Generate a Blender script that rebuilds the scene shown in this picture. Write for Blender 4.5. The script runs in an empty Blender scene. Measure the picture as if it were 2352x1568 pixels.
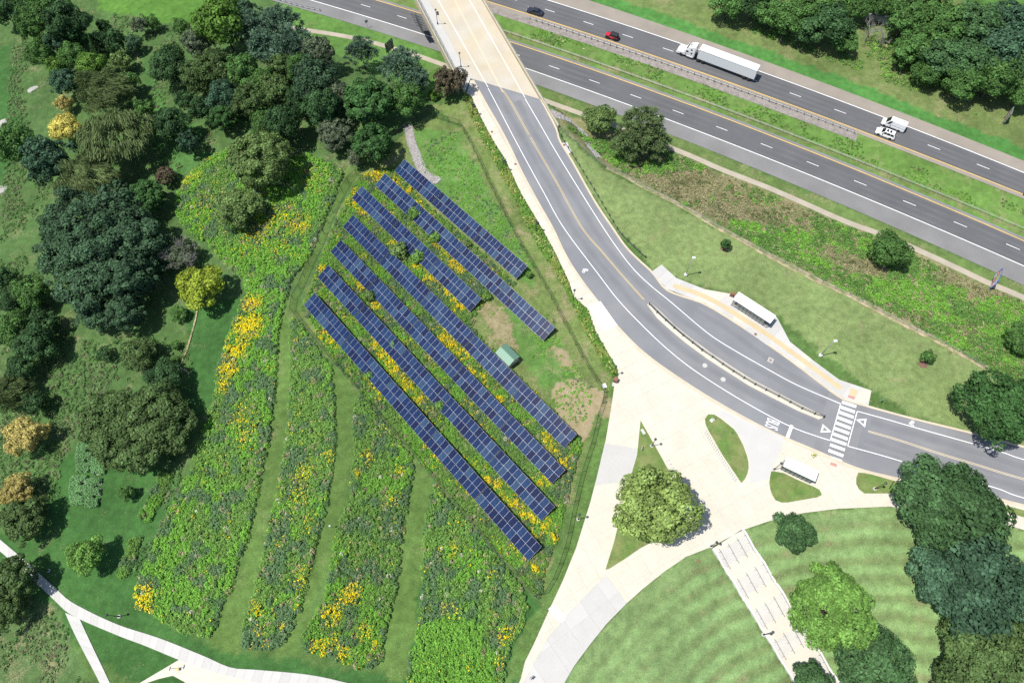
import bpy, bmesh, math, random
import numpy as np
from mathutils import Vector, Matrix

# ------------------------------------------------------------------ camera, sky, sun, exposure
FOC, PX, PY = 1568.0, 1176.0, 784.0          # survey frame 2352 x 1568, focal length in its units
NADX, NADY, CAMZ = 1220.0, 1517.0, 132.0     # point straight below the drone, drone height (m)
UPV = np.array([PX - NADX, NADY - PY, FOC]); UPV /= np.linalg.norm(UPV)
NOV = np.array([0, 1.0, 0]); NOV -= NOV @ UPV * UPV; NOV /= np.linalg.norm(NOV)
EAV = np.cross(NOV, UPV)
ROT = np.stack([EAV, NOV, UPV])              # camera axes -> world
SC = bpy.context.scene
COL = SC.collection
cam = bpy.data.cameras.new('camera'); cam.sensor_width = 36; cam.lens = 24; cam.clip_start = 1; cam.clip_end = 3000
camo = bpy.data.objects.new('camera', cam); COL.objects.link(camo)
camo.matrix_world = Matrix.Translation((0, 0, CAMZ)) @ Matrix([list(r) for r in ROT]).to_4x4()
SC.camera = camo
SUN_AZ, SUN_EL = 13.0, 67.5                  # way the shadows fall, sun height (degrees)
wd = bpy.data.worlds.new('World'); SC.world = wd; wd.use_nodes = True
nt = wd.node_tree; nt.nodes.clear()
sky = nt.nodes.new('ShaderNodeTexSky'); sky.sky_type = 'NISHITA'; sky.sun_disc = False
sky.sun_elevation = math.radians(SUN_EL); sky.sun_rotation = math.radians(257); sky.altitude = 150
bg = nt.nodes.new('ShaderNodeBackground'); bg.inputs[1].default_value = 0.10
wo = nt.nodes.new('ShaderNodeOutputWorld')
nt.links.new(sky.outputs[0], bg.inputs[0]); nt.links.new(bg.outputs[0], wo.inputs[0])
sl = bpy.data.lights.new('sun', 'SUN'); sl.energy = 4.2; sl.angle = math.radians(0.53); sl.color = (1.0, 0.965, 0.90)
so = bpy.data.objects.new('sun', sl); COL.objects.link(so)
_a, _e = math.radians(SUN_AZ), math.radians(SUN_EL)
so.rotation_euler = Vector((math.cos(_a) * math.cos(_e), math.sin(_a) * math.cos(_e), -math.sin(_e))).to_track_quat('-Z', 'Y').to_euler()
so.location = (-60, -20, 160)
SC.view_settings.view_transform = 'Standard'; SC.view_settings.look = 'None'
SC.view_settings.exposure = 0.55; SC.view_settings.gamma = 1.0
SC.render.engine = 'CYCLES'
SC.cycles.max_bounces = 5; SC.cycles.diffuse_bounces = 2; SC.cycles.transparent_max_bounces = 12
SC.cycles.use_denoising = False

# ------------------------------------------------------------------ helpers: survey points and terrain
rng = np.random.default_rng(7); random.seed(7)
def at(px, py, z=0.0):
    d = ROT @ np.array([px - PX, PY - py, -FOC])
    t = (z - CAMZ) / d[2]
    return np.array([d[0] * t, d[1] * t, z])
def ats(pts, z=0.0):
    return np.array([at(p[0], p[1], z) for p in pts])
def smoothstep(t):
    t = np.clip(t, 0, 1); return t * t * (3 - 2 * t)
def seg_dist(X, Y, P):
    """distance to polyline P and the side (positive to its left)"""
    best = np.full(X.shape, 1e9); side = np.zeros(X.shape)
    for (ax, ay), (bx, by) in zip(P[:-1], P[1:]):
        dx, dy = bx - ax, by - ay; L2 = dx * dx + dy * dy + 1e-9
        t = np.clip(((X - ax) * dx + (Y - ay) * dy) / L2, 0, 1)
        ex, ey = X - ax - t * dx, Y - ay - t * dy
        d = np.hypot(ex, ey); m = d < best - 1e-6
        best = np.where(m, d, best); side = np.where(m, np.sign(dx * (Y - ay) - dy * (X - ax)), side)
    return best, side
def inside(X, Y, P):
    r = np.zeros(X.shape, bool); n = len(P)
    for i in range(n):
        x1, y1 = P[i][:2]; x2, y2 = P[(i + 1) % n][:2]
        if y1 == y2: continue
        c = ((y1 > Y) != (y2 > Y)) & (X < (x2 - x1) * (Y - y1) / (y2 - y1) + x1)
        r ^= c
    return r
_NT = np.random.default_rng(3).random((256, 256))
def vnoise(X, Y, scale, seed=0):
    x = np.asarray(X) * scale + seed * 17.3; y = np.asarray(Y) * scale + seed * 9.7
    xi = np.floor(x).astype(int); yi = np.floor(y).astype(int); fx = smoothstep(x - xi); fy = smoothstep(y - yi)
    g = lambda a, b: _NT[a & 255, b & 255]
    return (g(xi, yi) * (1 - fx) + g(xi + 1, yi) * fx) * (1 - fy) + (g(xi, yi + 1) * (1 - fx) + g(xi + 1, yi + 1) * fx) * fy
def fnoise(X, Y, scale, seed=0, o=3):
    s = 0; a = 0.5; t = 0
    for k in range(o):
        s = s + a * vnoise(X, Y, scale * 2 ** k, seed + k * 5); t += a; a *= 0.55
    return s / t

# highway edges (survey points at highway level), smooth curves v(u) in a frame along the highway
HZ = -6.5
HWA = math.radians(-21.0); HU = np.array([math.cos(HWA), math.sin(HWA)]); HV = np.array([-math.sin(HWA), math.cos(HWA)])
def hw_fit(pts, deg=2):
    P = ats(pts, HZ)[:, :2]; return np.polyfit(P @ HU, P @ HV, deg)
SB_EDGE = hw_fit([(748, 43), (888, 72), (1005, 117), (1234, 197), (1349, 237), (1429, 267), (1539, 307), (1764, 395), (1921, 467), (2031, 520), (2081, 522 + 20), (2214, 588), (2352, 649)])
SB_WHITE = hw_fit([(701, 0), (821, 32), (908, 57), (991, 83), (1206, 157), (1353, 207), (1459, 247), (1536, 277), (1676, 330), (1764, 364), (1907, 423), (2024, 472), (2144, 521), (2247, 564), (2352, 609)])
SB_DASH = hw_fit([(837, 13.3), (921.7, 39.3), (1273, 155), (1367, 188.3), (1464.7, 223.7), (1561.7, 260), (1666, 299), (1775.7, 340), (1880, 382), (1990.7, 426.7), (2106, 473.7), (2214, 519.3)])
SB_YEL = hw_fit([(861, 0), (951, 27), (1176, 97), (1319, 148), (1466, 197), (1573, 236), (1764, 309), (1904, 365), (2051, 427), (2197, 487), (2284, 523), (2352, 553)])
SB_IN = SB_YEL + np.array([0, 0, 1.0])
NB_YEL = hw_fit([(1110, 0), (1176, 21), (1323, 70), (1466, 117), (1643, 178), (1764, 220.5), (1897, 272), (2011, 313), (2131, 360), (2352, 448)])
NB_IN = NB_YEL - np.array([0, 0, 1.25])
NB_RAIL = NB_YEL - np.array([0, 0, 1.55])
NB_DASH = hw_fit([(1263.3, 25), (1351.3, 53.3), (1442.3, 84), (1532, 114.7), (1819, 215), (1925.7, 254.3), (2140.7, 336.7), (2254, 381.7)])
NB_WHITE = hw_fit([(1253, 0), (1376, 38), (1476, 70), (1563, 100), (1764, 172.5), (1904, 223), (2027, 268), (2114, 302), (2352, 397)])
NB_EDGE = hw_fit([(1333, 0), (1463, 33), (1606, 80), (1764, 147), (1911, 200), (2031, 247), (2164, 295), (2352, 367)])
CABLE = hw_fit([(1176, 80), (1276, 113), (1349, 140), (1443, 172), (1513, 200), (1609, 233), (1683, 262), (1764, 288), (1834, 318), (1914, 350), (1994, 382), (2077, 415), (2161, 448), (2247, 485), (2307, 510)])
U0, U1 = -230.0, 280.0
def hw_pt(c, u, dv=0.0):
    v = np.polyval(c, np.clip(u, -150, 190)) + dv
    # beyond the surveyed stretch go on straight along the tangent
    der = np.polyder(c)
    v = v + np.where(u > 190, np.polyval(der, 190.) * (u - 190), 0) + np.where(u < -150, np.polyval(der, -150.) * (u + 150), 0)
    return u[..., None] * HU + v[..., None] * HV if isinstance(u, np.ndarray) else u * HU + v * HV
def hw_line(c, u0=U0, u1=U1, step=3.0, dv=0.0):
    u = np.arange(u0, u1 + step, step); return hw_pt(c, u, dv)

# campus edges (all at bridge-deck level z = 0)
WEST = ats([(985, 20), (1060, 215), (1130, 345), (1200, 470), (1300, 690), (1400, 880), (1400, 925), (1380, 1048), (1320, 1258), (1255, 1405), (1190, 1560), (1100, 1760)])[:, :2]
LAWN_EDGE = ats([(1150, 1800), (1230, 1660), (1296, 1568), (1319, 1528), (1356, 1478), (1393, 1432), (1439, 1385), (1476, 1352), (1526, 1312), (1576, 1278), (1632, 1256), (1706, 1217), (1764, 1197), (1844, 1178), (1924, 1168), (2044, 1163), (2311, 1205), (2352, 1217), (2900, 1370)])[:, :2]
ABUT = ats([(1062, 172), (1246, 232)])[:, :2]
CORR = ats([(1062, 172), (1065, 215), (1130, 345), (1200, 470), (1300, 690), (1500, 700), (1440, 565), (1400, 505), (1322, 372), (1290, 300), (1246, 232)])[:, :2]
CORR_C = np.vstack([CORR, CORR[:1]])
_an = ABUT[1] - ABUT[0]; _an = np.array([-_an[1], _an[0]]) / np.linalg.norm(_an)
STAIR_L = ats([(1632, 1257), (1814, 1548)], 0)[:, :2]
def hgt(X, Y):
    X = np.asarray(X, float); Y = np.asarray(Y, float)
    dW, sW = seg_dist(X, Y, WEST)
    q = np.clip(np.where(sW < 0, dW, 0), 0, 130)
    z = -(0.0004 * q * q + 0.035 * q)
    dL, sL = seg_dist(X, Y, LAWN_EDGE)
    q2 = np.clip(np.where(sL < 0, dL, 0), 0, 48)
    z = z - 0.205 * q2 * q2 / (q2 + 0.8)
    U = X * HU[0] + Y * HU[1]; V = X * HV[0] + Y * HV[1]
    Uc = np.clip(U, -150, 190)
    d = np.polyval(SB_EDGE, Uc) - V
    cut = 1 - smoothstep((d - 7.5) / 20.0)
    inC = inside(X, Y, CORR); dC, _ = seg_dist(X, Y, CORR_C)
    along = (X - ABUT[0][0]) * _an[0] + (Y - ABUT[0][1]) * _an[1]
    e = np.where(inC, 0, dC); e = np.where(along > 0, e * 6, e)
    cut = cut * smoothstep((e - 1.0) / 8.0)
    z = z * (1 - cut) + HZ * cut
    dn = V - np.polyval(NB_EDGE, Uc)
    z = np.where(dn > 0, HZ + 0.04 * np.clip(dn - 4, 0, 40), z)
    return z
def gz(x, y): return float(hgt(np.array([x]), np.array([y]))[0])
def gp(px, py, dz=0.0):
    z = -3.0
    for _ in range(14):
        p = at(px, py, z + dz); z = 0.5 * z + 0.5 * gz(p[0], p[1])
    p = at(px, py, z + dz); return np.array([p[0], p[1], z])
def gps(pts, dz=0.0):
    pts = np.asarray(pts, float); z = np.full(len(pts), -3.0)
    D = (np.c_[pts[:, 0] - PX, PY - pts[:, 1], np.full(len(pts), -FOC)]) @ ROT.T
    for _ in range(16):
        t = (z + dz - CAMZ) / D[:, 2]; z = 0.5 * z + 0.5 * hgt(D[:, 0] * t, D[:, 1] * t)
    t = (z + dz - CAMZ) / D[:, 2]
    return np.c_[D[:, 0] * t, D[:, 1] * t, z]
def px_per_m(P):
    return FOC / -((np.asarray(P) - np.array([0, 0, CAMZ])) @ ROT[:, 2])
def resample(P, step, smooth=True):
    P = np.asarray(P, float)
    if smooth and len(P) > 2:
        Q = np.vstack([2 * P[0] - P[1], P, 2 * P[-1] - P[-2]]); out = []
        for i in range(1, len(Q) - 2):
            for t in np.linspace(0, 1, 9)[:-1]:
                a, b, c, d = Q[i - 1], Q[i], Q[i + 1], Q[i + 2]
                out.append(0.5 * ((2 * b) + (-a + c) * t + (2 * a - 5 * b + 4 * c - d) * t * t + (-a + 3 * b - 3 * c + d) * t ** 3))
        out.append(P[-1]); P = np.array(out)
    s = np.r_[0, np.cumsum(np.linalg.norm(np.diff(P, axis=0), axis=1))]
    n = max(2, int(round(s[-1] / step)) + 1); t = np.linspace(0, s[-1], n)
    return np.stack([np.interp(t, s, P[:, k]) for k in range(P.shape[1])], 1)
def normals2(P):
    d = np.gradient(P[:, :2], axis=0); d /= np.linalg.norm(d, axis=1)[:, None] + 1e-9
    return np.stack([-d[:, 1], d[:, 0]], 1)

# ------------------------------------------------------------------ helpers: materials
def new_mat(name):
    m = bpy.data.materials.new(name); m.use_nodes = True
    n = m.node_tree.nodes; b = n['Principled BSDF']; return m, m.node_tree, b
def rgb(c, k=1.0): return (c[0] * k, c[1] * k, c[2] * k, 1)
def surf(name, c, var=0.18, scale=0.35, fine=6.0, fvar=0.12, rough=0.85, c2=None, c2scale=0.12, metal=0.0, spec=0.3, bump=0.0, c2w=0.12):
    """colour with slow patches, fine grain and, if c2 is given, patches of a second colour"""
    m, t, b = new_mat(name); N, L = t.nodes, t.links
    geo = N.new('ShaderNodeNewGeometry')
    def noise(s, det=3):
        x = N.new('ShaderNodeTexNoise'); x.inputs['Scale'].default_value = s; x.inputs['Detail'].default_value = det
        L.new(geo.outputs['Position'], x.inputs['Vector']); return x.outputs[0]
    def ramp(src, lo, hi, a=0.3, z=0.7):
        r = N.new('ShaderNodeMapRange'); r.inputs[1].default_value = a; r.inputs[2].default_value = z
        r.inputs[3].default_value = lo; r.inputs[4].default_value = hi; L.new(src, r.inputs[0]); return r.outputs[0]
    base = N.new('ShaderNodeRGB'); base.outputs[0].default_value = rgb(c); col = base.outputs[0]
    if c2 is not None:
        mx = N.new('ShaderNodeMix'); mx.data_type = 'RGBA'; L.new(ramp(noise(c2scale, 5), 0, 1, 0.5 - c2w, 0.5 + c2w), mx.inputs[0])
        L.new(col, mx.inputs[6]); mx.inputs[7].default_value = rgb(c2); col = mx.outputs[2]
    f = N.new('ShaderNodeMath'); f.operation = 'MULTIPLY'
    L.new(ramp(noise(scale, 4), 1 - var, 1 + var), f.inputs[0]); L.new(ramp(noise(fine, 2), 1 - fvar, 1 + fvar), f.inputs[1])
    v = N.new('ShaderNodeVectorMath'); v.operation = 'SCALE'; L.new(col, v.inputs[0]); L.new(f.outputs[0], v.inputs['Scale'])
    L.new(v.outputs[0], b.inputs['Base Color'])
    b.inputs['Roughness'].default_value = rough; b.inputs['Metallic'].default_value = metal; b.inputs['Specular IOR Level'].default_value = spec
    if bump:
        bp = N.new('ShaderNodeBump'); bp.inputs['Strength'].default_value = bump; bp.inputs['Distance'].default_value = 0.1
        L.new(noise(fine * 0.6, 4), bp.inputs['Height']); L.new(bp.outputs[0], b.inputs['Normal'])
    return m
def plain(name, c, rough=0.5, metal=0.0, spec=0.5, coat=0.0):
    m, t, b = new_mat(name); N, L = t.nodes, t.links
    x = N.new('ShaderNodeTexNoise'); x.inputs['Scale'].default_value = 3.0
    o = N.new('ShaderNodeTexCoord'); L.new(o.outputs['Object'], x.inputs['Vector'])
    r = N.new('ShaderNodeMapRange'); r.inputs[3].default_value = 0.9; r.inputs[4].default_value = 1.08; L.new(x.outputs[0], r.inputs[0])
    v = N.new('ShaderNodeVectorMath'); v.operation = 'SCALE'; v.inputs[0].default_value = c[:3]; L.new(r.outputs[0], v.inputs['Scale'])
    L.new(v.outputs[0], b.inputs['Base Color'])
    b.inputs['Roughness'].default_value = rough; b.inputs['Metallic'].default_value = metal; b.inputs['Specular IOR Level'].default_value = spec
    b.inputs['Coat Weight'].default_value = coat
    return m
def leafy(name, attr=True, c=(0.08, 0.14, 0.03), trans=0.22, vary=0.45):
    """foliage: attribute or flat colour, each leaf a little different, some light through it"""
    m, t, b = new_mat(name); N, L = t.nodes, t.links
    geo = N.new('ShaderNodeNewGeometry'); oi = N.new('ShaderNodeObjectInfo')
    if attr:
        a = N.new('ShaderNodeAttribute'); a.attribute_name = 'col'; col = a.outputs['Color']
    else:
        a = N.new('ShaderNodeAttribute'); a.attribute_name = 'col'
        q = N.new('ShaderNodeMix'); q.data_type = 'RGBA'; q.blend_type = 'MULTIPLY'; q.inputs[0].default_value = 1.0; q.inputs[6].default_value = rgb(c)
        L.new(a.outputs['Color'], q.inputs[7]); col = q.outputs[2]
    r = N.new('ShaderNodeMapRange'); r.inputs[3].default_value = 1 - vary; r.inputs[4].default_value = 1 + vary
    L.new(geo.outputs['Random Per Island'], r.inputs[0])
    r2 = N.new('ShaderNodeMapRange'); r2.inputs[3].default_value = 0.85; r2.inputs[4].default_value = 1.15; L.new(oi.outputs['Random'], r2.inputs[0])
    mm = N.new('ShaderNodeMath'); mm.operation = 'MULTIPLY'; L.new(r.outputs[0], mm.inputs[0]); L.new(r2.outputs[0], mm.inputs[1])
    v = N.new('ShaderNodeVectorMath'); v.operation = 'SCALE'; L.new(col, v.inputs[0]); L.new(mm.outputs[0], v.inputs['Scale'])
    L.new(v.outputs[0], b.inputs['Base Color']); b.inputs['Roughness'].default_value = 0.6; b.inputs['Specular IOR Level'].default_value = 0.07
    tr = N.new('ShaderNodeBsdfTranslucent'); L.new(v.outputs[0], tr.inputs[0])
    mx = N.new('ShaderNodeMixShader'); mx.inputs[0].default_value = trans
    out = N['Material Output']; L.new(b.outputs[0], mx.inputs[1]); L.new(tr.outputs[0], mx.inputs[2]); L.new(mx.outputs[0], out.inputs[0])
    return m
def mesh_screen(name, c, cover):
    """woven wire seen from far off: partly see-through"""
    m, t, b = new_mat(name); N, L = t.nodes, t.links
    b.inputs['Base Color'].default_value = rgb(c); b.inputs['Roughness'].default_value = 0.6
    tr = N.new('ShaderNodeBsdfTransparent'); mx = N.new('ShaderNodeMixShader'); mx.inputs[0].default_value = cover
    L.new(tr.outputs[0], mx.inputs[1]); L.new(b.outputs[0], mx.inputs[2]); L.new(mx.outputs[0], N['Material Output'].inputs[0])
    return m

# ------------------------------------------------------------------ helpers: objects and meshes
def tag(o, label=None, cat=None, group=None, kind=None):
    if label: o['label'] = label
    if cat: o['category'] = cat
    if group: o['group'] = group
    if kind: o['kind'] = kind
    return o
def link(name, me, mat=None, parent=None, loc=None, rotz=0.0):
    o = bpy.data.objects.new(name, me); COL.objects.link(o)
    if mat is not None and me is not None and not me.materials: me.materials.append(mat)
    if parent is not None: o.parent = parent
    if loc is not None: o.location = tuple(loc)
    if rotz: o.rotation_euler = (0, 0, rotz)
    return o
def thing(name, label, cat, loc=(0, 0, 0), rotz=0.0, group=None):
    o = link(name, None, loc=loc, rotz=rotz); o.empty_display_size = 0.3
    return tag(o, label, cat, group)
def mesh_from(name, V, Fs):
    me = bpy.data.meshes.new(name); me.from_pydata([tuple(map(float, v)) for v in V], [], [tuple(map(int, f)) for f in Fs]); me.update(); return me
class MB:
    """collects shapes into one mesh"""
    def __init__(s): s.v = []; s.f = []
    def add(s, V, Fs):
        n = len(s.v); s.v += [tuple(map(float, p)) for p in V]; s.f += [tuple(int(i) + n for i in f) for f in Fs]; return s
    def box(s, x0, x1, y0, y1, z0, z1):
        return s.add([(x0, y0, z0), (x1, y0, z0), (x1, y1, z0), (x0, y1, z0), (x0, y0, z1), (x1, y0, z1), (x1, y1, z1), (x0, y1, z1)],
                     [(0, 3, 2, 1), (4, 5, 6, 7), (0, 1, 5, 4), (1, 2, 6, 5), (2, 3, 7, 6), (3, 0, 4, 7)])
    def bar(s, a, b, w, h=None):
        a = Vector(a); b = Vector(b); h = h or w; d = (b - a).normalized()
        u = d.cross(Vector((0, 0, 1)))
        u = Vector((1, 0, 0)) if u.length < 1e-4 else u.normalized()
        k = u.cross(d).normalized(); P = []
        for e in (a, b):
            for su, sk in ((-1, -1), (1, -1), (1, 1), (-1, 1)): P.append(e + u * (su * w / 2) + k * (sk * h / 2))
        return s.add(P, [(0, 3, 2, 1), (4, 5, 6, 7), (0, 1, 5, 4), (1, 2, 6, 5), (2, 3, 7, 6), (3, 0, 4, 7)])
    def tube(s, pts, rs, n=6, cap=True):
        pts = [Vector(p) for p in pts]
        if not hasattr(rs, '__len__'): rs = [rs] * len(pts)
        V = []; Fs = []
        for i, p in enumerate(pts):
            d = (pts[min(i + 1, len(pts) - 1)] - pts[max(i - 1, 0)]).normalized()
            u = d.cross(Vector((0, 0, 1))); u = Vector((1, 0, 0)) if u.length < 1e-3 else u.normalized(); k = d.cross(u)
            for j in range(n):
                a = 2 * math.pi * j / n; V.append(p + (u * math.cos(a) + k * math.sin(a)) * rs[i])
        for i in range(len(pts) - 1):
            for j in range(n): Fs.append((i * n + j, i * n + (j + 1) % n, (i + 1) * n + (j + 1) % n, (i + 1) * n + j))
        if cap: Fs += [tuple(range(n))[::-1], tuple(range((len(pts) - 1) * n, len(pts) * n))]
        return s.add(V, Fs)
    def lathe(s, prof, n=12, c=(0, 0, 0)):
        V = []; Fs = []
        for r, z in prof:
            for j in range(n):
                a = 2 * math.pi * j / n; V.append((c[0] + r * math.cos(a), c[1] + r * math.sin(a), c[2] + z))
        for i in range(len(prof) - 1):
            for j in range(n): Fs.append((i * n + j, i * n + (j + 1) % n, (i + 1) * n + (j + 1) % n, (i + 1) * n + j))
        Fs += [tuple(range(n))[::-1], tuple(range((len(prof) - 1) * n, len(prof) * n))]
        return s.add(V, Fs)
    def loft(s, rings, cap=True):
        n = len(rings[0]); V = [p for r in rings for p in r]; Fs = []
        for i in range(len(rings) - 1):
            for j in range(n): Fs.append((i * n + j, i * n + (j + 1) % n, (i + 1) * n + (j + 1) % n, (i + 1) * n + j))
        if cap: Fs += [tuple(range(n))[::-1], tuple(range((len(rings) - 1) * n, len(rings) * n))]
        return s.add(V, Fs)
    def quad(s, a, b, c, d, th=0.0, nrm=None):
        if not th: return s.add([a, b, c, d], [(0, 1, 2, 3)])
        n = nrm or (Vector(b) - Vector(a)).cross(Vector(d) - Vector(a)).normalized()
        t = [Vector(p) + n * th for p in (a, b, c, d)]
        return s.add([a, b, c, d] + t, [(3, 2, 1, 0), (4, 5, 6, 7), (0, 1, 5, 4), (1, 2, 6, 5), (2, 3, 7, 6), (3, 0, 4, 7)])
    def mesh(s, name, smooth=False):
        me = mesh_from(name, s.v, s.f)
        bm = bmesh.new(); bm.from_mesh(me); bmesh.ops.recalc_face_normals(bm, faces=bm.faces); bm.to_mesh(me); bm.free()
        if smooth: me.shade_smooth()
        return me
    def obj(s, name, mat, parent=None, loc=None, rotz=0.0, smooth=False, bevel=0.0):
        o = link(name, s.mesh(name, smooth), mat, parent, loc, rotz)
        if bevel:
            b = o.modifiers.new('bevel', 'BEVEL'); b.width = bevel; b.segments = 2; b.limit_method = 'ANGLE'
        return o
def tessellate(bm, vs):
    from mathutils.geometry import tessellate_polygon
    for t in tessellate_polygon([[Vector((v.co.x, v.co.y, 0)) for v in vs]]):
        try: bm.faces.new([vs[i] for i in t])
        except ValueError: pass
def poly_mesh(name, P, z, depth=0.4):
    """flat polygon at z with skirts going down"""
    bm = bmesh.new(); vs = [bm.verts.new((p[0], p[1], z)) for p in P]
    f = bm.faces.new(vs); f.normal_update()
    if f.normal.z < 0: f.normal_flip()
    if depth:
        lo = [bm.verts.new((p[0], p[1], z - depth)) for p in P]; n = len(P)
        for i in range(n): bm.faces.new((vs[i], vs[(i + 1) % n], lo[(i + 1) % n], lo[i]))
    bm.faces.remove(f); tessellate(bm, vs)
    for g in bm.faces:
        g.normal_update()
        if g.normal.z < -0.5: g.normal_flip()
    me = bpy.data.meshes.new(name); bm.to_mesh(me); bm.free(); return me
def sheet(name, P, z, mat, kind='structure', depth=0.4, parent=None, label=None, cat=None):
    o = link(name, poly_mesh(name, P, z, depth), mat, parent)
    if parent is None: tag(o, label, cat, kind=kind)
    return o
def strip_mesh(name, P, half_l, half_r, z=None, dz=0.05, skirt=0.3, cross=2):
    """ribbon along P; z None = laid on the terrain"""
    n = normals2(P); rows = []; ts = np.linspace(0, 1, cross)
    for t in ts: rows.append(P[:, :2] + n * (half_l * (1 - t) - half_r * t)[:, None] if hasattr(half_l, '__len__') else P[:, :2] + n * (half_l * (1 - t) - half_r * t))
    Z = [hgt(r[:, 0], r[:, 1]) + dz if z is None else np.full(len(r), float(z)) for r in rows]
    if skirt:
        rows = [rows[0]] + rows + [rows[-1]]; Z = [Z[0] - skirt] + Z + [Z[-1] - skirt]
    m = len(rows); k = len(P); V = []; Fs = []
    for i in range(k):
        for j in range(m): V.append((rows[j][i, 0], rows[j][i, 1], Z[j][i]))
    for i in range(k - 1):
        for j in range(m - 1): Fs.append((i * m + j, i * m + j + 1, (i + 1) * m + j + 1, (i + 1) * m + j))
    return mesh_from(name, V, Fs)
def strip(name, P, w, mat, z=None, dz=0.05, skirt=0.3, cross=2, parent=None, kind='structure', label=None, cat=None):
    o = link(name, strip_mesh(name, P, w / 2, w / 2, z, dz, skirt, cross), mat, parent)
    if parent is None: tag(o, label, cat, kind=kind)
    return o
def quads_mesh(name, C, T1, T2, colr, smooth=False):
    """many loose four-cornered leaves: centres, half axes, colours"""
    n = len(C); V = np.empty((n, 4, 3), np.float32)
    V[:, 0] = C - T1 - T2; V[:, 1] = C + T1 - T2; V[:, 2] = C + T1 + T2; V[:, 3] = C - T1 + T2
    me = bpy.data.meshes.new(name); me.vertices.add(4 * n); me.vertices.foreach_set('co', V.ravel())
    me.loops.add(4 * n); me.loops.foreach_set('vertex_index', np.arange(4 * n, dtype=np.int32))
    me.polygons.add(n); me.polygons.foreach_set('loop_start', np.arange(0, 4 * n, 4, dtype=np.int32))
    try: me.polygons.foreach_set('loop_total', np.full(n, 4, np.int32))
    except Exception: pass
    if colr is not None:
        ca = me.color_attributes.new('col', 'FLOAT_COLOR', 'POINT')
        ca.data.foreach_set('color', np.repeat(np.c_[colr, np.ones(n)], 4, axis=0).astype(np.float32).ravel())
    me.update(); me.validate(); return me
def unit(v): return v / (np.linalg.norm(v, axis=1)[:, None] + 1e-9)
def rdir(n, r=rng): return unit(r.normal(size=(n, 3)))
def leaf_axes(nrm, la, lb, r=rng):
    t = unit(np.cross(nrm, rdir(len(nrm), r))); b = np.cross(nrm, t)
    return t * np.asarray(la).reshape(-1, 1), b * np.asarray(lb).reshape(-1, 1)
def copy_tree(o, loc=None, rotz=None, parent=None):
    c = o.copy(); COL.objects.link(c); c.parent = parent
    if loc is not None: c.location = tuple(loc)
    if rotz is not None: c.rotation_euler = (0, 0, rotz)
    for ch in o.children: copy_tree(ch, parent=c)
    return c
# ------------------------------------------------------------------ materials of the setting
M = {}
M['conc'] = surf('plaza_concrete', (0.50, 0.465, 0.385), var=0.05, scale=0.25, fine=3, fvar=0.05, rough=0.9)
M['conc_g'] = surf('grey_concrete', (0.42, 0.41, 0.385), var=0.03, scale=0.3, fine=3, fvar=0.03, rough=0.9)
M['conc_w'] = surf('new_white_concrete', (0.60, 0.59, 0.56), var=0.03, fvar=0.04, rough=0.9)
M['conc_t'] = surf('tan_kerb_concrete', (0.48, 0.42, 0.32), var=0.08, scale=0.5, fvar=0.08, rough=0.9)
M['conc_y'] = surf('buff_paver', (0.47, 0.38, 0.23), var=0.06, fvar=0.08, rough=0.9)
M['conc_r'] = surf('red_ramp', (0.42, 0.22, 0.18), var=0.06, fvar=0.1, rough=0.9)
M['joint'] = surf('joint_base', (0.40, 0.375, 0.32), rough=0.95)
M['deck'] = surf('deck_concrete', (0.45, 0.39, 0.285), var=0.07, scale=0.2, fine=4, fvar=0.06, rough=0.9, c2=(0.42, 0.385, 0.32), c2scale=0.1)
M['fascia'] = surf('fascia_concrete', (0.42, 0.37, 0.27), var=0.1, rough=0.9)
M['asph'] = surf('road_asphalt', (0.20, 0.202, 0.208), var=0.1, scale=0.12, fine=9, fvar=0.12, rough=0.85, c2=(0.175, 0.178, 0.190), c2scale=0.07)
M['asph_l'] = surf('asphalt_patch', (0.19, 0.19, 0.195), var=0.08, fine=9, fvar=0.12, rough=0.88)
M['hwy'] = surf('highway_asphalt', (0.098, 0.099, 0.103), var=0.10, scale=0.1, fine=8, fvar=0.15, rough=0.8)
M['hwy_wear'] = surf('highway_wheel_wear', (0.108, 0.108, 0.111), var=0.1, scale=0.2, fine=8, fvar=0.14, rough=0.85)
M['shoulder'] = surf('shoulder_asphalt', (0.190, 0.188, 0.186), var=0.10, scale=0.15, fine=8, fvar=0.14, rough=0.9, c2=(0.17, 0.168, 0.166))
M['shoulder_t'] = surf('tan_shoulder', (0.245, 0.215, 0.18), var=0.1, scale=0.2, fine=6, fvar=0.12, rough=0.9)
M['white'] = surf('white_road_paint', (0.72, 0.72, 0.70), var=0.06, fine=5, fvar=0.14, rough=0.7)
M['yellow'] = surf('yellow_road_paint', (0.64, 0.42, 0.10), var=0.06, fine=5, fvar=0.14, rough=0.7)
M['yellow_r'] = surf('campus_yellow_paint', (0.62, 0.47, 0.18), var=0.06, fvar=0.12, rough=0.75)
M['cream_l'] = surf('worn_centre_paint', (0.60, 0.50, 0.33), var=0.06, fvar=0.1, rough=0.8)
M['gravel'] = surf('gravel_bed', (0.23, 0.205, 0.185), var=0.2, scale=0.8, fine=7, fvar=0.35, rough=0.95, bump=0.4)
M['dirt'] = surf('bare_dirt', (0.36, 0.29, 0.19), var=0.2, scale=0.6, fine=5, fvar=0.25, rough=0.95, c2=(0.17, 0.19, 0.07), c2scale=0.7)
M['trail'] = surf('trail_surface', (0.34, 0.30, 0.235), var=0.1, fvar=0.12, rough=0.95)
M['lawn'] = surf('island_lawn', (0.105, 0.175, 0.045), var=0.16, scale=0.5, fine=7, fvar=0.25, rough=0.95, c2=(0.165, 0.19, 0.07), c2scale=0.35, spec=0.1)
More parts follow.
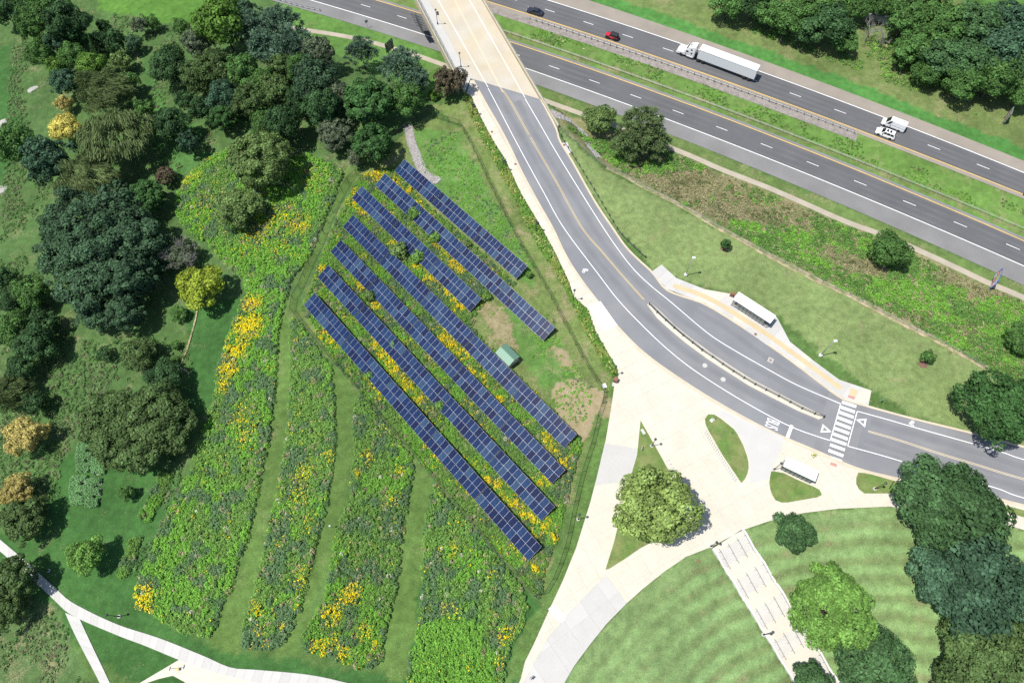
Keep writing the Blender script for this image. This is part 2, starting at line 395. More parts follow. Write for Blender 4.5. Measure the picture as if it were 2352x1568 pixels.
M['steel'] = plain('galvanised_steel', (0.40, 0.41, 0.42), 0.5, 0.6)
M['steel_w'] = plain('weathered_steel', (0.24, 0.245, 0.25), 0.6, 0.3)
M['black'] = plain('black_metal', (0.018, 0.018, 0.02), 0.5)
M['darkm'] = plain('dark_metal', (0.045, 0.045, 0.05), 0.5)
M['whitem'] = plain('white_metal', (0.66, 0.66, 0.65), 0.4)
M['wood'] = surf('weathered_wood', (0.20, 0.155, 0.11), var=0.2, fine=10, fvar=0.2)

# ------------------------------------------------------------------ the ground: one sheet with grass, meadow and bare zones
def gaxis(lo, hi, step, far, n=9):
    c = np.arange(lo, hi + step, step); e = np.geomspace(step * 2, far, n).cumsum() if False else np.linspace(0, 1, n + 1)[1:] ** 2.2 * far
    return np.r_[(lo - e)[::-1], c, hi + e]
gx = gaxis(-150, 172, 0.7, 700); gy = gaxis(-34, 205, 0.7, 700)
GX, GY = np.meshgrid(gx, gy)
GZ = hgt(GX, GY)
jx = GX + (fnoise(GX, GY, 0.45, 1) - 0.5) * 2.6; jy = GY + (fnoise(GX, GY, 0.45, 2) - 0.5) * 2.6
ZC = np.empty(GX.shape + (3,)); ZC[:] = (0.072, 0.130, 0.036)
ZD = np.full(GX.shape, 0.12)          # how much dry straw and bare earth shows
def zone(pts, c, dry, world=False, crisp=False, P=None):
    P = P if P is not None else gps(pts)[:, :2]
    m = inside(GX if crisp else jx, GY if crisp else jy, P)
    ZC[m] = c; ZD[m] = dry; return m
LAWN_D = (0.042, 0.108, 0.028); LAWN_M = (0.082, 0.142, 0.036); LAWN_R = (0.150, 0.205, 0.074); LAWN_B = (0.150, 0.225, 0.085)  # LAWN_D: sun and view-angle darkening of the low-side lawns put into the colour
# woodland and rough grass on the low side
zone([(-200, -120), (640, -120), (780, 60), (1030, 150), (985, 262), (830, 390), (690, 690), (400, 780), (440, 1080), (330, 1330), (150, 1400), (-200, 1200)], (0.062, 0.118, 0.036), 0.20)
zone([(230, -40), (470, -40), (480, 60), (330, 45), (230, 20)], (0.075, 0.165, 0.030), 0.0)                     # bright field by the highway
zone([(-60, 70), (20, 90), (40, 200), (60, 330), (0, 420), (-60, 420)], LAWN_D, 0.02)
zone([(255, 60), (330, 130), (350, 250), (330, 330), (400, 420), (480, 360), (470, 300), (380, 250), (330, 120)], (0.058, 0.135, 0.036), 0.06)
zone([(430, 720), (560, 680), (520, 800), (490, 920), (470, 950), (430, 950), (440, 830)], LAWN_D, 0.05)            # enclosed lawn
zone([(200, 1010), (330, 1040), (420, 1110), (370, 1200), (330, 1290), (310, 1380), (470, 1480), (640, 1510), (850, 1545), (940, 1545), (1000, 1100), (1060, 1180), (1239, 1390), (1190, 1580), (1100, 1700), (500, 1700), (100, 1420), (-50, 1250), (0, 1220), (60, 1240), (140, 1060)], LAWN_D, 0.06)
zone([(-80, 1290), (130, 1390), (225, 1600), (-100, 1700)], (0.072, 0.128, 0.042), 0.30)
# mown ways between the meadow beds
zone([(800, 380), (845, 390), (790, 440), (730, 580), (680, 690), (672, 760), (668, 900), (650, 1060), (600, 1290), (560, 1440), (545, 1500), (470, 1490), (540, 1340), (605, 1080), (632, 880), (640, 740), (680, 640)], LAWN_M, 0.15)
zone([(765, 830), (830, 900), (815, 1040), (760, 1290), (700, 1440), (690, 1510), (640, 1500), (720, 1290), (775, 1040)], LAWN_M, 0.12)
zone([(940, 1040), (1000, 1110), (972, 1260), (960, 1460), (930, 1560), (870, 1545), (920, 1270), (950, 1060)], LAWN_M, 0.12)
# inside the solar fence
zone([(690, 712), (775, 490), (831, 387), (981, 267), (1058, 290), (1186, 522), (1388, 899), (1349, 1045), (1239, 1380), (941, 1032), (675, 716)], (0.105, 0.150, 0.045), 0.30)
zone([(935, 300), (1050, 300), (1120, 430), (1230, 620), (1220, 660), (960, 420)], (0.085, 0.175, 0.040), 0.24)
zone([(1100, 700), (1160, 700), (1240, 800), (1150, 800)], (0.12, 0.135, 0.05), 0.7)
zone([(1160, 700), (1290, 780), (1330, 870), (1250, 890), (1200, 820)], (0.085, 0.172, 0.040), 0.25)
zone([(1268, 885), (1330, 872), (1385, 905), (1372, 960), (1345, 1010), (1320, 985), (1290, 950)], (0.30, 0.25, 0.16), 0.95)
zone([(1385, 905), (1408, 915), (1395, 980), (1370, 1050), (1355, 1030), (1372, 960)], (0.13, 0.155, 0.06), 0.62)
zone([(1255, 790), (1290, 800), (1345, 885), (1330, 880)], (0.20, 0.18, 0.10), 0.7)
# strip between the solar fence and the hedge
zone([(985, 240), (1065, 225), (1130, 350), (1210, 525), (1300, 665), (1405, 870), (1409, 920), (1390, 905), (1290, 735), (1186, 522), (1060, 290)], (0.115, 0.165, 0.048), 0.36)
zone([(1349, 1045), (1376, 942), (1400, 980), (1380, 1050), (1320, 1258), (1255, 1405), (1195, 1560), (1150, 1600), (1170, 1480), (1239, 1385), (1301, 1245)], (0.085, 0.150, 0.040), 0.15)
# verge and bank by the highway
zone([(640, 5), (880, 70), (1010, 120), (1060, 175), (1000, 230), (700, 90)], (0.085, 0.175, 0.040), 0.14)
zone([(1230, 195), (1440, 270), (1560, 312), (2352, 655), (2600, 760), (2600, 900), (2352, 690), (1764, 432), (1400, 290), (1256, 236)], (0.100, 0.155, 0.046), 0.28)
zone([(1256, 240), (1500, 335), (1764, 436), (2352, 690), (2600, 800), (2600, 1000), (2400, 900), (2264, 845), (1864, 635), (1536, 457), (1380, 375), (1290, 295)], (0.120, 0.150, 0.055), 0.50)
zone([(1283, 300), (1393, 390), (1536, 462), (1764, 588), (2097, 756), (2264, 850), (2400, 930), (2500, 1060), (2352, 1025), (2097, 960), (2000, 895), (1780, 722), (1620, 662), (1500, 615), (1400, 505), (1313, 373)], LAWN_R, 0.16)
# far side of the highway
nbn = hw_line(NB_EDGE, -200, 260, 6)
def hw_band(c, d0, d1, col, dry, crisp=False):
    a = hw_line(c, -220, 270, 6, d0); b = hw_line(c, -220, 270, 6, d1)
    zone(None, col, dry, P=np.vstack([a, b[::-1]]), crisp=crisp)
hw_band(NB_EDGE, -0.5, 60, (0.112, 0.155, 0.050), 0.24)
hw_band(NB_EDGE, -0.5, 4.2, (0.062, 0.172, 0.040), 0.03)
a_ = hw_line(SB_IN, -220, 270, 6, -0.3); b_ = hw_line(NB_IN, -220, 270, 6, 0.3)
zone(None, (0.100, 0.185, 0.042), 0.22, P=np.vstack([a_, b_[::-1]]), crisp=True)
hw_band(SB_IN, 1.0, 2.6, (0.11, 0.15, 0.05), 0.36)
zone([(2200, -60), (2420, -60), (2420, 70), (2330, 20), (2220, 15)], (0.060, 0.130, 0.030), 0.0)
# striped lawn below the plaza: mowing passes run along its upper edge
dL, sL = seg_dist(GX, GY, LAWN_EDGE)
ml = (sL < 0) & (dL < 90) & (GX > -2)
pos_side = GX > STAIR_L[0][0] - 4 + 0 * GX
ZC[ml] = LAWN_B; ZD[ml] = 0.14
st = np.sin(2 * np.pi * (dL - 0.6) / 3.2 + 1.2 * (fnoise(GX, GY, 0.12, 8) - 0.5))
k_ = np.where(GX > 28, 0.20, 0.10) * np.tanh(2.2 * st) * np.clip((dL - 1.2) / 2, 0, 1)
ZC[ml] *= (1 + k_[ml])[:, None]; ZC[ml, 0] *= (1 - 0.25 * k_[ml]); ZD[ml] += np.clip(-k_[ml], 0, 1) * 0.6
# mowing lines in the far field at the top edge
mf = inside(GX, GY, gps([(2200, -60), (2420, -60), (2420, 70), (2330, 20), (2220, 15)])[:, :2])
ZC[mf] *= (1 + 0.22 * np.tanh(2 * np.sin((GX[mf] * 0.35 + GY[mf] * 0.94) * 2.4)))[:, None]
ny_, nx_ = GX.shape
me = bpy.data.meshes.new('ground')
ST_P = gps([(1634, 1258), (1708, 1219), (1960, 1610), (1852, 1610)])[:, :2]
GZm = GZ - 0.06 - np.where(inside(GX, GY, ST_P), 0.9, 0)
GZm = GZm + (fnoise(GX, GY, 0.5, 4) - 0.5) * 0.12 * ((ZD > 0.25) & (ZD < 0.9)) * (GZ < -0.3)
CO = np.stack([GX, GY, GZm], -1).reshape(-1, 3)
me.vertices.add(len(CO)); me.vertices.foreach_set('co', CO.astype(np.float32).ravel())
ii = np.arange(ny_ * nx_).reshape(ny_, nx_); Q = np.stack([ii[:-1, :-1], ii[:-1, 1:], ii[1:, 1:], ii[1:, :-1]], -1).reshape(-1, 4)
me.loops.add(Q.size); me.loops.foreach_set('vertex_index', Q.astype(np.int32).ravel())
me.polygons.add(len(Q)); me.polygons.foreach_set('loop_start', np.arange(0, Q.size, 4, dtype=np.int32))
ca = me.color_attributes.new('zone', 'FLOAT_COLOR', 'POINT')
ca.data.foreach_set('color', np.c_[ZC.reshape(-1, 3), ZD.reshape(-1)].astype(np.float32).ravel())
me.update(); me.validate(); me.shade_smooth()
def ground_mat():
    m, t, b = new_mat('ground_cover'); N, L = t.nodes, t.links
    geo = N.new('ShaderNodeNewGeometry'); a = N.new('ShaderNodeAttribute'); a.attribute_name = 'zone'
    def noise(s, det=3, dist=0.0):
        x = N.new('ShaderNodeTexNoise'); x.inputs['Scale'].default_value = s; x.inputs['Detail'].default_value = det; x.inputs['Distortion'].default_value = dist
        L.new(geo.outputs['Position'], x.inputs['Vector']); return x.outputs[0]
    def ramp(src, lo, hi, p=0.3, q=0.7):
        r = N.new('ShaderNodeMapRange'); r.inputs[1].default_value = p; r.inputs[2].default_value = q
        r.inputs[3].default_value = lo; r.inputs[4].default_value = hi; L.new(src, r.inputs[0]); return r.outputs[0]
    def mul(x, y):
        f = N.new('ShaderNodeMath'); f.operation = 'MULTIPLY'; L.new(x, f.inputs[0]); L.new(y, f.inputs[1]); return f.outputs[0]
    def add(x, y, sub=False):
        f = N.new('ShaderNodeMath'); f.operation = 'SUBTRACT' if sub else 'ADD'; L.new(x, f.inputs[0]); L.new(y, f.inputs[1]); return f.outputs[0]
    k = mul(mul(ramp(noise(0.09, 4), 0.82, 1.18), ramp(noise(0.7, 4), 0.80, 1.20)), ramp(noise(5.5, 3), 0.72, 1.28))
    v = N.new('ShaderNodeVectorMath'); v.operation = 'SCALE'; L.new(a.outputs['Color'], v.inputs[0]); L.new(k, v.inputs['Scale'])
    # straw and earth where the noise falls below the dryness of the zone
    nz = add(mul(noise(0.22, 6, 0.6), ramp(noise(1.6, 4), 0.8, 1.2)), noise(4.0, 3)); half = N.new('ShaderNodeMath'); half.operation = 'MULTIPLY'; half.inputs[1].default_value = 0.5; L.new(nz, half.inputs[0])
    dd = N.new('ShaderNodeMapRange'); dd.inputs[1].default_value = 0; dd.inputs[2].default_value = 1; dd.inputs[3].default_value = 0.30; dd.inputs[4].default_value = 0.68; L.new(a.outputs['Alpha'], dd.inputs[0])
    df = add(dd.outputs[0], half.outputs[0], True)
    w = ramp(df, 0, 0.85, -0.07, 0.07)
    mx = N.new('ShaderNodeMix'); mx.data_type = 'RGBA'; L.new(w, mx.inputs[0]); L.new(v.outputs[0], mx.inputs[6])
    straw = N.new('ShaderNodeMix'); straw.data_type = 'RGBA'; L.new(ramp(noise(1.1, 4), 0, 1), straw.inputs[0])
    straw.inputs[6].default_value = (0.225, 0.19, 0.095, 1); straw.inputs[7].default_value = (0.31, 0.255, 0.165, 1)
    sv = N.new('ShaderNodeVectorMath'); sv.operation = 'SCALE'; L.new(straw.outputs[2], sv.inputs[0]); L.new(ramp(noise(6, 3), 0.75, 1.2), sv.inputs['Scale'])
    L.new(sv.outputs[0], mx.inputs[7]); L.new(mx.outputs[2], b.inputs['Base Color'])
    b.inputs['Roughness'].default_value = 0.95; b.inputs['Specular IOR Level'].default_value = 0.1
    bp = N.new('ShaderNodeBump'); bp.inputs['Strength'].default_value = 0.55; bp.inputs['Distance'].default_value = 0.12
    L.new(noise(3.0, 4), bp.inputs['Height']); L.new(bp.outputs[0], b.inputs['Normal'])
    return m
tag(link('ground', me, ground_mat()), kind='structure')

# ------------------------------------------------------------------ highway
def hw_sheet(name, ca_, cb_, da, db, z, mat, u0=U0, u1=U1, parent=None, step=3.0):
    a = hw_line(ca_, u0, u1, step, da); b = hw_line(cb_, u0, u1, step, db); n = len(a)
    V = [(p[0], p[1], z) for p in a] + [(p[0], p[1], z) for p in b]
    Fs = [(i, i + 1, n + i + 1, n + i) for i in range(n - 1)]
    o = link(name, mesh_from(name, V, Fs), mat, parent)
    if parent is None: tag(o, kind='structure')
    return o
zr = HZ + 0.02
hs = hw_sheet('highway', SB_EDGE, SB_IN, 0, 0, zr, M['shoulder'])
hw_sheet('lane_surface', SB_WHITE, SB_YEL, -0.15, 0.15, zr + 0.004, M['hwy'], parent=hs)
hn = hw_sheet('highway', NB_IN, NB_EDGE, -0.0, 0, zr, M['shoulder_t'])
hw_sheet('lane_surface', NB_YEL, NB_WHITE, -0.1, 0.15, zr + 0.004, M['hwy'], parent=hn)
for par, cw, cd, cy in ((hs, SB_WHITE, SB_DASH, SB_YEL), (hn, NB_WHITE, NB_DASH, NB_YEL)):
    lane = abs(np.polyval(cw, 50.) - np.polyval(cd, 50.)); sg = 1 if par is hn else -1
    for cen, dv in ((cd, sg * 0.25 * lane), (cd, sg * 0.75 * lane), (cd, -sg * 0.25 * lane), (cd, -sg * 0.75 * lane)):
        hw_sheet('wheel_track', cen, cen, dv - 0.38, dv + 0.38, zr + 0.008, M['hwy_wear'], parent=par)
    hw_sheet('edge_line', cw, cw, -0.11, 0.11, zr + 0.013, M['white'], parent=par)
    hw_sheet('edge_line', cy, cy, -0.11, 0.11, zr + 0.013, M['yellow'], parent=par)
def dash_u(c, p0): P = at(p0[0], p0[1], HZ)[:2]; return float(P @ HU)
for par, c, p0 in ((hs, SB_DASH, (1273, 155)), (hn, NB_DASH, (1263.3, 25))):
    u0 = dash_u(c, p0)
    for k in range(-9, 22):
        u = u0 + k * 12.05
        hw_sheet('lane_dash', c, c, -0.08, 0.08, zr + 0.013, M['white'], u - 1.55, u + 1.55 - 0.01, par, 1.55)
hw_sheet('gravel_strip', NB_IN, NB_IN, -2.6, 0.05, HZ + 0.012, M['gravel'], U0, dash_u(NB_DASH, (1948, 303)))

# ------------------------------------------------------------------ bridge over the highway
BL = ats([(954.5, 0), (1030, 147), (1062, 211)])[:, :2]          # outer left edge of deck
d_ = unit((BL[1] - BL[0])[None])[0]
BL0 = BL[0] - d_ * 75; BRp = ats([(1108, 0), (1176, 108), (1243, 227)])[:, :2]
dr_ = unit((BRp[2] - BRp[0])[None])[0]; BR0 = BRp[0] - dr_ * 75
JL, JR = at(1081, 181)[:2], at(1240, 229)[:2]                    # joint between deck and road
LE = at(1067, 213)[:2]
DK = 0.03
bridge = thing('bridge', 'concrete road bridge with sidewalk and mesh fence crossing the highway', 'bridge', (0, 0, 0))
deckP = [BL0, LE, JL, JR, BR0]
link('deck', poly_mesh('deck', deckP, DK, 0.9), M['deck'], bridge)
SWR0 = at(983.3, 0)[:2]; sw_d = unit((JL - SWR0)[None])[0]; SWRf = SWR0 - sw_d * 75
link('sidewalk', poly_mesh('sidewalk', [BL0 + 0.25 * np.array([1, 0]), LE + 0.1 * np.array([1, 0]), JL, SWRf], DK + 0.16, 0.3), M['conc_g'], bridge)
def side_strip(name, P, l, r, z0, z1, mat, parent):
    n = normals2(P); mb = MB(); a = P[:, :2] + n * l; b = P[:, :2] - n * r
    for i in range(len(P) - 1):
        mb.add([(*a[i], z0), (*b[i], z0), (*b[i + 1], z0), (*a[i + 1], z0), (*a[i], z1), (*b[i], z1), (*b[i + 1], z1), (*a[i + 1], z1)],
               [(4, 5, 6, 7), (0, 4, 7, 3), (1, 2, 6, 5), (0, 1, 5, 4), (2, 3, 7, 6)])
    return mb.obj(name, mat, parent)
PL = np.array([BL0, LE]); PR = np.array([BR0, BRp[2], at(1283, 293)[:2]])
side_strip('parapet', PL, 0.18, 0.18, -1.9, 0.75, M['fascia'], bridge)
side_strip('parapet', PR, 0.22, 0.22, -0.6, 0.8, M['fascia'], bridge)
side_strip('girder', np.array([BL0, LE]) + np.array([1.3, 0]), 0.3, 0.3, -1.85, -0.86, M['fascia'], bridge)
side_strip('girder', np.array([BR0, BRp[2]]) - np.array([1.3, 0]), 0.3, 0.3, -1.85, -0.86, M['fascia'], bridge)
cl = (np.array([BL0, LE]) + np.array([BR0, BRp[2]])) / 2
for k in (-0.5, 0, 0.5):
    side_strip('girder', cl + (BR0 - BL0) * k * 0.5, 0.3, 0.3, -1.85, -0.86, M['fascia'], bridge)
# abutment and the pier in the median
ab = MB(); a0 = ABUT[0] - _an * 0.2; a1 = ABUT[1] - _an * 0.2
ab.add([(*a0, HZ - 0.5), (*a1, HZ - 0.5), (*(a1 - _an * 1.2), HZ - 0.5), (*(a0 - _an * 1.2), HZ - 0.5), (*a0, -0.9), (*a1, -0.9), (*(a1 - _an * 1.2), -0.9), (*(a0 - _an * 1.2), -0.9)],
       [(0, 1, 5, 4), (1, 2, 6, 5), (2, 3, 7, 6), (3, 0, 4, 7), (4, 5, 6, 7)])
ab.obj('abutment', M['fascia'], bridge)
def mid_of_bridge(u):
    c = cl[0] + (cl[1] - cl[0]) * u; return c
vm = 0.5 * (SB_YEL + NB_YEL)
# where the bridge axis meets the median
best = min(np.linspace(0, 1, 200), key=lambda t: abs(np.polyval(vm, mid_of_bridge(t) @ HU) - mid_of_bridge(t) @ HV))
pc = mid_of_bridge(best); across = (BR0 - BL0) * 0.40
pm = MB()
pm.bar((*(pc - across), -2.2), (*(pc + across), -2.2), 1.1, 0.8)
pm.obj('pier_cap', M['fascia'], bridge)
for k in (-0.8, 0, 0.8):
    MB().lathe([(0.5, HZ - 0.3), (0.5, -2.5)], 14, (*(pc + across * k), 0)).obj('pier_column', M['fascia'], bridge, smooth=True)
# joints, lines
jd = unit((JR - JL)[None])[0]
side_strip('expansion_joint', np.array([JL, JR]), 0.12, 0.12, DK, DK + 0.005, M['steel_w'], bridge)
for a, b, w, mt in (((1006, 0), (1121, 201), 0.16, 'white'), ((1078, 0), (1206, 225), 0.16, 'white'), ((1042.2, 0), (1154, 212), 0.12, 'cream_l'), ((1044.8, 0), (1157, 213), 0.12, 'cream_l')):
    A, B = at(*a)[:2], at(*b)[:2]; dd_ = unit((B - A)[None])[0]; A = A - dd_ * 75
    link('deck_line', strip_mesh('deck_line', np.array([A, B]), w / 2, w / 2, DK + 0.006, skirt=0), M[mt], bridge)
# mesh fence on both parapets, posts one by one
M['scr'] = mesh_screen('bridge_fence_mesh', (0.30, 0.36, 0.35), 0.42)
def fence_run(parent, P, zb, h, gap, post_w, mat_post, mat_mesh, rail=True, terrain=False, rail_r=0.02, lean=0.0):
    R = resample(P, gap, smooth=False); zs = hgt(R[:, 0], R[:, 1]) if terrain else np.full(len(R), zb)
    pm_ = MB().box(-post_w / 2, post_w / 2, -post_w / 2, post_w / 2, -0.15, h + 0.04).mesh('post')
    for p, z in zip(R, zs): link('post', pm_, mat_post, parent, (p[0], p[1], z))
    for i in range(len(R) - 1):
        a, b = R[i], R[i + 1]
        link('mesh_panel', mesh_from('mesh_panel', [(*a[:2], zs[i] + 0.03), (*b[:2], zs[i + 1] + 0.03), (*b[:2], zs[i + 1] + h), (*a[:2], zs[i] + h)], [(0, 1, 2, 3)]), mat_mesh, parent)
    if rail:
        mb = MB(); mb.tube([(R[i][0], R[i][1], zs[i] + h) for i in range(len(R))], rail_r, 5); mb.obj('top_rail', mat_post, parent)
for nm, P, lab in (('bridge_fence', PL, 'pale mesh fence along the sidewalk side of the bridge'), ('bridge_fence', PR, 'pale mesh fence on the bridge parapet opposite the sidewalk')):
    f = thing(nm, lab, 'fence', (0, 0, 0)); fence_run(f, resample(P, 3.0, False), 0.75, 1.75 if P is PL else 0.7, 3.0, 0.08, M['steel'], M['scr'])

# ------------------------------------------------------------------ campus road
RW = [(1088, 184), (1121, 243), (1150, 293), (1176, 343), (1203, 400), (1240, 468), (1271, 523), (1303, 589), (1339, 645), (1383, 702), (1423, 752), (1476, 805), (1543, 855), (1643, 919), (1764, 985), (1877, 1034), (1931, 1058), (1984, 1078), (2064, 1097), (2180, 1122), (2304, 1146), (2352, 1158), (2700, 1240)]
RE = [(1240, 229), (1258, 262), (1276, 298), (1284, 325), (1313, 373), (1363, 462), (1403, 522), (1436, 569), (1470, 603), (1496, 627), (1529, 667), (1579, 687), (1616, 700), (1676, 735), (1764, 794), (1831, 842), (1914, 905), (1940, 920), (1994, 936), (2097, 964), (2244, 1000), (2352, 1029), (2700, 1120)]
RWw = resample(ats(RW)[:, :2], 1.5); REw = resample(ats(RE)[:, :2], 1.5)
road = sheet('road', np.vstack([RWw, REw[::-1]]), 0.0, M['asph'], depth=0.3)
for P, l, r, nm in ((RWw, 0.0, 0.55, 'kerb'), (REw, 0.45, 0.0, 'kerb')):
    # kerb and gutter: blocks 3 m long
    n = normals2(P)
    for i in range(0, len(P) - 2, 2):
        q = P[i:i + 3]; qn = n[i:i + 3]; s = 1 if nm == 'kerb' and P is REw else -1
        a = q + qn * (0.0); b = q + qn * ((0.45 if s > 0 else 0.8) * s)
        mb = MB(); k = len(q); zt = 0.144
        V = [(*p, zt) for p in a] + [(*p, zt) for p in b] + [(*p, -0.1) for p in a] + [(*p, -0.1) for p in b]
        Fs = [(j, j + 1, k + j + 1, k + j) for j in range(k - 1)] + [(j, j + 1, 2 * k + j + 1, 2 * k + j) for j in range(k - 1)] + [(k + j, k + j + 1, 3 * k + j + 1, 3 * k + j) for j in range(k - 1)]
        mb.add(V, Fs); mb.obj('kerb_stone', M['conc_t'], road)
def line(pts, w, mat, parent=road, z=0.008, nm='edge_line', smooth=True):
    P = resample(ats(pts)[:, :2], 1.5, smooth); link(nm, strip_mesh(nm, P, w / 2, w / 2, z, skirt=0), mat, parent)
line([(1121, 203), (1150, 258), (1176, 308), (1213, 377), (1250, 444), (1294, 522), (1376, 632), (1420, 689), (1473, 745), (1530, 799), (1593, 849), (1680, 905), (1764, 953), (1825, 983), (1881, 1003), (1906.5, 1011)], 0.16, M['white'])
line([(1206, 227), (1240, 285), (1276, 347), (1330, 435), (1385, 522), (1420, 573), (1456, 619), (1497, 658), (1539, 692), (1626, 765), (1690, 806), (1764, 848), (1831, 884), (1931, 927)], 0.16, M['white'])
for off in (-1.6, 1.6):
    line([(1155 + off, 208), (1176 + off, 240), (1219 + off, 317), (1279 + off, 420), (1336 + off, 522), (1383 + off, 578), (1429 + off, 632), (1479 + off, 688)], 0.085, M['yellow_r'], nm='centre_line')
    line([(1994 + off * .5, 990 + off), (2060, 1009 + off), (2154, 1040 + off), (2250, 1069 + off), (2352, 1100 + off), (2600, 1165 + off)], 0.11, M['cream_l'], nm='centre_line')
line([(1931, 927), (1907, 1011)], 0.16, M['white'], smooth=False)
line([(1969, 944), (1947, 1024)], 0.16, M['white'], smooth=False)
line([(1947, 1024), (2024, 1045), (2111, 1071), (2200, 1096), (2291, 1121), (2352, 1143), (2600, 1205)], 0.16, M['white'])
line([(1969, 944), (2035, 962), (2097, 980), (2247, 1022), (2311, 1041), (2352, 1055), (2600, 1125)], 0.16, M['white'])
M['asph_w'] = surf('road_wheel_wear', (0.180, 0.182, 0.190), var=0.08, scale=0.2, fine=9, fvar=0.12, rough=0.85)
M['asph_w2'] = surf('road_wheel_wear_core', (0.163, 0.166, 0.176), var=0.08, scale=0.2, fine=9, fvar=0.12, rough=0.85)
for pts in ([(1150, 222), (1176, 272), (1216, 345), (1265, 432), (1315, 522), (1380, 606), (1450, 690), (1500, 740), (1560, 794), (1625, 842), (1700, 888), (1780, 928), (1850, 962), (1905, 985)],
            [(1188, 232), (1225, 300), (1275, 385), (1330, 470), (1362, 522), (1400, 577), (1442, 626), (1500, 680), (1560, 730), (1640, 786), (1720, 836), (1800, 880), (1870, 914), (1915, 934)],
            [(1600, 712), (1660, 748), (1740, 806), (1800, 850), (1860, 884), (1905, 906)], [(2000, 968), (2090, 993), (2200, 1025), (2352, 1072), (2600, 1140)], [(1985, 1010), (2060, 1034), (2170, 1068), (2352, 1122), (2600, 1190)]):
    line(pts, 2.1, M['asph_w'], z=0.003, nm='lane_wear'); line(pts, 1.1, M['asph_w2'], z=0.006, nm='lane_wear')
N2D = lambda p, s, ox, oy: ((ox + p[0] / s) / 1.741497, (oy + p[1] / s) / 1.741497)
cwL = [(738, 93), (724, 137), (711, 183), (698, 230), (686, 280), (671, 327), (658, 377), (645, 427), (631, 475), (617, 525), (603, 578)]
cwR = [(866, 135), (853, 182), (842, 230), (829, 280), (816, 328), (803, 375), (789, 425), (777, 473), (764, 522), (750, 575), (737, 625)]
for a, b in zip(cwL, cwR):
    q = [a, b, (b[0] - 7, b[1] + 25), (a[0] - 7, a[1] + 25)]
    P = [at(*N2D(p, 2.24, 3040, 1560))[:2] for p in q]
    link('crosswalk_bar', mesh_from('crosswalk_bar', [(*p, 0.008) for p in P], [(0, 1, 2, 3)]), M['white'], road)
# lighter asphalt under the crossing
P = [at(*p)[:2] for p in ((1905, 896), (1995, 938), (1958, 1062), (1868, 1030))]
link('crossing_patch', poly_mesh('crossing_patch', P, 0.0065, 0), M['asph_l'], road)
for tri in (((562, 303), (640, 373), (541, 378)), ((955, 255), (860, 262), (940, 332))):
    T = np.array([at(*N2D(p, 2.24, 3040, 1560))[:2] for p in tri]); c = T.mean(0); I = c + (T - c) * 0.50
    mb = MB(); mb.add([(*p, 0.009) for p in T] + [(*p, 0.009) for p in I], [(0, 1, 4, 3), (1, 2, 5, 4), (2, 0, 3, 5)])
    mb.obj('yield_triangle', M['white'], road)
P = [at(*p)[:2] for p in ((1815.5, 974.5), (1822.5, 977.5), (1811, 1010), (1803, 1007))]
link('stop_line', mesh_from('stop_line', [(*p, 0.009) for p in P], [(0, 1, 2, 3)]), M['white'], road)
def road_text(txt, c, up, width, height, z=0.009):
    """painted lettering stretched along the lane"""
    cu = bpy.data.curves.new('txt', 'FONT'); cu.body = txt; cu.align_x = 'CENTER'; cu.align_y = 'CENTER'; cu.offset = 0.0
    to = bpy.data.objects.new('txt', cu); COL.objects.link(to); bpy.context.view_layer.update()
    me = bpy.data.meshes.new_from_object(to.evaluated_get(bpy.context.evaluated_depsgraph_get()))
    V = np.array([v.co[:] for v in me.vertices]); s = V.max(0) - V.min(0); m = (V.max(0) + V.min(0)) / 2
    bpy.data.objects.remove(to)
    yv = unit((up - c)[None])[0]; xv = np.array([yv[1], -yv[0]])
    for v in me.vertices:
        a = (v.co.x - m[0]) / s[0] * width; b = (v.co.y - m[1]) / s[1] * height
        p = c + xv * a + yv * b; v.co = (p[0], p[1], z)
    me.update(); return me
bc = at(1774, 974)[:2]
link('bus_lettering', road_text('BUS', bc, at(1800, 985)[:2], 1.9, 2.6), M['white'], road)
def bike_mark(c, fwd):
    y = unit((fwd - c)[None])[0]; x = np.array([y[1], -y[0]]); mb = MB()
    def pt(a, b): p = c + x * a + y * b; return (p[0], p[1], 0.009)
    def ring(a, b, r):
        V = []; n = 14
        for rr in (r, r * 0.62):
            for k in range(n): V.append(pt(a + rr * math.cos(2 * math.pi * k / n), b + rr * math.sin(2 * math.pi * k / n)))
        mb.add(V, [(k, (k + 1) % n, n + (k + 1) % n, n + k) for k in range(n)])
    def seg(p, q, w=0.1):
        p = np.array(p); q = np.array(q); d = (q - p) / np.linalg.norm(q - p); n = np.array([-d[1], d[0]]) * w / 2
        mb.add([pt(*(p + n)), pt(*(p - n)), pt(*(q - n)), pt(*(q + n))], [(0, 1, 2, 3)])
    ring(-0.42, 0, 0.32); ring(0.42, 0, 0.32)
    seg((-0.42, 0.02), (-0.1, 0.45)); seg((-0.1, 0.45), (0.3, 0.5)); seg((0.3, 0.55), (0.42, 0)); seg((-0.1, 0.45), (0.05, 0)); seg((0.05, 0.02), (0.3, 0.5)); seg((-0.3, 0.6), (0.05, 0.6), 0.12)
    mb.obj('bicycle_marking', M['white'], road)
bike_mark(at(1344, 622)[:2], at(1320, 590)[:2]); bike_mark(at(2096, 973)[:2], at(2064, 964)[:2])
def disc(c, r, z, mat, parent, nm, n=18):
    MB().lathe([(r, z - 0.05), (r, z)], n, (c[0], c[1], 0)).obj(nm, mat, parent)
M['rust'] = surf('rusty_iron', (0.20, 0.115, 0.075), var=0.15, fvar=0.15)
for p, r in (((1619, 839), 0.52), ((1661, 871), 0.52)): disc(at(*p), r, 0.010, M['conc_g'], road, 'manhole_cover')
disc(at(1217, 312), 0.42, 0.010, M['steel_w'], road, 'manhole_cover')
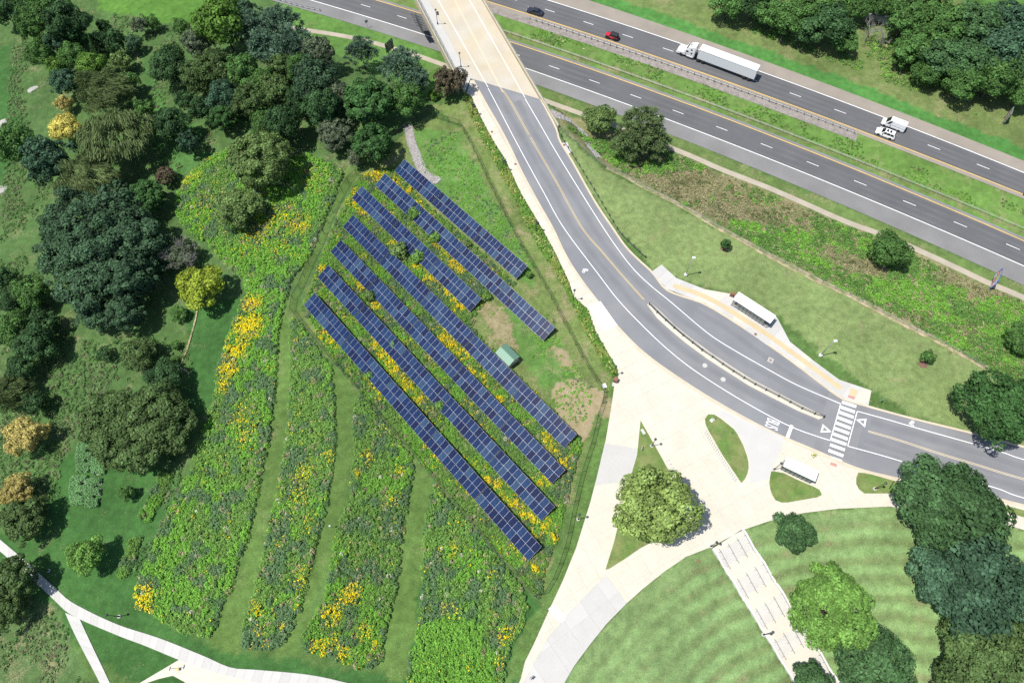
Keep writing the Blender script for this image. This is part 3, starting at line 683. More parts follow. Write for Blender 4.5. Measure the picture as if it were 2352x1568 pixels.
g = at(1770, 827); mb = MB(); mb.box(-0.55, 0.55, -0.55, 0.55, -0.05, 0.012); mb.obj('inlet_frame', M['conc_g'], road, (g[0], g[1], 0), -0.5)
gr = MB()
for k in range(6): gr.box(-0.32, 0.32, -0.33 + k * 0.115, -0.26 + k * 0.115, 0.0, 0.019)
gr.obj('inlet_grate', M['rust'], road, (g[0], g[1], 0), -0.5)

# median island with its railing
ISL = [(1486, 700), (1509, 731), (1540, 759), (1576, 789), (1625, 825), (1676, 858), (1720, 886), (1764, 909), (1831, 943), (1880, 963.5)]
ISR = [(1893, 958), (1880, 949), (1838, 929), (1770, 894), (1726, 871), (1682, 843), (1632, 810), (1584, 775), (1548, 746), (1517, 716), (1494, 695)]
isl = sheet('median_island', ats(ISL + ISR)[:, :2], 0.15, M['conc'], depth=0.25)
posts = [(948, 525), (1001, 580), (1060, 635), (1118, 688), (1180, 740), (1245, 790), (1311, 842), (1382, 888), (1453, 938), (1526, 987), (1600, 1033), (1677, 1077), (1752, 1115)]
posts = [(1176 + x / 3, 522 + y / 3) for x, y in posts] + [(1764 + x / 3, 522 + y / 3) for x, y in [(75, 1158), (155, 1200), (237, 1243), (325, 1280), (388, 1302)]]
PW = ats(posts, 0.7)[:, :2]
rail = thing('median_railing', 'low black metal railing along the narrow median island of the campus road', 'railing', (PW[0][0], PW[0][1], 0.15))
pmh = MB().box(-0.05, 0.05, -0.16, 0.16, 0, 1.0).mesh('post')
nn = normals2(np.c_[PW, PW[:, 0] * 0])
for p, n in zip(PW, nn): link('post', pmh, M['darkm'], rail, (p[0] - PW[0][0], p[1] - PW[0][1], 0), math.atan2(n[1], n[0]) - math.pi / 2)
for k, (zz, off) in enumerate(((0.95, -0.1), (0.95, 0.1), (0.6, 0.0), (0.3, 0.0))):
    MB().tube([(p[0] - PW[0][0] + n[0] * off, p[1] - PW[0][1] + n[1] * off, zz) for p, n in zip(PW, nn)], 0.035, 5).obj('rail', M['darkm'], rail)
# ------------------------------------------------------------------ paved areas, slab by slab
def clip_cells(P, dirv, s1, s2, o=(0.0, 0.0)):
    """cut polygon P into cells s1 x s2 along dirv"""
    bm = bmesh.new(); tessellate(bm, [bm.verts.new((p[0], p[1], 0)) for p in P])
    d = unit(np.array([dirv], float))[0]; n = np.array([-d[1], d[0]]); P = np.asarray(P)[:, :2]
    for v, s, off in ((d, s1, o[0]), (n, s2, o[1])):
        q = P @ v
        for k in range(int(math.floor((q.min() - off) / s)), int(math.ceil((q.max() - off) / s)) + 1):
            c = v * (k * s + off)
            bmesh.ops.bisect_plane(bm, geom=bm.verts[:] + bm.edges[:] + bm.faces[:], plane_co=(c[0], c[1], 0), plane_no=(v[0], v[1], 0))
    cells = {}
    for f in bm.faces:
        c = f.calc_center_median(); c = np.array([c.x, c.y])
        key = (math.floor((c @ d - o[0]) / s1), math.floor((c @ n - o[1]) / s2))
        cells.setdefault(key, []).append(f)
    out = []
    for key, fs in cells.items():
        sub = bmesh.new(); mp = {}
        for f in fs:
            vs = []
            for v in f.verts:
                kk = (round(v.co.x, 4), round(v.co.y, 4))
                if kk not in mp: mp[kk] = sub.verts.new(v.co)
                vs.append(mp[kk])
            if len(set(vs)) > 2:
                try: sub.faces.new(vs)
                except ValueError: pass
        out.append(sub)
    bm.free(); return out
def paving(name, P, z, mats, dirv, s1, s2, o=(0, 0), gap=0.014, label=None, base=True):
    root = sheet(name, P, z - 0.03, M['joint'], depth=0.4)
    for k, sub in enumerate(clip_cells(P, dirv, s1, s2, o)):
        if sub.faces and sum(f.calc_area() for f in sub.faces) > 0.05:
            bmesh.ops.recalc_face_normals(sub, faces=sub.faces)
            for f in sub.faces:
                if f.normal.z < 0: f.normal_flip()
            r = bmesh.ops.inset_region(sub, faces=sub.faces[:], thickness=gap, use_boundary=True)
            bmesh.ops.delete(sub, geom=r['faces'], context='FACES')
            r = bmesh.ops.extrude_face_region(sub, geom=sub.faces[:]) if False else None
            me = bpy.data.meshes.new('slab'); 
            for v in sub.verts: v.co.z = z
            sub.to_mesh(me)
            link('slab', me, mats[(k * 7 + int(k / 5)) % len(mats)], root)
        sub.free()
    return root
M['conc2'] = surf('plaza_concrete_pale', (0.505, 0.473, 0.395), var=0.05, fine=3, fvar=0.05, rough=0.9)
M['conc3'] = surf('plaza_concrete_warm', (0.495, 0.457, 0.376), var=0.05, fine=3, fvar=0.05, rough=0.9)
M['conc_g2'] = surf('grey_concrete_pale', (0.445, 0.435, 0.41), var=0.03, fvar=0.03, rough=0.9)
ZP = 0.15
kW = ats([(p[0] - 5.5, p[1] + 4) for p in RW])[:, :2]
def up_to(P, i0, i1): return [tuple(p) for p in P[i0:i1]]
# sidewalk beside the hedge, from the bridge to the plaza
swl = [(1072, 216), (1081, 220), (1108, 277), (1135, 327), (1161, 367), (1176, 400), (1196, 443), (1236, 510), (1243, 522), (1276, 582), (1306, 645), (1318, 682)]
swr = [(1376, 699), (1333, 648), (1297, 592), (1265, 527), (1234, 472), (1197, 404), (1170, 347), (1144, 297), (1115, 247), (1081, 184)]
P = ats(swl + swr)[:, :2]
paving('sidewalk', P, ZP, [M['conc'], M['conc3'], M['conc2']], P[10] - P[2], 2.0, 60)
# plaza: from the sidewalk's foot round to the stairs and the far walk
pl = [(1318, 682), (1349, 709), (1369, 762), (1393, 805), (1416, 842), (1421, 862), (1411, 884), (1406, 922), (1396, 982), (1389, 1022), (1383, 1048), (1356, 1152), (1323, 1258), (1293, 1332), (1259, 1405), (1226, 1478), (1206, 1518), (1196, 1558), (1165, 1630), (1185, 1650)]
pl += [(1206, 1560), (1260, 1462), (1310, 1405), (1360, 1352), (1393, 1322), (1439, 1385), (1476, 1352), (1526, 1312), (1576, 1278), (1632, 1256), (1706, 1217), (1764, 1197), (1844, 1178), (1924, 1168), (2044, 1163), (2160, 1180), (2311, 1205), (2352, 1217), (2600, 1280)]
pl += [(2610, 1232), (2352, 1166), (2300, 1154), (2178, 1129), (2060, 1104), (1980, 1085), (1927, 1065), (1873, 1041), (1760, 992), (1639, 926), (1539, 862), (1471, 811), (1417, 757), (1376, 699)]
dv_ = at(1814, 1548)[:2] - at(1632, 1257)[:2]
paving('plaza', ats(pl)[:, :2], ZP, [M['conc'], M['conc'], M['conc2'], M['conc3']], dv_, 3.35, 2.9, (0.4, 0.2))
# greyer curved walk
gw = [(1393, 1322), (1360, 1352), (1310, 1405), (1260, 1462), (1206, 1560), (1185, 1650), (1255, 1680), (1270, 1620), (1296, 1568), (1319, 1528), (1356, 1478), (1393, 1432), (1439, 1385)]
paving('curved_walk', ats(gw)[:, :2], ZP, [M['conc_g'], M['conc_g2']], at(1393, 1322)[:2] - at(1439, 1385)[:2], 60, 4.3)
# patches of newer concrete
P = ats([(1259, 1398), (1269, 1388), (1301, 1414), (1291, 1430), (1275, 1420)])[:, :2]
sheet('concrete_patch', P, ZP + 0.008, M['conc_w'], depth=0.02)
P = ats([(1351, 704), (1379, 692), (1418, 747), (1385, 762)])[:, :2]
sheet('concrete_patch', P, ZP + 0.008, M['conc_w'], depth=0.02)
P = ats([(1383, 1018), (1466, 1030), (1448, 1110), (1366, 1118)])[:, :2]
sheet('concrete_patch', ats([(1389, 1018), (1467, 1030), (1447, 1105), (1366, 1115)])[:, :2], ZP + 0.006, M['conc_g'], depth=0.02)
sheet('concrete_patch', ats([(1636, 948), (1660, 944), (1800, 1005), (1790, 1040), (1764, 1100), (1722, 1110), (1722, 1060), (1708, 1018), (1690, 985), (1660, 960)])[:, :2], ZP + 0.006, M['conc_g2'], depth=0.02)
# lawn islands in the plaza
ISLANDS = [
    [(1471, 966), (1463, 1045), (1446, 1102), (1409, 1248), (1389, 1312), (1443, 1278), (1466, 1261), (1520, 1232), (1583, 1203), (1560, 1125), (1516, 1045)],
    [(1626, 952), (1617, 965), (1623, 982), (1659, 1045), (1703, 1110), (1714, 1095), (1719, 1075), (1718, 1055), (1706, 1022), (1689, 989), (1656, 962), (1640, 952)],
    [(1771, 1082), (1797, 1085), (1831, 1102), (1874, 1120), (1887, 1128), (1887, 1140), (1801, 1155), (1785, 1152), (1777, 1145), (1769, 1128), (1766, 1105)],
    [(1971, 1085), (1991, 1087), (2064, 1107), (2178, 1133), (2300, 1158), (2352, 1172), (2600, 1236), (2600, 1250), (2352, 1188), (2317, 1178), (2180, 1148), (2054, 1133), (1984, 1133), (1968, 1120), (1964, 1102)]]
for q in ISLANDS:
    sheet('lawn', resample(ats(q + q[:1])[:, :2], 1.2, False)[:-1], ZP + 0.04, M['lawn'], depth=0.1)
# bus stop pavement on the far side of the road
bs = [(1496, 625), (1519, 608), (1553, 639), (1619, 665), (1676, 675), (1720, 690), (1784, 729), (1814, 785), (1870, 830), (1927, 872), (2001, 897), (1994, 932), (1945, 918), (1916, 902), (1833, 838), (1766, 790), (1678, 731), (1618, 696), (1581, 683), (1532, 664)]
paving('bus_stop_pavement', ats(bs)[:, :2], ZP, [M['conc_g2'], M['conc_g'], M['conc2']], at(1927, 872)[:2] - at(1676, 675)[:2], 2.2, 30)
def band(pts, w, mat, nm):
    Pb = resample(ats(pts)[:, :2], 2.3, True)
    for i in range(len(Pb) - 1):
        q = Pb[i:i + 2].copy(); dq = (q[1] - q[0]) * 0.008; q[0] += dq; q[1] -= dq
        link('paver', strip_mesh('paver', q, w / 2, w / 2, ZP + 0.006, skirt=0.02), mat, bandroot)
bandroot = sheet('paver_band', ats([(1546, 656), (1548, 656), (1548, 658)])[:, :2], ZP + 0.004, M['conc_y'], depth=0.02)
band([(1546, 656), (1600, 674), (1640, 692), (1690, 722), (1764, 770), (1800, 796), (1860, 840), (1932, 893)], 1.15, M['conc_y'], 'paver')
sheet('paver_band', ats([(1953, 891), (1971, 897), (1965, 911), (1949, 906)])[:, :2], ZP + 0.008, M['conc_y'], depth=0.02)
sheet('tactile_ramp', ats([(1949, 907), (1964, 912), (1961, 918), (1946, 912)])[:, :2], ZP + 0.008, M['conc_r'], depth=0.02)
sheet('tactile_ramp', ats([N2D(p, 3.92, 3050, 1780) for p in ((1065, 267), (1165, 295), (1155, 343), (1053, 308))])[:, :2], ZP + 0.008, M['conc_r'], depth=0.02)
# low storm inlet slab at the bus bay
sheet('inlet_slab', ats([(1711, 757), (1718, 751), (1768, 788), (1762, 794)])[:, :2], ZP + 0.012, M['conc_g'], depth=0.05)
for p, r in (((1735, 768), 0.33), ((1130, 304), 0.32), ((1184, 378), 0.32)):
    o = MB().lathe([(r, 0), (r, 0.02)], 18).obj('manhole_cover', M['rust'], None, (*at(*p)[:2], ZP)); tag(o, kind='structure')
P = ats([(1290, 330), (1303, 327), (1313, 350), (1303, 357)])[:, :2]
sheet('concrete_pad', P, 0.14, M['conc_g2'], depth=0.3)
o = MB().lathe([(0.34, 0), (0.34, 0.02)], 18).obj('manhole_cover', M['rust'], None, (*at(1296, 334)[:2], 0.14)); tag(o, kind='structure')

# footpaths on the low side, slab by slab on the slope
def footpath(name, left, right, step, mats, dz=0.07):
    A = resample(gps(left)[:, :2], step, True); B = resample(gps(right)[:, :2], step, True); n = len(A)
    t = np.linspace(0, 1, n); B = np.stack([np.interp(t, np.linspace(0, 1, len(B)), B[:, k]) for k in range(2)], 1)
    za = hgt(A[:, 0], A[:, 1]) + dz; zb = hgt(B[:, 0], B[:, 1]) + dz
    V = [(*A[i], za[i] - 0.03) for i in range(n)] + [(*B[i], zb[i] - 0.03) for i in range(n)]
    root = link(name, mesh_from(name, V, [(i, i + 1, n + i + 1, n + i) for i in range(n - 1)]), M['joint']); tag(root, kind='structure')
    g_ = 0.006
    for i in range(n - 1):
        a0 = A[i] + (A[i + 1] - A[i]) * g_; a1 = A[i + 1] - (A[i + 1] - A[i]) * g_; b0 = B[i] + (B[i + 1] - B[i]) * g_; b1 = B[i + 1] - (B[i + 1] - B[i]) * g_
        V = [(*a0, za[i]), (*a1, za[i + 1]), (*b1, zb[i + 1]), (*b0, zb[i])]; V += [(x, y, z - 0.15) for x, y, z in V]
        link('slab', mesh_from('slab', V, [(0, 3, 2, 1), (0, 1, 5, 4), (1, 2, 6, 5), (2, 3, 7, 6), (3, 0, 4, 7)]), mats[i % len(mats)], root)
    return root
PM = [M['conc_g2'], M['conc_g'], M['conc_g2']]
footpath('footpath', [(-60, 1190), (0, 1238), (67, 1295), (133, 1355), (170, 1385), (267, 1432), (367, 1465), (467, 1505), (530, 1532), (588, 1537), (705, 1548), (788, 1565), (900, 1595)],
         [(-60, 1218), (0, 1265), (83, 1338), (130, 1382), (165, 1412), (267, 1457), (333, 1482), (413, 1515), (470, 1535), (560, 1560), (690, 1590), (770, 1610), (880, 1640)], 1.7, PM)
footpath('footpath', [(183, 1420), (210, 1478), (253, 1568), (285, 1640)], [(150, 1406), (173, 1458), (230, 1568), (262, 1640)], 1.7, PM, 0.085)
footpath('footpath', [(413, 1513), (470, 1535), (560, 1560), (640, 1578)], [(300, 1580), (405, 1549), (440, 1580), (600, 1620)], 1.9, [M['conc'], M['conc2']], 0.055)
strip('trail', resample(gps([(560, 40), (660, 62), (765, 79), (828, 91), (888, 107), (955, 127), (1021, 150), (1140, 190), (1256, 233), (1336, 262), (1430, 296), (1529, 335), (1593, 361), (1659, 390), (1764, 431), (1847, 467), (1914, 497), (1971, 520), (2004, 531), (2097, 569), (2197, 615), (2271, 650), (2352, 684), (2600, 800)])[:, :2], 1.5), 1.5, M['trail'], dz=0.02, cross=3)
strip('fence_line_bare_strip', resample(gps([(1393, 385), (1436, 405), (1476, 428), (1536, 458), (1576, 479), (1649, 522), (1709, 554), (1764, 585), (1864, 637), (1964, 684), (2031, 720), (2097, 754), (2164, 787), (2231, 824), (2270, 848)])[:, :2], 1.2), 1.35, M['dirt'], dz=0.0, cross=3)

# ------------------------------------------------------------------ stairs going down from the plaza
sl0, sl1 = at(1640, 1257)[:2], gp(1818, 1546)[:2]; sd = unit((sl1 - sl0)[None])[0]; sn = np.array([-sd[1], sd[0]])
swid = abs((at(1705, 1219)[:2] - sl0) @ sn)
stairs = thing('stairs', 'broad pale concrete stairway descending from the plaza across the striped lawn', 'stairs', (0, 0, 0))
def sp(a, b, z): p = sl0 + sd * a + sn * b; return (p[0], p[1], z)
zc = ZP; a = 0.0; flights = []; NF = 6
starts = [1.1 + 5.85 * k for k in range(NF)]
M['nose'] = surf('stair_concrete', (0.47, 0.455, 0.42), var=0.06, fvar=0.06, rough=0.9)
riser, tread = 0.15, 0.36
prev = 0.0
for k, s0 in enumerate(starts):
    mb = MB(); mb.add([sp(prev, 0, zc), sp(s0, 0, zc), sp(s0, swid, zc), sp(prev, swid, zc), sp(prev, 0, zc - .4), sp(s0, 0, zc - .4), sp(s0, swid, zc - .4), sp(prev, swid, zc - .4)],
                      [(0, 1, 2, 3), (0, 4, 5, 1), (1, 5, 6, 2), (2, 6, 7, 3), (3, 7, 4, 0)]); mb.obj('landing', M['conc2'], stairs)
    z_top = zc
    for j in range(8):
        zc -= riser; b0 = s0 + j * tread; b1 = b0 + tread
        mb = MB(); mb.add([sp(b0, 0, zc), sp(b1, 0, zc), sp(b1, swid, zc), sp(b0, swid, zc), sp(b0, 0, zc - .35), sp(b1, 0, zc - .35), sp(b1, swid, zc - .35), sp(b0, swid, zc - .35)],
                          [(0, 1, 2, 3), (0, 4, 5, 1), (1, 5, 6, 2), (2, 6, 7, 3), (3, 7, 4, 0)]); mb.obj('step', M['nose'], stairs)
    prev = s0 + 8 * tread
    for off in (0.30, swid * 0.36, swid * 0.68, swid - 0.3):
        zt, zb = z_top + 0.92, zc + 0.92
        mb = MB(); mb.tube([sp(s0 - 0.5, off, zt - 0.06), sp(s0 - 0.1, off, zt), sp(prev, off, zb), sp(prev + 0.5, off, zb - 0.02), sp(prev + 0.5, off, zb - 0.25)], 0.028, 6)
        for q in (s0 + 0.05, (s0 + prev) / 2, prev - 0.05):
            zz = z_top - (q - s0) / (8 * tread) * 8 * riser
            mb.tube([sp(q, off, zz - 0.2), sp(q, off, zz + 0.92)], 0.024, 6)
        mb.obj('handrail', M['steel_w'], stairs, smooth=True)
mb = MB(); mb.add([sp(prev, 0, zc), sp(prev + 6, 0, zc), sp(prev + 6, swid, zc), sp(prev, swid, zc)], [(0, 1, 2, 3)]); mb.obj('landing', M['conc2'], stairs)
tot = 8 * riser
for side in (-0.25, swid + 0.25):
    mb = MB()
    for k, s0 in enumerate(starts):
        z0 = ZP - k * tot + 0.12; pe = s0 + 8 * tread; nxt = starts[k + 1] if k + 1 < NF else pe + 5; ps = 0 if k == 0 else starts[k - 1] + 8 * tread
        for (q0, q1, za_, zb_) in ((ps, s0, z0, z0), (s0, pe, z0, z0 - tot)):
            mb.add([sp(q0, side - .2, za_), sp(q1, side - .2, zb_), sp(q1, side + .2, zb_), sp(q0, side + .2, za_), sp(q0, side - .2, za_ - 1.6), sp(q1, side - .2, zb_ - 1.6), sp(q1, side + .2, zb_ - 1.6), sp(q0, side + .2, za_ - 1.6)],
                   [(0, 1, 2, 3), (0, 4, 5, 1), (2, 6, 7, 3), (0, 3, 7, 4), (1, 5, 6, 2)])
    mb.obj('cheek_wall', M['conc_w'], stairs)
# ------------------------------------------------------------------ solar arrays: seven rows, tables of 12 x 2 modules
def cell_mat(name, c, tint):
    m, t, b = new_mat(name); N, L = t.nodes, t.links
    tc = N.new('ShaderNodeTexCoord'); br = N.new('ShaderNodeTexBrick'); br.offset = 0.0
    br.inputs['Scale'].default_value = 1.0; br.inputs['Brick Width'].default_value = 0.156; br.inputs['Row Height'].default_value = 0.156
    br.inputs['Mortar Size'].default_value = 0.006; br.inputs['Color1'].default_value = rgb(c); br.inputs['Color2'].default_value = rgb(c, 1.25); br.inputs['Mortar'].default_value = rgb(c, 1.9)
    L.new(tc.outputs['Object'], br.inputs['Vector'])
    nz = N.new('ShaderNodeTexNoise'); nz.inputs['Scale'].default_value = 1.3; L.new(tc.outputs['Object'], nz.inputs['Vector'])
    r = N.new('ShaderNodeMapRange'); r.inputs[1].default_value = 0.3; r.inputs[2].default_value = 0.7; r.inputs[3].default_value = 0.8; r.inputs[4].default_value = 1.25; L.new(nz.outputs[0], r.inputs[0])
    v = N.new('ShaderNodeVectorMath'); v.operation = 'SCALE'; L.new(br.outputs[0], v.inputs[0]); L.new(r.outputs[0], v.inputs['Scale'])
    L.new(v.outputs[0], b.inputs['Base Color']); b.inputs['Roughness'].default_value = 0.14; b.inputs['Specular IOR Level'].default_value = 0.35
    b.inputs['Coat Weight'].default_value = 0.0; b.inputs['Coat Roughness'].default_value = 0.05
    return m
CELLS = [cell_mat('solar_cells_a', (0.006, 0.016, 0.052), 0), cell_mat('solar_cells_b', (0.005, 0.010, 0.036), 0), cell_mat('solar_cells_c', (0.010, 0.026, 0.068), 0), cell_mat('solar_cells_d', (0.020, 0.042, 0.082), 0)]
M['alu'] = plain('aluminium_frame', (0.46, 0.47, 0.52), 0.45, 0.2)
MW, MH = 1.255, 1.86
def glass_mesh(nm, mat):
    me_ = MB().box(0.014, MW - 0.014, 0.014, MH - 0.014, 0.01, 0.045).mesh(nm); me_.materials.append(mat); return me_
GLS = [glass_mesh('solar_glass', c) for c in CELLS]
fm = MB()
fm.box(0, MW, 0, 0.014, 0, 0.04).box(0, MW, MH - 0.014, MH, 0, 0.04).box(0, 0.014, 0.014, MH - 0.014, 0, 0.04).box(MW - 0.014, MW, 0.014, MH - 0.014, 0, 0.04)
FRM = fm.mesh('module_frame'); FRM.materials.append(M['alu'])
TILT = math.radians(23); LOW = 0.75
ROWS = {1: [(1617.5, 636.6), (1766, 768), (1928, 917), (2110.9, 1064.9)], 2: [(1539.7, 693.5), (1687.7, 828.7), (1852.7, 976.6), (2028.7, 1138.1), (2221.3, 1310.3)],
        3: [(1447.3, 744.2), (1592, 882.8), (1752.7, 1035.3), (1926.7, 1195.5)], 4: [(1412, 858.5), (1558.8, 1002.7), (1723.4, 1162.9), (1901.9, 1339.1), (2097, 1529.7), (2308.9, 1737.8)],
        5: [(1363, 958), (1510.9, 1108), (1673.6, 1277.7), (1854, 1461.6), (2049.6, 1661.8), (2262.7, 1880.6)], 6: [(1312.7, 1059.5), (1461.9, 1217.7), (1626.4, 1395), (1805.5, 1587.3), (2005.2, 1796.6), (2221.2, 2027.6)],
        7: [(1257.8, 1170.5), (1407.8, 1334.3), (1572.6, 1516.6), (1754, 1718.6), (1954, 1941), (2168.9, 2187.3)]}
HIGH = LOW + 2 * MH * math.sin(TILT)
PANELS = []       # footprints, for keeping plants clear
hut_mm = MB().box(-0.06, 0.06, -0.06, 0.06, 0, 1)
ordn = ['first', 'second', 'third', 'fourth', 'fifth', 'sixth', 'seventh']
for r, pts in ROWS.items():
    T = gps(np.array(pts) / 1.741497, HIGH)
    A0, A1 = T[0, :2], T[-1, :2]; d = unit((A1 - A0)[None])[0]; dn = np.array([d[1], -d[0]])     # dn: down the slope of the panels
    if dn[0] > 0: dn = -dn
    s = (T[:, :2] - A0) @ d
    for k in range(len(s) - 1):
        n_mod = 12; L_ = s[k + 1] - s[k]; gap = 0.16; pitch = (L_ - gap) / n_mod
        sx = pitch / MW
        p0 = A0 + d * (s[k] + (gap / 2 if k else 0)); p1 = A0 + d * (s[k] + L_ - gap / 2)
        lo0 = p0 + dn * (2 * MH * math.cos(TILT)); lo1 = p1 + dn * (2 * MH * math.cos(TILT))
        PANELS.append(np.array([p0, p1, lo1, lo0]))
        c0 = (p0 + lo0) / 2; c1 = (p1 + lo1) / 2; z0, z1 = gz(*c0), gz(*c1); zb = min(gz(*p0), gz(*p1)) 
        where = 'at the fence corner end of its row' if k == 0 else ('at the plaza end of its row' if k == len(s) - 2 else 'table %s of its row from the woodland end' % ordn[k])
        rowlab = {1: 'the row beside the gravel swale', 2: 'the second row from the gravel swale', 3: 'the short third row from the gravel swale', 4: 'the row beside the green-roofed hut', 5: 'the first row behind the hut row', 6: 'the second row from the meadow fence', 7: 'the row beside the meadow fence'}[r]
        lab = {0: 'blue solar table, woodland end of ' + rowlab}.get(k, 'blue solar table, plaza end of ' + rowlab if k == len(s) - 2 else 'blue solar table, %s from the woodland in ' % ordn[k] + rowlab)
        root = thing('solar_table', lab, 'solar panels', (p0[0], p0[1], z0), 0, 'solar tables in seven rows')
        # local frame: x along the row, y up the slope of the glass
        xv = Vector((d[0], d[1], (z1 - z0) / max(L_, .1))).normalized(); hy = Vector((-dn[0], -dn[1], 0)); yv = (hy * math.cos(TILT) + Vector((0, 0, 1)) * math.sin(TILT)); zv = xv.cross(yv).normalized(); yv = zv.cross(xv)
        org = Vector((lo0[0], lo0[1], z0 + LOW)) - root.location
        R3 = Matrix((xv, yv, zv)).transposed().to_4x4()
        for i in range(n_mod):
            for j in range(2):
                q = org + xv * (i * pitch) + yv * (j * (MH + 0.02))
                o = link('solar_module', FRM, None, root); o.matrix_local = Matrix.Translation(q) @ R3 @ Matrix.Diagonal((sx * 0.992, 1, 1, 1))
                w_ = rng.random(); gi = 0 if w_ < .42 else 1 if w_ < .62 else 2 if w_ < .85 else 3
                g_ = link('cell_glass', GLS[gi], None, o)
        # racking: purlins, posts
        for f_ in (0.22, 0.78):
            a = org + yv * (2 * MH * f_) - zv * 0.06; MB().bar(a, a + xv * (L_ - gap), 0.07, 0.10).obj('purlin', M['steel'], root)
        for f_ in (0.12, 0.5, 0.88):
            for g2, hh in ((0.2, None), (0.8, None)):
                top = org + xv * (L_ * f_) + yv * (2 * MH * g2) - zv * 0.1
                w = root.location + top
                MB().bar((top.x, top.y, gz(w.x, w.y) - root.location.z - 0.2), top, 0.09).obj('post', M['steel'], root)

# ------------------------------------------------------------------ fences
M['link_d'] = mesh_screen('black_chain_link', (0.015, 0.022, 0.018), 0.20)
M['link_g'] = mesh_screen('galvanised_chain_link', (0.26, 0.34, 0.32), 0.22)
sf = [(981, 267), (1020, 278), (1058, 290), (1088, 347), (1121, 417), (1165, 507), (1186, 547), (1219, 605), (1259, 672), (1296, 744), (1336, 819), (1363, 867), (1388, 901)]
sg = [(1384, 925), (1376, 945), (1358, 1022), (1349, 1047), (1333, 1097), (1316, 1170), (1301, 1247), (1276, 1320), (1239, 1382), (1209, 1350), (1157, 1290), (1085, 1205), (1018, 1127), (941, 1034), (890, 977), (831, 907), (761, 826), (695, 747), (670, 714), (676, 687), (691, 661), (711, 614), (735, 564), (755, 512), (775, 469), (796, 425), (831, 389), (870, 350), (930, 300), (981, 267)]
f1 = thing('field_fence', 'tall black chain-link fence round the solar field, panels along the hedge', 'fence', (0, 0, 0))
fence_run(f1, gps(sf)[:, :2], 0, 2.1, 3.0, 0.07, M['black'], M['link_d'], terrain=True, rail_r=0.035)
f2 = thing('field_fence', 'tall black chain-link fence round the solar field, panels along the meadow', 'fence', (0, 0, 0))
fence_run(f2, gps(sg)[:, :2], 0, 2.1, 3.0, 0.07, M['black'], M['link_d'], terrain=True, rail_r=0.045)
ga, gb = gp(1388, 901), gp(1384, 925)
gate = thing('field_gate', 'black double-leaf field gate at the plaza end of the solar fence', 'gate', (ga[0], ga[1], ga[2]))
gv = (gb - ga)[:2]
for (t0_, t1_) in ((0.02, 0.49), (0.51, 0.98)):
    a, b = gv * t0_, gv * t1_; mb = MB()
    for zz in (0.12, 1.05, 2.0): mb.bar((*a, zz), (*b, zz), 0.06)
    mb.bar((*a, 0.1), (*a, 2.03), 0.06).bar((*b, 0.1), (*b, 2.03), 0.06); lf = mb.obj('gate_leaf', M['black'], gate)
    link('mesh_panel', mesh_from('mesh_panel', [(*a, .12), (*b, .12), (*b, 2), (*a, 2)], [(0, 1, 2, 3)]), M['link_d'], lf)
for p in (gv * 0, gv): MB().box(p[0] - .06, p[0] + .06, p[1] - .06, p[1] + .06, -0.1, 2.3).obj('gate_post', M['black'], gate)
# insulator caps: small white lamps on the meadow side fence
f3 = thing('bank_fence', 'thin grey chain-link fence on a bare strip above the highway bank', 'fence', (0, 0, 0))
fence_run(f3, gps([(1286, 299), (1319, 325), (1363, 365), (1393, 385), (1436, 405), (1476, 429), (1536, 459), (1576, 480), (1649, 523), (1709, 555), (1764, 586), (1864, 638), (1964, 685), (2031, 721), (2097, 755), (2164, 788), (2231, 825), (2264, 847)])[:, :2], 0, 1.3, 3.0, 0.06, M['steel_w'], M['link_g'], terrain=True, rail=False)
# guardrails: galvanised beam on posts
wprof = [(-0.045, 0.54), (0.03, 0.60), (-0.03, 0.68), (0.03, 0.76), (-0.045, 0.82)]
def guardrail(name, label, P, gap, zf, mat, mat_p, post_side, posts_h=0.80):
    root = thing(name, label, 'guardrail', (0, 0, 0)); R = resample(P, gap, False); n = normals2(R); zz = zf(R)
    mb = MB(); rows = [[(R[i][0] + n[i][0] * o, R[i][1] + n[i][1] * o, zz[i] + h) for i in range(len(R))] for o, h in wprof]
    k = len(R)
    mb.add([p for rw in rows for p in rw], [(a * k + i, a * k + i + 1, (a + 1) * k + i + 1, (a + 1) * k + i) for a in range(4) for i in range(k - 1)])
    mb.obj('rail_beam', mat, root)
    pm_ = MB().box(-0.08, 0.08, -0.09, 0.09, -0.1, posts_h).mesh('post')
    for i in range(k): link('post', pm_, mat_p, root, (R[i][0] + n[i][0] * post_side, R[i][1] + n[i][1] * post_side, zz[i]), math.atan2(n[i][1], n[i][0]))
    return root
fl = lambda R: np.full(len(R), HZ)
tr_ = lambda R: hgt(R[:, 0], R[:, 1])
ue = dash_u(NB_DASH, (1946, 301))
guardrail('guardrail', 'long galvanised guardrail on a gravel strip along the median edge', hw_line(NB_RAIL, -60, ue, 1.9), 1.905, fl, M['steel'], M['steel_w'], -0.18)
guardrail('guardrail', 'short galvanised guardrail at the grass verge before the bridge', gps([(560, -28), (640, 2), (690, 17), (735, 27)])[:, :2], 1.905, tr_, M['steel'], M['steel_w'], 0.2)
guardrail('guardrail', 'black guardrail curving beside the campus road lawn', gps([(1281, 299), (1298, 330), (1319, 362), (1363, 434), (1416, 523), (1429, 540), (1453, 563), (1469, 579), (1481, 585), (1482, 590)], 0.5)[:, :2], 1.95, tr_, M['darkm'], M['black'], 0.2, 0.85)
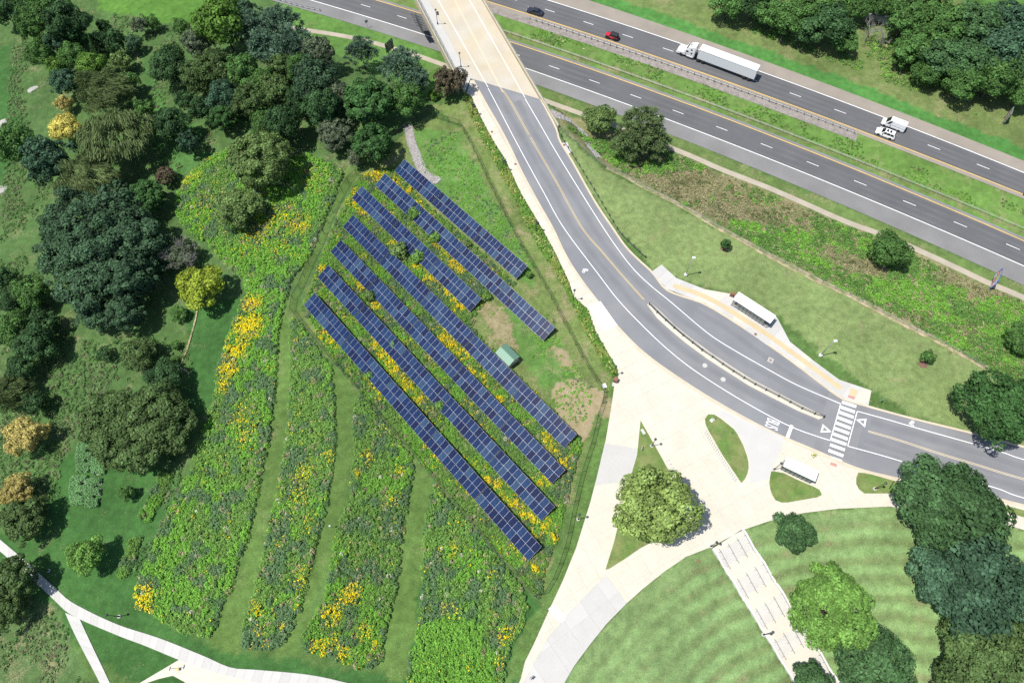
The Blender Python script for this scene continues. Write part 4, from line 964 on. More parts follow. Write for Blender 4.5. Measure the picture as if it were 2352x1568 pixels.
# cable barrier in the median
cb = thing('cable_barrier', 'thin steel cable barrier on posts in the median grass', 'barrier', (0, 0, 0))
Rc = resample(hw_line(CABLE, -75, 200, 3), 3.05, False); pmc = MB().box(-0.04, 0.04, -0.04, 0.04, -0.1, 0.85).mesh('post')
for p in Rc: link('post', pmc, M['steel'], cb, (p[0], p[1], HZ))
for zz in (0.5, 0.65, 0.8): MB().tube([(p[0], p[1], HZ + zz) for p in Rc], 0.022, 4).obj('cable', M['steel'], cb)
# ------------------------------------------------------------------ trees: trunk with limbs, crown of leaf clumps
def clump_centres(n, r, low=-0.55, shell=(0.62, 0.86), lobes=0.14):
    k = np.arange(n) + 0.5; ph = np.arccos(1 - (1 - low) * k / n); th = math.pi * (1 + 5 ** 0.5) * k + r.random() * 6
    D = np.stack([np.cos(th) * np.sin(ph), np.sin(th) * np.sin(ph), np.cos(ph)], 1); D = unit(D + r.normal(size=D.shape) * 0.16)
    D[0] = (0.05, 0.03, 0.998); a = np.arctan2(D[:, 1], D[:, 0]); f = 1 + lobes * np.sin(3 * a + r.random() * 6) * 0.6 + lobes * np.sin(5 * a + r.random() * 6) * 0.5
    return D * (r.uniform(*shell, n) * f)[:, None], D
def crown_mesh(seed, style, n_leaf, leaf):
    """crown in unit size: radius 1 across, +-1 high; leaf = half size of a leaf spray"""
    r = np.random.default_rng(seed)
    if style in ('broad', 'fine', 'sparse', 'round'):
        nc = {'broad': 46, 'fine': 90, 'sparse': 40, 'round': 70}[style]
        C, D = clump_centres(nc, r, shell={'broad': (0.58, 0.84), 'fine': (0.62, 0.90), 'sparse': (0.50, 0.92), 'round': (0.76, 0.88)}[style], lobes={'round': 0.08}.get(style, 0.24))
        C2, D2 = clump_centres(nc // 3, r, shell=(0.25, 0.5)); C = np.vstack([C, C2]); D = np.vstack([D, D2])
        rc = r.uniform(0.20, 0.33, len(C)) * {'broad': 1.0, 'fine': 0.72, 'sparse': 0.85, 'round': 0.72}[style]
        k = r.choice(len(C), n_leaf, p=rc ** 2 / (rc ** 2).sum())
        d = rdir(n_leaf, r); flip = (d * (D[k] + np.array([0, 0, 0.45]))).sum(1) < -0.15; d[flip] *= -1
        P = C[k] + d * (rc[k] * r.uniform(0.72, 1.08, n_leaf))[:, None]
        nr = unit(d * 0.9 + D[k] * 0.2 + rdir(n_leaf, r) * 0.50); tone = r.uniform(0.72, 1.28, len(C))[k]
        s = leaf * r.uniform(0.6, 1.35, n_leaf); T1, T2 = leaf_axes(nr, s, s * r.uniform(0.55, 1, n_leaf), r)
    elif style == 'willow':
        C, D = clump_centres(70, r, low=-0.2, shell=(0.45, 0.95), lobes=0.15); rc = r.uniform(0.14, 0.24, len(C))
        k = r.choice(len(C), n_leaf); d = rdir(n_leaf, r); d[:, 2] = np.abs(d[:, 2])
        P = C[k] + d * (rc[k] * r.uniform(0.5, 1.1, n_leaf))[:, None]; P[:, 2] -= r.random(n_leaf) ** 1.5 * 0.35
        tone = r.uniform(0.75, 1.25, len(C))[k]; wind = np.array([0.35, -0.45, 0])
        dirv = unit(D[k] * np.array([0.5, 0.5, 0.1]) + np.array([0, 0, -0.75]) + wind + r.normal(size=(n_leaf, 3)) * 0.22)
        nr = unit(np.cross(dirv, rdir(n_leaf, r))); b = np.cross(nr, dirv)
        T1 = dirv * (leaf * r.uniform(1.6, 3.2, n_leaf))[:, None]; T2 = b * (leaf * 0.34)
    elif style in ('pine', 'cedar'):
        nc = 85; C, D = clump_centres(nc, r, low=-0.5, shell=(0.35, 0.98), lobes=0.12)
        if style == 'pine': C[:, :2] *= (1.02 - 0.45 * np.clip(C[:, 2:3], 0, 1))
        rc = r.uniform(0.12, 0.24, nc); k = r.choice(nc, n_leaf); tone = r.uniform(0.78, 1.22, nc)[k]; d = rdir(n_leaf, r); d = unit(d + D[k] * 0.5 + np.array([0, 0, 0.25]))
        P = C[k] + d * (rc[k] * r.uniform(0.25, 1.0, n_leaf))[:, None] * np.array([1.25, 1.25, 0.6])
        nr = unit(np.cross(d, rdir(n_leaf, r))); b = np.cross(nr, d)
        T1 = d * (leaf * r.uniform(1.0, 1.9, n_leaf))[:, None]; T2 = b * (leaf * 0.42)
    elif style == 'cone':
        z = r.beta(1.1, 1.6, n_leaf) * 2 - 1; a = r.random(n_leaf) * 2 * math.pi
        tone = r.uniform(0.85, 1.15, n_leaf); rad = (1 - z) / 2 * (0.82 + 0.18 * np.sin(5 * a + 9 * z)) * r.uniform(0.72, 1.0, n_leaf)
        P = np.stack([np.cos(a) * rad, np.sin(a) * rad, z], 1); d = unit(np.stack([np.cos(a), np.sin(a), np.full(n_leaf, 0.35)], 1))
        nr = unit(np.cross(d, rdir(n_leaf, r)) + np.array([0, 0, 0.8])); b = unit(np.cross(nr, d))
        T1 = d * (leaf * r.uniform(1.0, 1.8, n_leaf))[:, None]; T2 = b * (leaf * 0.6)
    return quads_mesh('crown', P.astype(np.float32), T1, T2, np.repeat(tone[:, None], 3, 1))
def branch_mesh(seed, levels=4, spread=0.75, r0=0.035, droop=0.0):
    """bare limbs filling a unit crown above a trunk; origin at the trunk foot, crown centre at z = 1"""
    rr = random.Random(seed); mb = MB()
    def grow(p, d, L_, rad, lv):
        q = p + d * L_ * 0.5 + Vector((rr.uniform(-1, 1), rr.uniform(-1, 1), rr.uniform(-.5, .5))) * L_ * 0.06; e = p + d * L_
        mb.tube([p, q, e], [rad, rad * 0.85, rad * 0.68], 5 if lv > 1 else 3, cap=False)
        if lv == 0: return
        for _ in range(3 if lv > 1 else 3):
            v = Vector((rr.gauss(0, 1), rr.gauss(0, 1), rr.gauss(0, 0.7))); v = (d * 1.0 + v.normalized() * spread).normalized()
            grow(p + d * L_ * rr.uniform(0.55, 1.0), v, L_ * rr.uniform(0.6, 0.85), rad * 0.58, lv - 1)
    mb.tube([(0, 0, -0.05), (0.01, 0, 0.3), (0, 0.01, 0.62)], [r0 * 1.7, r0 * 1.2, r0], 8, cap=False)
    for k in range(5):
        a = k * 1.256 + rr.uniform(-.3, .3); v = Vector((math.cos(a) * 0.75, math.sin(a) * 0.75, 0.62)).normalized()
        grow(Vector((0, 0.01, rr.uniform(0.45, 0.62))), v, rr.uniform(0.36, 0.5), r0 * 0.62, levels)
    return mb.mesh('trunk')
def trunk_mesh(seed):
    rr = random.Random(seed); mb = MB(); r0 = 0.05
    mb.tube([(0, 0, -0.06), (0.01, 0.0, 0.05), (0.015, 0.01, 0.5), (0.0, 0.0, 0.95)], [r0 * 1.5, r0, r0 * 0.75, r0 * 0.2], 8)
    for k in range(6):
        a = k * 1.05 + rr.uniform(-.3, .3); z = rr.uniform(0.35, 0.7); e = rr.uniform(0.45, 0.7)
        mb.tube([(0, 0, z), (math.cos(a) * e * .5, math.sin(a) * e * .5, z + 0.18), (math.cos(a) * e, math.sin(a) * e, z + 0.30)], [r0 * 0.45, r0 * 0.3, r0 * 0.1], 5)
    return mb.mesh('trunk', True)
PROTO = {}
def crown_proto(style, size):
    key = (style, size)
    if key not in PROTO:
        n, lf = {'S': (900, 0.085), 'M': (2600, 0.052), 'L': (6200, 0.036), 'X': (11000, 0.027)}[size]
        if style == 'fine': n = int(n * 1.25); lf *= 0.9
        if style == 'sparse': n = int(n * 0.7)
        if style == 'round': n = int(n * 1.1)
        if style == 'willow': n = int(n * 1.1)
        PROTO[key] = [crown_mesh(hash((len(style), ord(size), i, ord(style[0]))) % 100000, style, n, lf) for i in range(3 if size in 'ML' else 2)]
    return PROTO[key]
TRUNKS = [trunk_mesh(i) for i in range(4)]
M['bark'] = surf('bark', (0.085, 0.068, 0.052), var=0.2, fine=8, fvar=0.3, rough=0.95)
M['bark_g'] = surf('grey_dead_wood', (0.24, 0.225, 0.215), var=0.15, fine=8, fvar=0.2, rough=0.95)
LEAF = {}
def leafmat(key):
    if key not in LEAF:
        c = {'dark': (0.046, 0.098, 0.036), 'mid': (0.076, 0.160, 0.042), 'bright': (0.105, 0.205, 0.036), 'lime': (0.240, 0.310, 0.035), 'blue': (0.055, 0.112, 0.062), 'oak': (0.056, 0.108, 0.054),
             'willow': (0.112, 0.158, 0.058), 'olive': (0.078, 0.128, 0.042), 'pine': (0.105, 0.178, 0.112), 'yellow': (0.56, 0.50, 0.12), 'gold': (0.40, 0.34, 0.11), 'light': (0.125, 0.195, 0.060), 'brown': (0.105, 0.088, 0.055), 'grey': (0.105, 0.138, 0.080),
             'pear': (0.215, 0.300, 0.085), 'maple': (0.052, 0.122, 0.036), 'cedar': (0.098, 0.145, 0.056), 'linden': (0.062, 0.128, 0.048), 'fresh': (0.135, 0.262, 0.056)}[key]
        LEAF[key] = leafy('leaves_' + key, False, c)
    return LEAF[key]
def tree(px, py, r_px, style='broad', leaf='mid', label='', group=None, hf=1.75, ry=None, name='broadleaf_tree', cat='tree', clear=0.22, size=None, bare=False):
    """crown centre seen at (px, py), crown radius in survey units"""
    r_px = r_px * 1.06; g = gp(px, py); r = r_px / px_per_m(g)
    for _ in range(3):
        H = hf * r + 0.6; hc = H * (1 - (1 - clear) / 2); rz = H * (1 - clear) / 2
        p = gp(px, py, hc); s_ = px_per_m((p[0], p[1], p[2] + hc)); r = r_px / s_
    rot = rng.random() * 6.28
    t = thing(name, label, cat, (p[0], p[1], p[2] - 0.05), rot, group)
    sz = size or ('S' if r < 1.6 else 'M' if r < 3.6 else 'L' if r < 7.5 else 'X')
    if bare:
        o = link('trunk', branch_mesh(int(px), 4), M['bark_g'], t); o.scale = (r, r, hc); return t
    cm = crown_proto(style, sz); cmx = cm[int(rng.integers(len(cm)))]
    c = link('crown', cmx, None, t, (0, 0, hc))
    if cmx.materials: pass
    else: cmx.materials.append(leafmat(leaf))
    c.material_slots[0].link = 'OBJECT'; c.material_slots[0].material = leafmat(leaf)
    k = (ry / r_px) if ry else 1.0
    c.scale = (r * 0.93, r * 0.93 * k, rz); t.rotation_euler = (0, 0, rot if k == 1 else rng.uniform(-.15, .15))
    o = link('trunk', TRUNKS[int(rng.integers(4))], M['bark'], t); o.scale = (max(r, 1.2), max(r, 1.2), hc)
    return t
WOOD = 'trees of the wood beside the solar field'
wl_ = {'dark': 'dark green broadleaf tree crowded into the wood between highway and meadow', 'mid': 'mid green broadleaf tree crowded into the wood between highway and meadow',
       'blue': 'bluish green tree crowded into the wood between highway and meadow', 'olive': 'olive green tree crowded into the wood between highway and meadow', 'light': 'pale green tree crowded into the wood between highway and meadow',
       'bright': 'bright green tree crowded into the wood between highway and meadow', 'grey': 'grey green tree crowded into the wood between highway and meadow', 'maple': 'deep green round-headed tree crowded into the wood between highway and meadow', 'oak': 'sombre dark tree crowded into the wood between highway and meadow'}
W = [(33, 8, 40, 'broad', 'dark'), (110, 18, 44, 'broad', 'mid'), (147, 50, 46, 'broad', 'dark'), (72, 62, 32, 'broad', 'mid'), (93, 123, 30, 'broad', 'mid'), (133, 98, 28, 'fine', 'blue'), (167, 127, 30, 'broad', 'mid'),
     (262, 95, 25, 'broad', 'dark'), (237, 60, 15, 'broad', 'dark'), (350, 53, 16, 'broad', 'mid'), (132, 152, 24, 'broad', 'bright'), (210, 147, 32, 'broad', 'bright'), (147, 187, 32, 'fine', 'blue'),
     (33, 332, 46, 'broad', 'mid'), (107, 367, 54, 'fine', 'blue'), (298, 188, 20, 'broad', 'mid'), (455, 97, 33, 'fine', 'grey'), (503, 46, 55, 'broad', 'bright'),
     (495, 155, 43, 'fine', 'olive'), (452, 178, 36, 'fine', 'olive'), (515, 220, 37, 'broad', 'blue'), (425, 230, 22, 'broad', 'dark'), (463, 250, 27, 'broad', 'dark'), (390, 285, 40, 'broad', 'dark'), (433, 327, 25, 'fine', 'blue'),
     (575, 235, 42, 'fine', 'olive'), (560, 165, 38, 'broad', 'mid'), (630, 213, 42, 'fine', 'olive'), (650, 282, 42, 'broad', 'dark'), (608, 285, 36, 'broad', 'mid'), (740, 250, 42, 'broad', 'dark'), (650, 150, 32, 'fine', 'olive'), (720, 185, 54, 'broad', 'oak'),
     (730, 122, 38, 'fine', 'grey'), (780, 222, 34, 'broad', 'grey'), (690, 230, 32, 'broad', 'dark'), (818, 360, 20, 'broad', 'grey'), (600, 190, 34, 'broad', 'mid'), (540, 200, 30, 'broad', 'dark'), (690, 160, 34, 'broad', 'mid'), (180, 90, 26, 'broad', 'mid'), (60, 20, 30, 'broad', 'mid'), (8, 25, 30, 'broad', 'dark'),
     (560, 30, 34, 'fine', 'blue'), (415, 60, 18, 'broad', 'mid'), (330, 250, 22, 'broad', 'mid'), (345, 300, 16, 'broad', 'mid')]
for x, y, r_, st_, lf in W: tree(x, y, r_ * 1.06, st_, lf, wl_[lf], WOOD, hf=float(rng.uniform(1.8, 2.3)))
tree(388, 147, 42, 'broad', 'dark', 'tall oval dark green tree standing alone on the wood-edge grass', ry=58)
tree(513, 268, 34, 'round', 'maple', 'dense round deep green tree at the mouth of the grassy glade')
tree(335, 450, 42, 'round', 'maple', 'dense round deep green tree growing against the willow clump')
tree(217, 97, 24, 'cone', 'dark', 'dark pointed conifer between small trees on the rough grass', hf=2.3, name='conifer')
tree(307, 100, 20, 'broad', 'oak', 'small dark grey-leaved tree casting a shadow on the glade grass')
tree(323, 57, 23, 'sparse', 'grey', 'thin grey half-dead tree beside the bright field')
tree(277, 140, 26, 'broad', 'light', 'shrubby tree with clusters of white bloom beside the glade')
tree(380, 403, 24, 'round', 'brown', 'small bronze-leaved round tree on the grass below the willows', hf=1.5)
for x, y, r_, lb in ((233, 210, 66, 'weeping willow of the clump standing next to the golden trees and glade'), (262, 312, 84, 'broadest weeping willow in the middle of the willow clump'), (205, 405, 72, 'weeping willow of the clump touching the oak grove')): tree(x, y, r_, 'willow', 'willow', lb, 'willows', hf=1.35, name='willow_tree')
tree(147, 238, 20, 'broad', 'gold', 'small golden-leaved tree above the bright yellow tree by the willows')
tree(150, 292, 36, 'broad', 'yellow', 'bright yellow-leaved tree at the edge of the willow clump', hf=1.6)
for x, y, r_ in ((578, 62, 46), (640, 58, 52), (672, 105, 50), (610, 108, 46)): tree(x, y, r_, 'pine', 'pine', 'bluish pine in the tall pine clump near the highway', 'pine clump', hf=2.0, name='pine_tree')
tree(828, 116, 38, 'pine', 'pine', 'bluish pine between the trail and the maple', hf=2.0, name='pine_tree')
for x, y, r_ in ((922, 150, 50), (955, 185, 36)): tree(x, y, r_, 'pine', 'pine', 'pale bluish pine growing next to the green highway sign', 'pines by the sign', hf=1.9, name='pine_tree')
tree(845, 230, 60, 'round', 'maple', 'large round dense maple behind the solar field', hf=1.7)
tree(935, 228, 42, 'broad', 'mid', 'green tree overhanging the corner of the solar fence', hf=1.8)
tree(855, 328, 47, 'round', 'maple', 'round dense tree shading the head of the solar rows', hf=1.7)
tree(770, 307, 44, 'fine', 'grey', 'soft grey-green tree leaning over the meadow edge', hf=1.4)
tree(1022, 187, 27, 'fine', 'brown', 'bronze half of the dying tree pair beside the bridge end', hf=2.4, ry=40)
tree(1052, 182, 26, 'sparse', 'brown', 'dying reddish-brown twiggy tree leaning on the bridge fence', hf=2.3, ry=36)
tree(1050, 186, 26, bare=True, label='bare grey twigs of the dead tree beside the bridge end', name='dead_tree', hf=2.2)
tree(996, 218, 15, 'broad', 'bright', 'bright green bush under the pines near the bridge', hf=1.1, name='bush', cat='bush')
tree(598, 366, 74, 'round', 'light', 'large pale-leaved round tree above the flowering meadow', hf=1.5)
tree(545, 478, 56, 'broad', 'light', 'spreading pale green tree standing in the flowering meadow', hf=1.2)
# the big oak grove
for k, (x, y, r_) in enumerate(((170, 500, 72), (262, 480, 66), (310, 548, 70), (225, 570, 82), (150, 590, 66), (290, 630, 72), (200, 660, 66), (330, 610, 44), (285, 715, 50), (215, 725, 40), (130, 520, 40))):
    tree(x, y, r_, 'fine', 'oak', 'dark bluish oak of the grove, ' + ['beside the willow clump and woodland margin', 'next to the round deep green tree', 'next to the leafless grey dead tree', 'in the very middle of the grove', 'at the rough grass margin', 'above the yellow-green tree', 'below the middle of the grove', 'thin one beside the dead branches', 'above the olive tree at the stone edging', 'over the rough grass below the grove', 'small one at the outer grass edge'][k], 'oak grove', hf=1.7, name='oak_tree')
tree(417, 580, 50, bare=True, label='leafless grey dead tree beside the oak grove', name='dead_tree', hf=1.7)
tree(415, 585, 40, 'sparse', 'grey', 'thin grey tree behind the dead branches by the oak grove', hf=1.4)
tree(460, 655, 54, 'broad', 'lime', 'yellow-green tree with dead lower limbs beside the oak grove', hf=1.5)
for x, y, r_, st_, lf, lab in ((67, 672, 42, 'broad', 'mid', 'mid green tree below the oak grove at the woodland margin'), (82, 790, 46, 'broad', 'dark', 'dark tree below the oak grove at the woodland margin'), (22, 752, 44, 'broad', 'mid', 'mid green tree below the oak grove at the woodland margin'),
        (30, 690, 36, 'broad', 'dark', 'dark tree below the oak grove at the woodland margin'), (100, 740, 34, 'broad', 'dark', 'dark tree below the oak grove at the woodland margin'), (45, 845, 36, 'broad', 'dark', 'dark tree below the oak grove at the woodland margin'), (83, 925, 28, 'broad', 'dark', 'dark tree below the oak grove at the woodland margin'),
        (10, 640, 30, 'broad', 'dark', 'dark tree below the oak grove at the woodland margin')):
    tree(x, y, r_, st_, lf, lab, 'woodland margin trees')
tree(25, 900, 48, 'willow', 'willow', 'smaller weeping willow above the golden trees', hf=1.3, name='willow_tree')
tree(317, 812, 43, 'broad', 'olive', 'olive green round tree below the oak grove near the stone edging', hf=1.4)
tree(377, 868, 46, 'broad', 'dark', 'dark round tree with bronze tips beside the stone edging', hf=1.4)
tree(240, 812, 20, 'sparse', 'dark', 'small leaning dark tree in the rough grass below the oaks', hf=1.5)
for x, y, r_ in ((260, 965, 80), (345, 960, 86), (305, 1012, 86), (395, 985, 58)): tree(x, y, r_, 'fine', 'olive', 'broad dark olive tree in the clump above the letter-shaped beds', 'olive clump', hf=1.2)
tree(58, 1000, 46, 'fine', 'gold', 'golden-leaved tree beside the letter-shaped beds', hf=1.6)
tree(40, 1125, 40, 'fine', 'gold', 'pale golden tree above the footpath bend', hf=1.6)
tree(52, 1192, 56, 'fine', 'olive', 'grey-olive tree overhanging the head of the footpath', hf=1.4)
tree(197, 1276, 43, 'broad', 'fresh', 'bright green lone tree on the lawn above the footpath', hf=1.7)
for x, y, r_ in ((25, 1330, 58), (15, 1400, 46)): tree(x, y, r_, 'fine', 'olive', 'dark tree on the rough side of the footpath', 'trees below the footpath', hf=1.6)
tree(290, 1132, 18, 'broad', 'mid', 'small young tree on the lawn beside the letter-shaped beds')
for x, y, r_ in ((403, 792, 12), (400, 828, 11), (410, 720, 20), (240, 1000, 14)): tree(x, y, r_, 'broad', 'mid', 'small round shrub along the stone edging', 'shrubs along the edging', hf=1.2, name='shrub', cat='shrub')
# trees along the highway and on the campus lawns
tree(1376, 271, 38, 'broad', 'light', 'round olive-green tree beside the stone channel at the bridge', hf=1.6)
for x, y, r_ in ((1480, 290, 52), (1445, 325, 46), (1500, 325, 40)): tree(x, y, r_, 'cedar', 'cedar', 'dark twisted conifer in the clump between trail and highway', 'conifers by the trail', hf=1.7, name='conifer')
tree(2046, 572, 47, 'broad', 'mid', 'lone round tree on the dry bank beside the trail', hf=1.6)
tree(2350, 778, 38, 'broad', 'mid', 'tree on the dry bank next to the chain-link fence end', hf=1.6)
tree(1668, 560, 12, 'round', 'maple', 'small clipped dark shrub-tree on the mown lawn above the bus stop', hf=2.1, name='young_tree')
tree(2132, 818, 17, 'broad', 'mid', 'small young tree in a mulch ring on the mown lawn', hf=1.5, name='young_tree')
tree(2300, 932, 95, 'fine', 'maple', 'very large dense round tree beside the campus road kerb', hf=1.15)
tree(1503, 1160, 108, 'fine', 'pear', 'large light green tree on the triangular lawn in the plaza', hf=1.3, ry=96)
tree(1824, 1222, 47, 'broad', 'linden', 'small dark star-shaped tree at the top of the striped lawn', hf=1.4)
tree(1910, 1402, 101, 'fine', 'fresh', 'fresh green spreading tree beside the stairway', hf=1.1)
tree(2010, 1535, 95, 'broad', 'linden', 'dark tree below the fresh green tree at the stairway foot', hf=1.2)
tree(1862, 1562, 46, 'broad', 'linden', 'dark tree overhanging the lower end of the stairway', hf=1.5)
for x, y, r_, lb in ((2135, 1135, 82, 'dark linden over the far walk beside the small lamp lawn'), (2230, 1165, 88, 'largest dark linden between the far walk and the striped lawn'), (2150, 1205, 62, 'dark linden reaching from the far walk over the striped lawn'), (2195, 1110, 50, 'small dark linden leaning over the campus road kerb')): tree(x, y, r_, 'broad', 'linden', lb, 'lindens', hf=1.3)
for x, y, r_, lb in ((2165, 1330, 72, 'bluish linden jutting out over the mowing stripes'), (2260, 1300, 88, 'bluish linden next to the dark lindens of the far walk'), (2240, 1385, 92, 'largest bluish linden on the slope next to the olive trees'), (2330, 1360, 70, 'bluish linden behind the two largest slope lindens')): tree(x, y, r_, 'broad', 'blue', lb, 'slope lindens', hf=1.3)
for x, y, r_ in ((2255, 1510, 96), (2340, 1490, 70), (2200, 1560, 60)): tree(x, y, r_, 'fine', 'olive', 'dark olive tree at the foot of the striped lawn', 'foot of lawn trees', hf=1.3)
# treeline beyond the highway
for x, y, r_, st_, lf in ((1676, 5, 42, 'broad', 'mid'), (1735, 0, 46, 'broad', 'dark'), (1770, 30, 40, 'broad', 'mid'), (1815, 38, 46, 'broad', 'mid'), (1875, 20, 52, 'broad', 'mid'), (1905, 52, 56, 'broad', 'dark'), (1850, 70, 34, 'broad', 'dark'), (1940, 90, 32, 'broad', 'mid'),
        (2085, 40, 50, 'broad', 'mid'), (2100, 105, 44, 'broad', 'mid'), (2165, 60, 58, 'broad', 'mid'), (2170, 130, 54, 'broad', 'linden'), (2245, 60, 62, 'fine', 'linden'), (2230, 135, 56, 'broad', 'linden'), (2300, 105, 62, 'fine', 'blue'), (2310, 45, 52, 'fine', 'blue'), (2215, 185, 46, 'broad', 'mid'), (2290, 180, 52, 'broad', 'mid'), (2345, 150, 50, 'broad', 'linden'), (2130, 165, 34, 'broad', 'mid'), (2075, 130, 26, 'broad', 'mid'), (2350, 215, 36, 'broad', 'mid'), (2030, 12, 34, 'broad', 'mid'), (1965, 10, 40, 'broad', 'mid'), (2140, 8, 44, 'broad', 'mid'), (2370, 70, 44, 'broad', 'mid')):
    tree(x, y, r_, st_, lf, {'mid': 'mid green tree in the dense treeline beyond the highway', 'dark': 'dark tree in the dense treeline beyond the highway', 'linden': 'deep green tree in the dense treeline beyond the highway', 'blue': 'bluish tree in the dense treeline beyond the highway'}[lf], 'treeline beyond the highway', hf=1.6)
for x, y, r_ in ((2005, 62, 34), (2030, 85, 24)): tree(x, y, r_, bare=True, label='bare grey dead tree in the gap of the treeline', group='dead trees in the treeline', name='dead_tree', hf=1.7)
# ------------------------------------------------------------------ meadow, hedge and weeds: leafy plants nobody could count
MEADOW = leafy('meadow_leaves', True, trans=0.25, vary=0.35)
G_BRIGHT = np.array((0.148, 0.325, 0.048)); G_MID = np.array((0.140, 0.265, 0.058)); G_DARK = np.array((0.095, 0.190, 0.062)); G_GREY = np.array((0.110, 0.192, 0.085)); G_TAN = np.array((0.27, 0.26, 0.14))
YEL = np.array((0.80, 0.63, 0.02)); ORG = np.array((0.72, 0.47, 0.015)); PALE = np.array((0.42, 0.42, 0.30))
def in_panels(X, Y, shrink):
    m = np.zeros(X.shape, bool)
    for q in PANELS:
        c = q.mean(0); m |= inside(X, Y, c + (q - c) * shrink)
    return m
def plants(name, label, cat, polys, spacing=0.62, h=(0.65, 1.4), rad=(0.3, 0.62), leaf=0.095, nleaf=40, colour=None, flowers=(), flower_rate=0.0, avoid_panels=False, kind='stuff', keep=None, seed=1, side=0.35, pet=None):
    r = np.random.default_rng(seed); X = []; Y = []
    for P in polys:
        x0, y0 = P.min(0); x1, y1 = P.max(0); nx = int((x1 - x0) / spacing) + 1; ny = int((y1 - y0) / spacing) + 1
        a, b = np.meshgrid(x0 + np.arange(nx) * spacing, y0 + np.arange(ny) * spacing)
        a = a.ravel() + r.uniform(-.5, .5, a.size) * spacing; b = b.ravel() + r.uniform(-.5, .5, b.size) * spacing
        m = inside(a, b, P); X.append(a[m]); Y.append(b[m])
    X = np.concatenate(X); Y = np.concatenate(Y)
    if avoid_panels: m = ~in_panels(X, Y, 0.90); X, Y = X[m], Y[m]
    if keep is not None: m = keep(X, Y, r); X, Y = X[m], Y[m]
    n = len(X); Z = hgt(X, Y) - 0.06
    big = fnoise(X, Y, 0.35, seed, 3); R = rad[0] + (rad[1] - rad[0]) * r.random(n); Hh = h[0] + (h[1] - h[0]) * np.clip(0.6 * big + 0.5 * r.random(n) - 0.05, 0, 1)
    C = colour(X, Y, r); F = np.zeros(n)
    for fx, fy, fr, fd in flowers:
        p = gp(fx, fy); rr = fr / px_per_m(p); d = np.hypot(X - p[0], Y - p[1]) / rr
        F = np.maximum(F, fd * np.clip(1.35 - d, 0, 1) * (fnoise(X, Y, 0.9, 3) > 0.36))
    F = np.maximum(F, flower_rate * (fnoise(X, Y, 0.5, seed + 3) > 0.62))
    k = np.repeat(np.arange(n), nleaf); N = len(k)
    d = rdir(N, r); d[:, 2] = np.abs(d[:, 2]); 
    P3 = np.stack([X[k] + d[:, 0] * R[k], Y[k] + d[:, 1] * R[k], Z[k] + Hh[k] * (side + (1 - side) * d[:, 2]) * r.uniform(0.75, 1.05, N)], 1)
    nr = unit(d * 0.5 + np.array([0, 0, 0.75]) + rdir(N, r) * 0.5)
    s = leaf * r.uniform(0.6, 1.4, N); T1, T2 = leaf_axes(nr, s, s * r.uniform(0.45, 0.9, N), r)
    col = C[k] * r.uniform(0.78, 1.25, (N, 1))
    fl = (r.random(N) < F[k] * 0.75) & (d[:, 2] > 0.3)
    col[fl] = (np.where(r.random((fl.sum(), 1)) < 0.8, YEL, ORG) if pet is None else np.array(pet)) * r.uniform(0.8, 1.15, (fl.sum(), 1)); P3[fl, 2] += 0.08; T1[fl] *= 0.85
    o = link(name, quads_mesh(name, P3.astype(np.float32), T1, T2, col), MEADOW); tag(o, label, cat, kind=kind)
    return o
def meadow_colour(bright=0.5, grey=0.16, tan=0.08, seed=1, scale=0.16):
    def f(X, Y, r):
        b = fnoise(X, Y, scale, seed, 3); C = np.empty((len(X), 3)); C[:] = G_MID
        C[b > 1 - bright - 0.02] = G_BRIGHT
        t = fnoise(X, Y, 0.42, seed + 9, 2); C[t > 0.70 - grey * 0.6] = G_DARK; C[t > 0.78 - grey * 0.6] = G_GREY
        q = r.random(len(X)); C[q < tan * 0.5] = G_TAN; C[(q > 0.995)] = PALE
        return C * (0.85 + 0.3 * r.random((len(X), 1)))
    return f
bedA = [(790, 398), (760, 470), (715, 580), (672, 640), (655, 690), (640, 760), (632, 900), (620, 1000), (600, 1100), (570, 1230), (530, 1350), (495, 1440), (480, 1460), (420, 1450), (370, 1420), (315, 1395), (310, 1350), (340, 1290), (370, 1220), (400, 1150), (440, 1080), (470, 975), (492, 920), (500, 850), (520, 790), (540, 730), (566, 680), (560, 640), (510, 600), (480, 560), (440, 540), (410, 500), (400, 470), (420, 420), (470, 370), (520, 345), (600, 330), (700, 350)]
bedB = [(688, 742), (671, 735), (668, 789), (668, 855), (665, 939), (655, 1042), (648, 1078), (625, 1178), (601, 1295), (585, 1345), (570, 1400), (555, 1460), (556, 1482), (600, 1488), (648, 1488), (688, 1405), (711, 1312), (731, 1228), (755, 1145), (768, 1045), (771, 1000), (768, 955), (765, 889), (761, 842), (721, 790)]
bedC = [(830, 908), (815, 930), (811, 955), (818, 1042), (811, 1078), (805, 1145), (775, 1218), (761, 1295), (748, 1378), (718, 1412), (701, 1445), (698, 1485), (721, 1505), (788, 1518), (818, 1532), (855, 1532), (881, 1512), (885, 1445), (908, 1362), (921, 1262), (931, 1178), (948, 1095), (946, 1048), (885, 975)]
bedD = [(1000, 1112), (985, 1150), (978, 1195), (971, 1262), (968, 1378), (958, 1462), (941, 1512), (932, 1580), (930, 1640), (1110, 1640), (1150, 1568), (1176, 1472), (1196, 1445), (1213, 1395), (1195, 1345), (1100, 1226)]
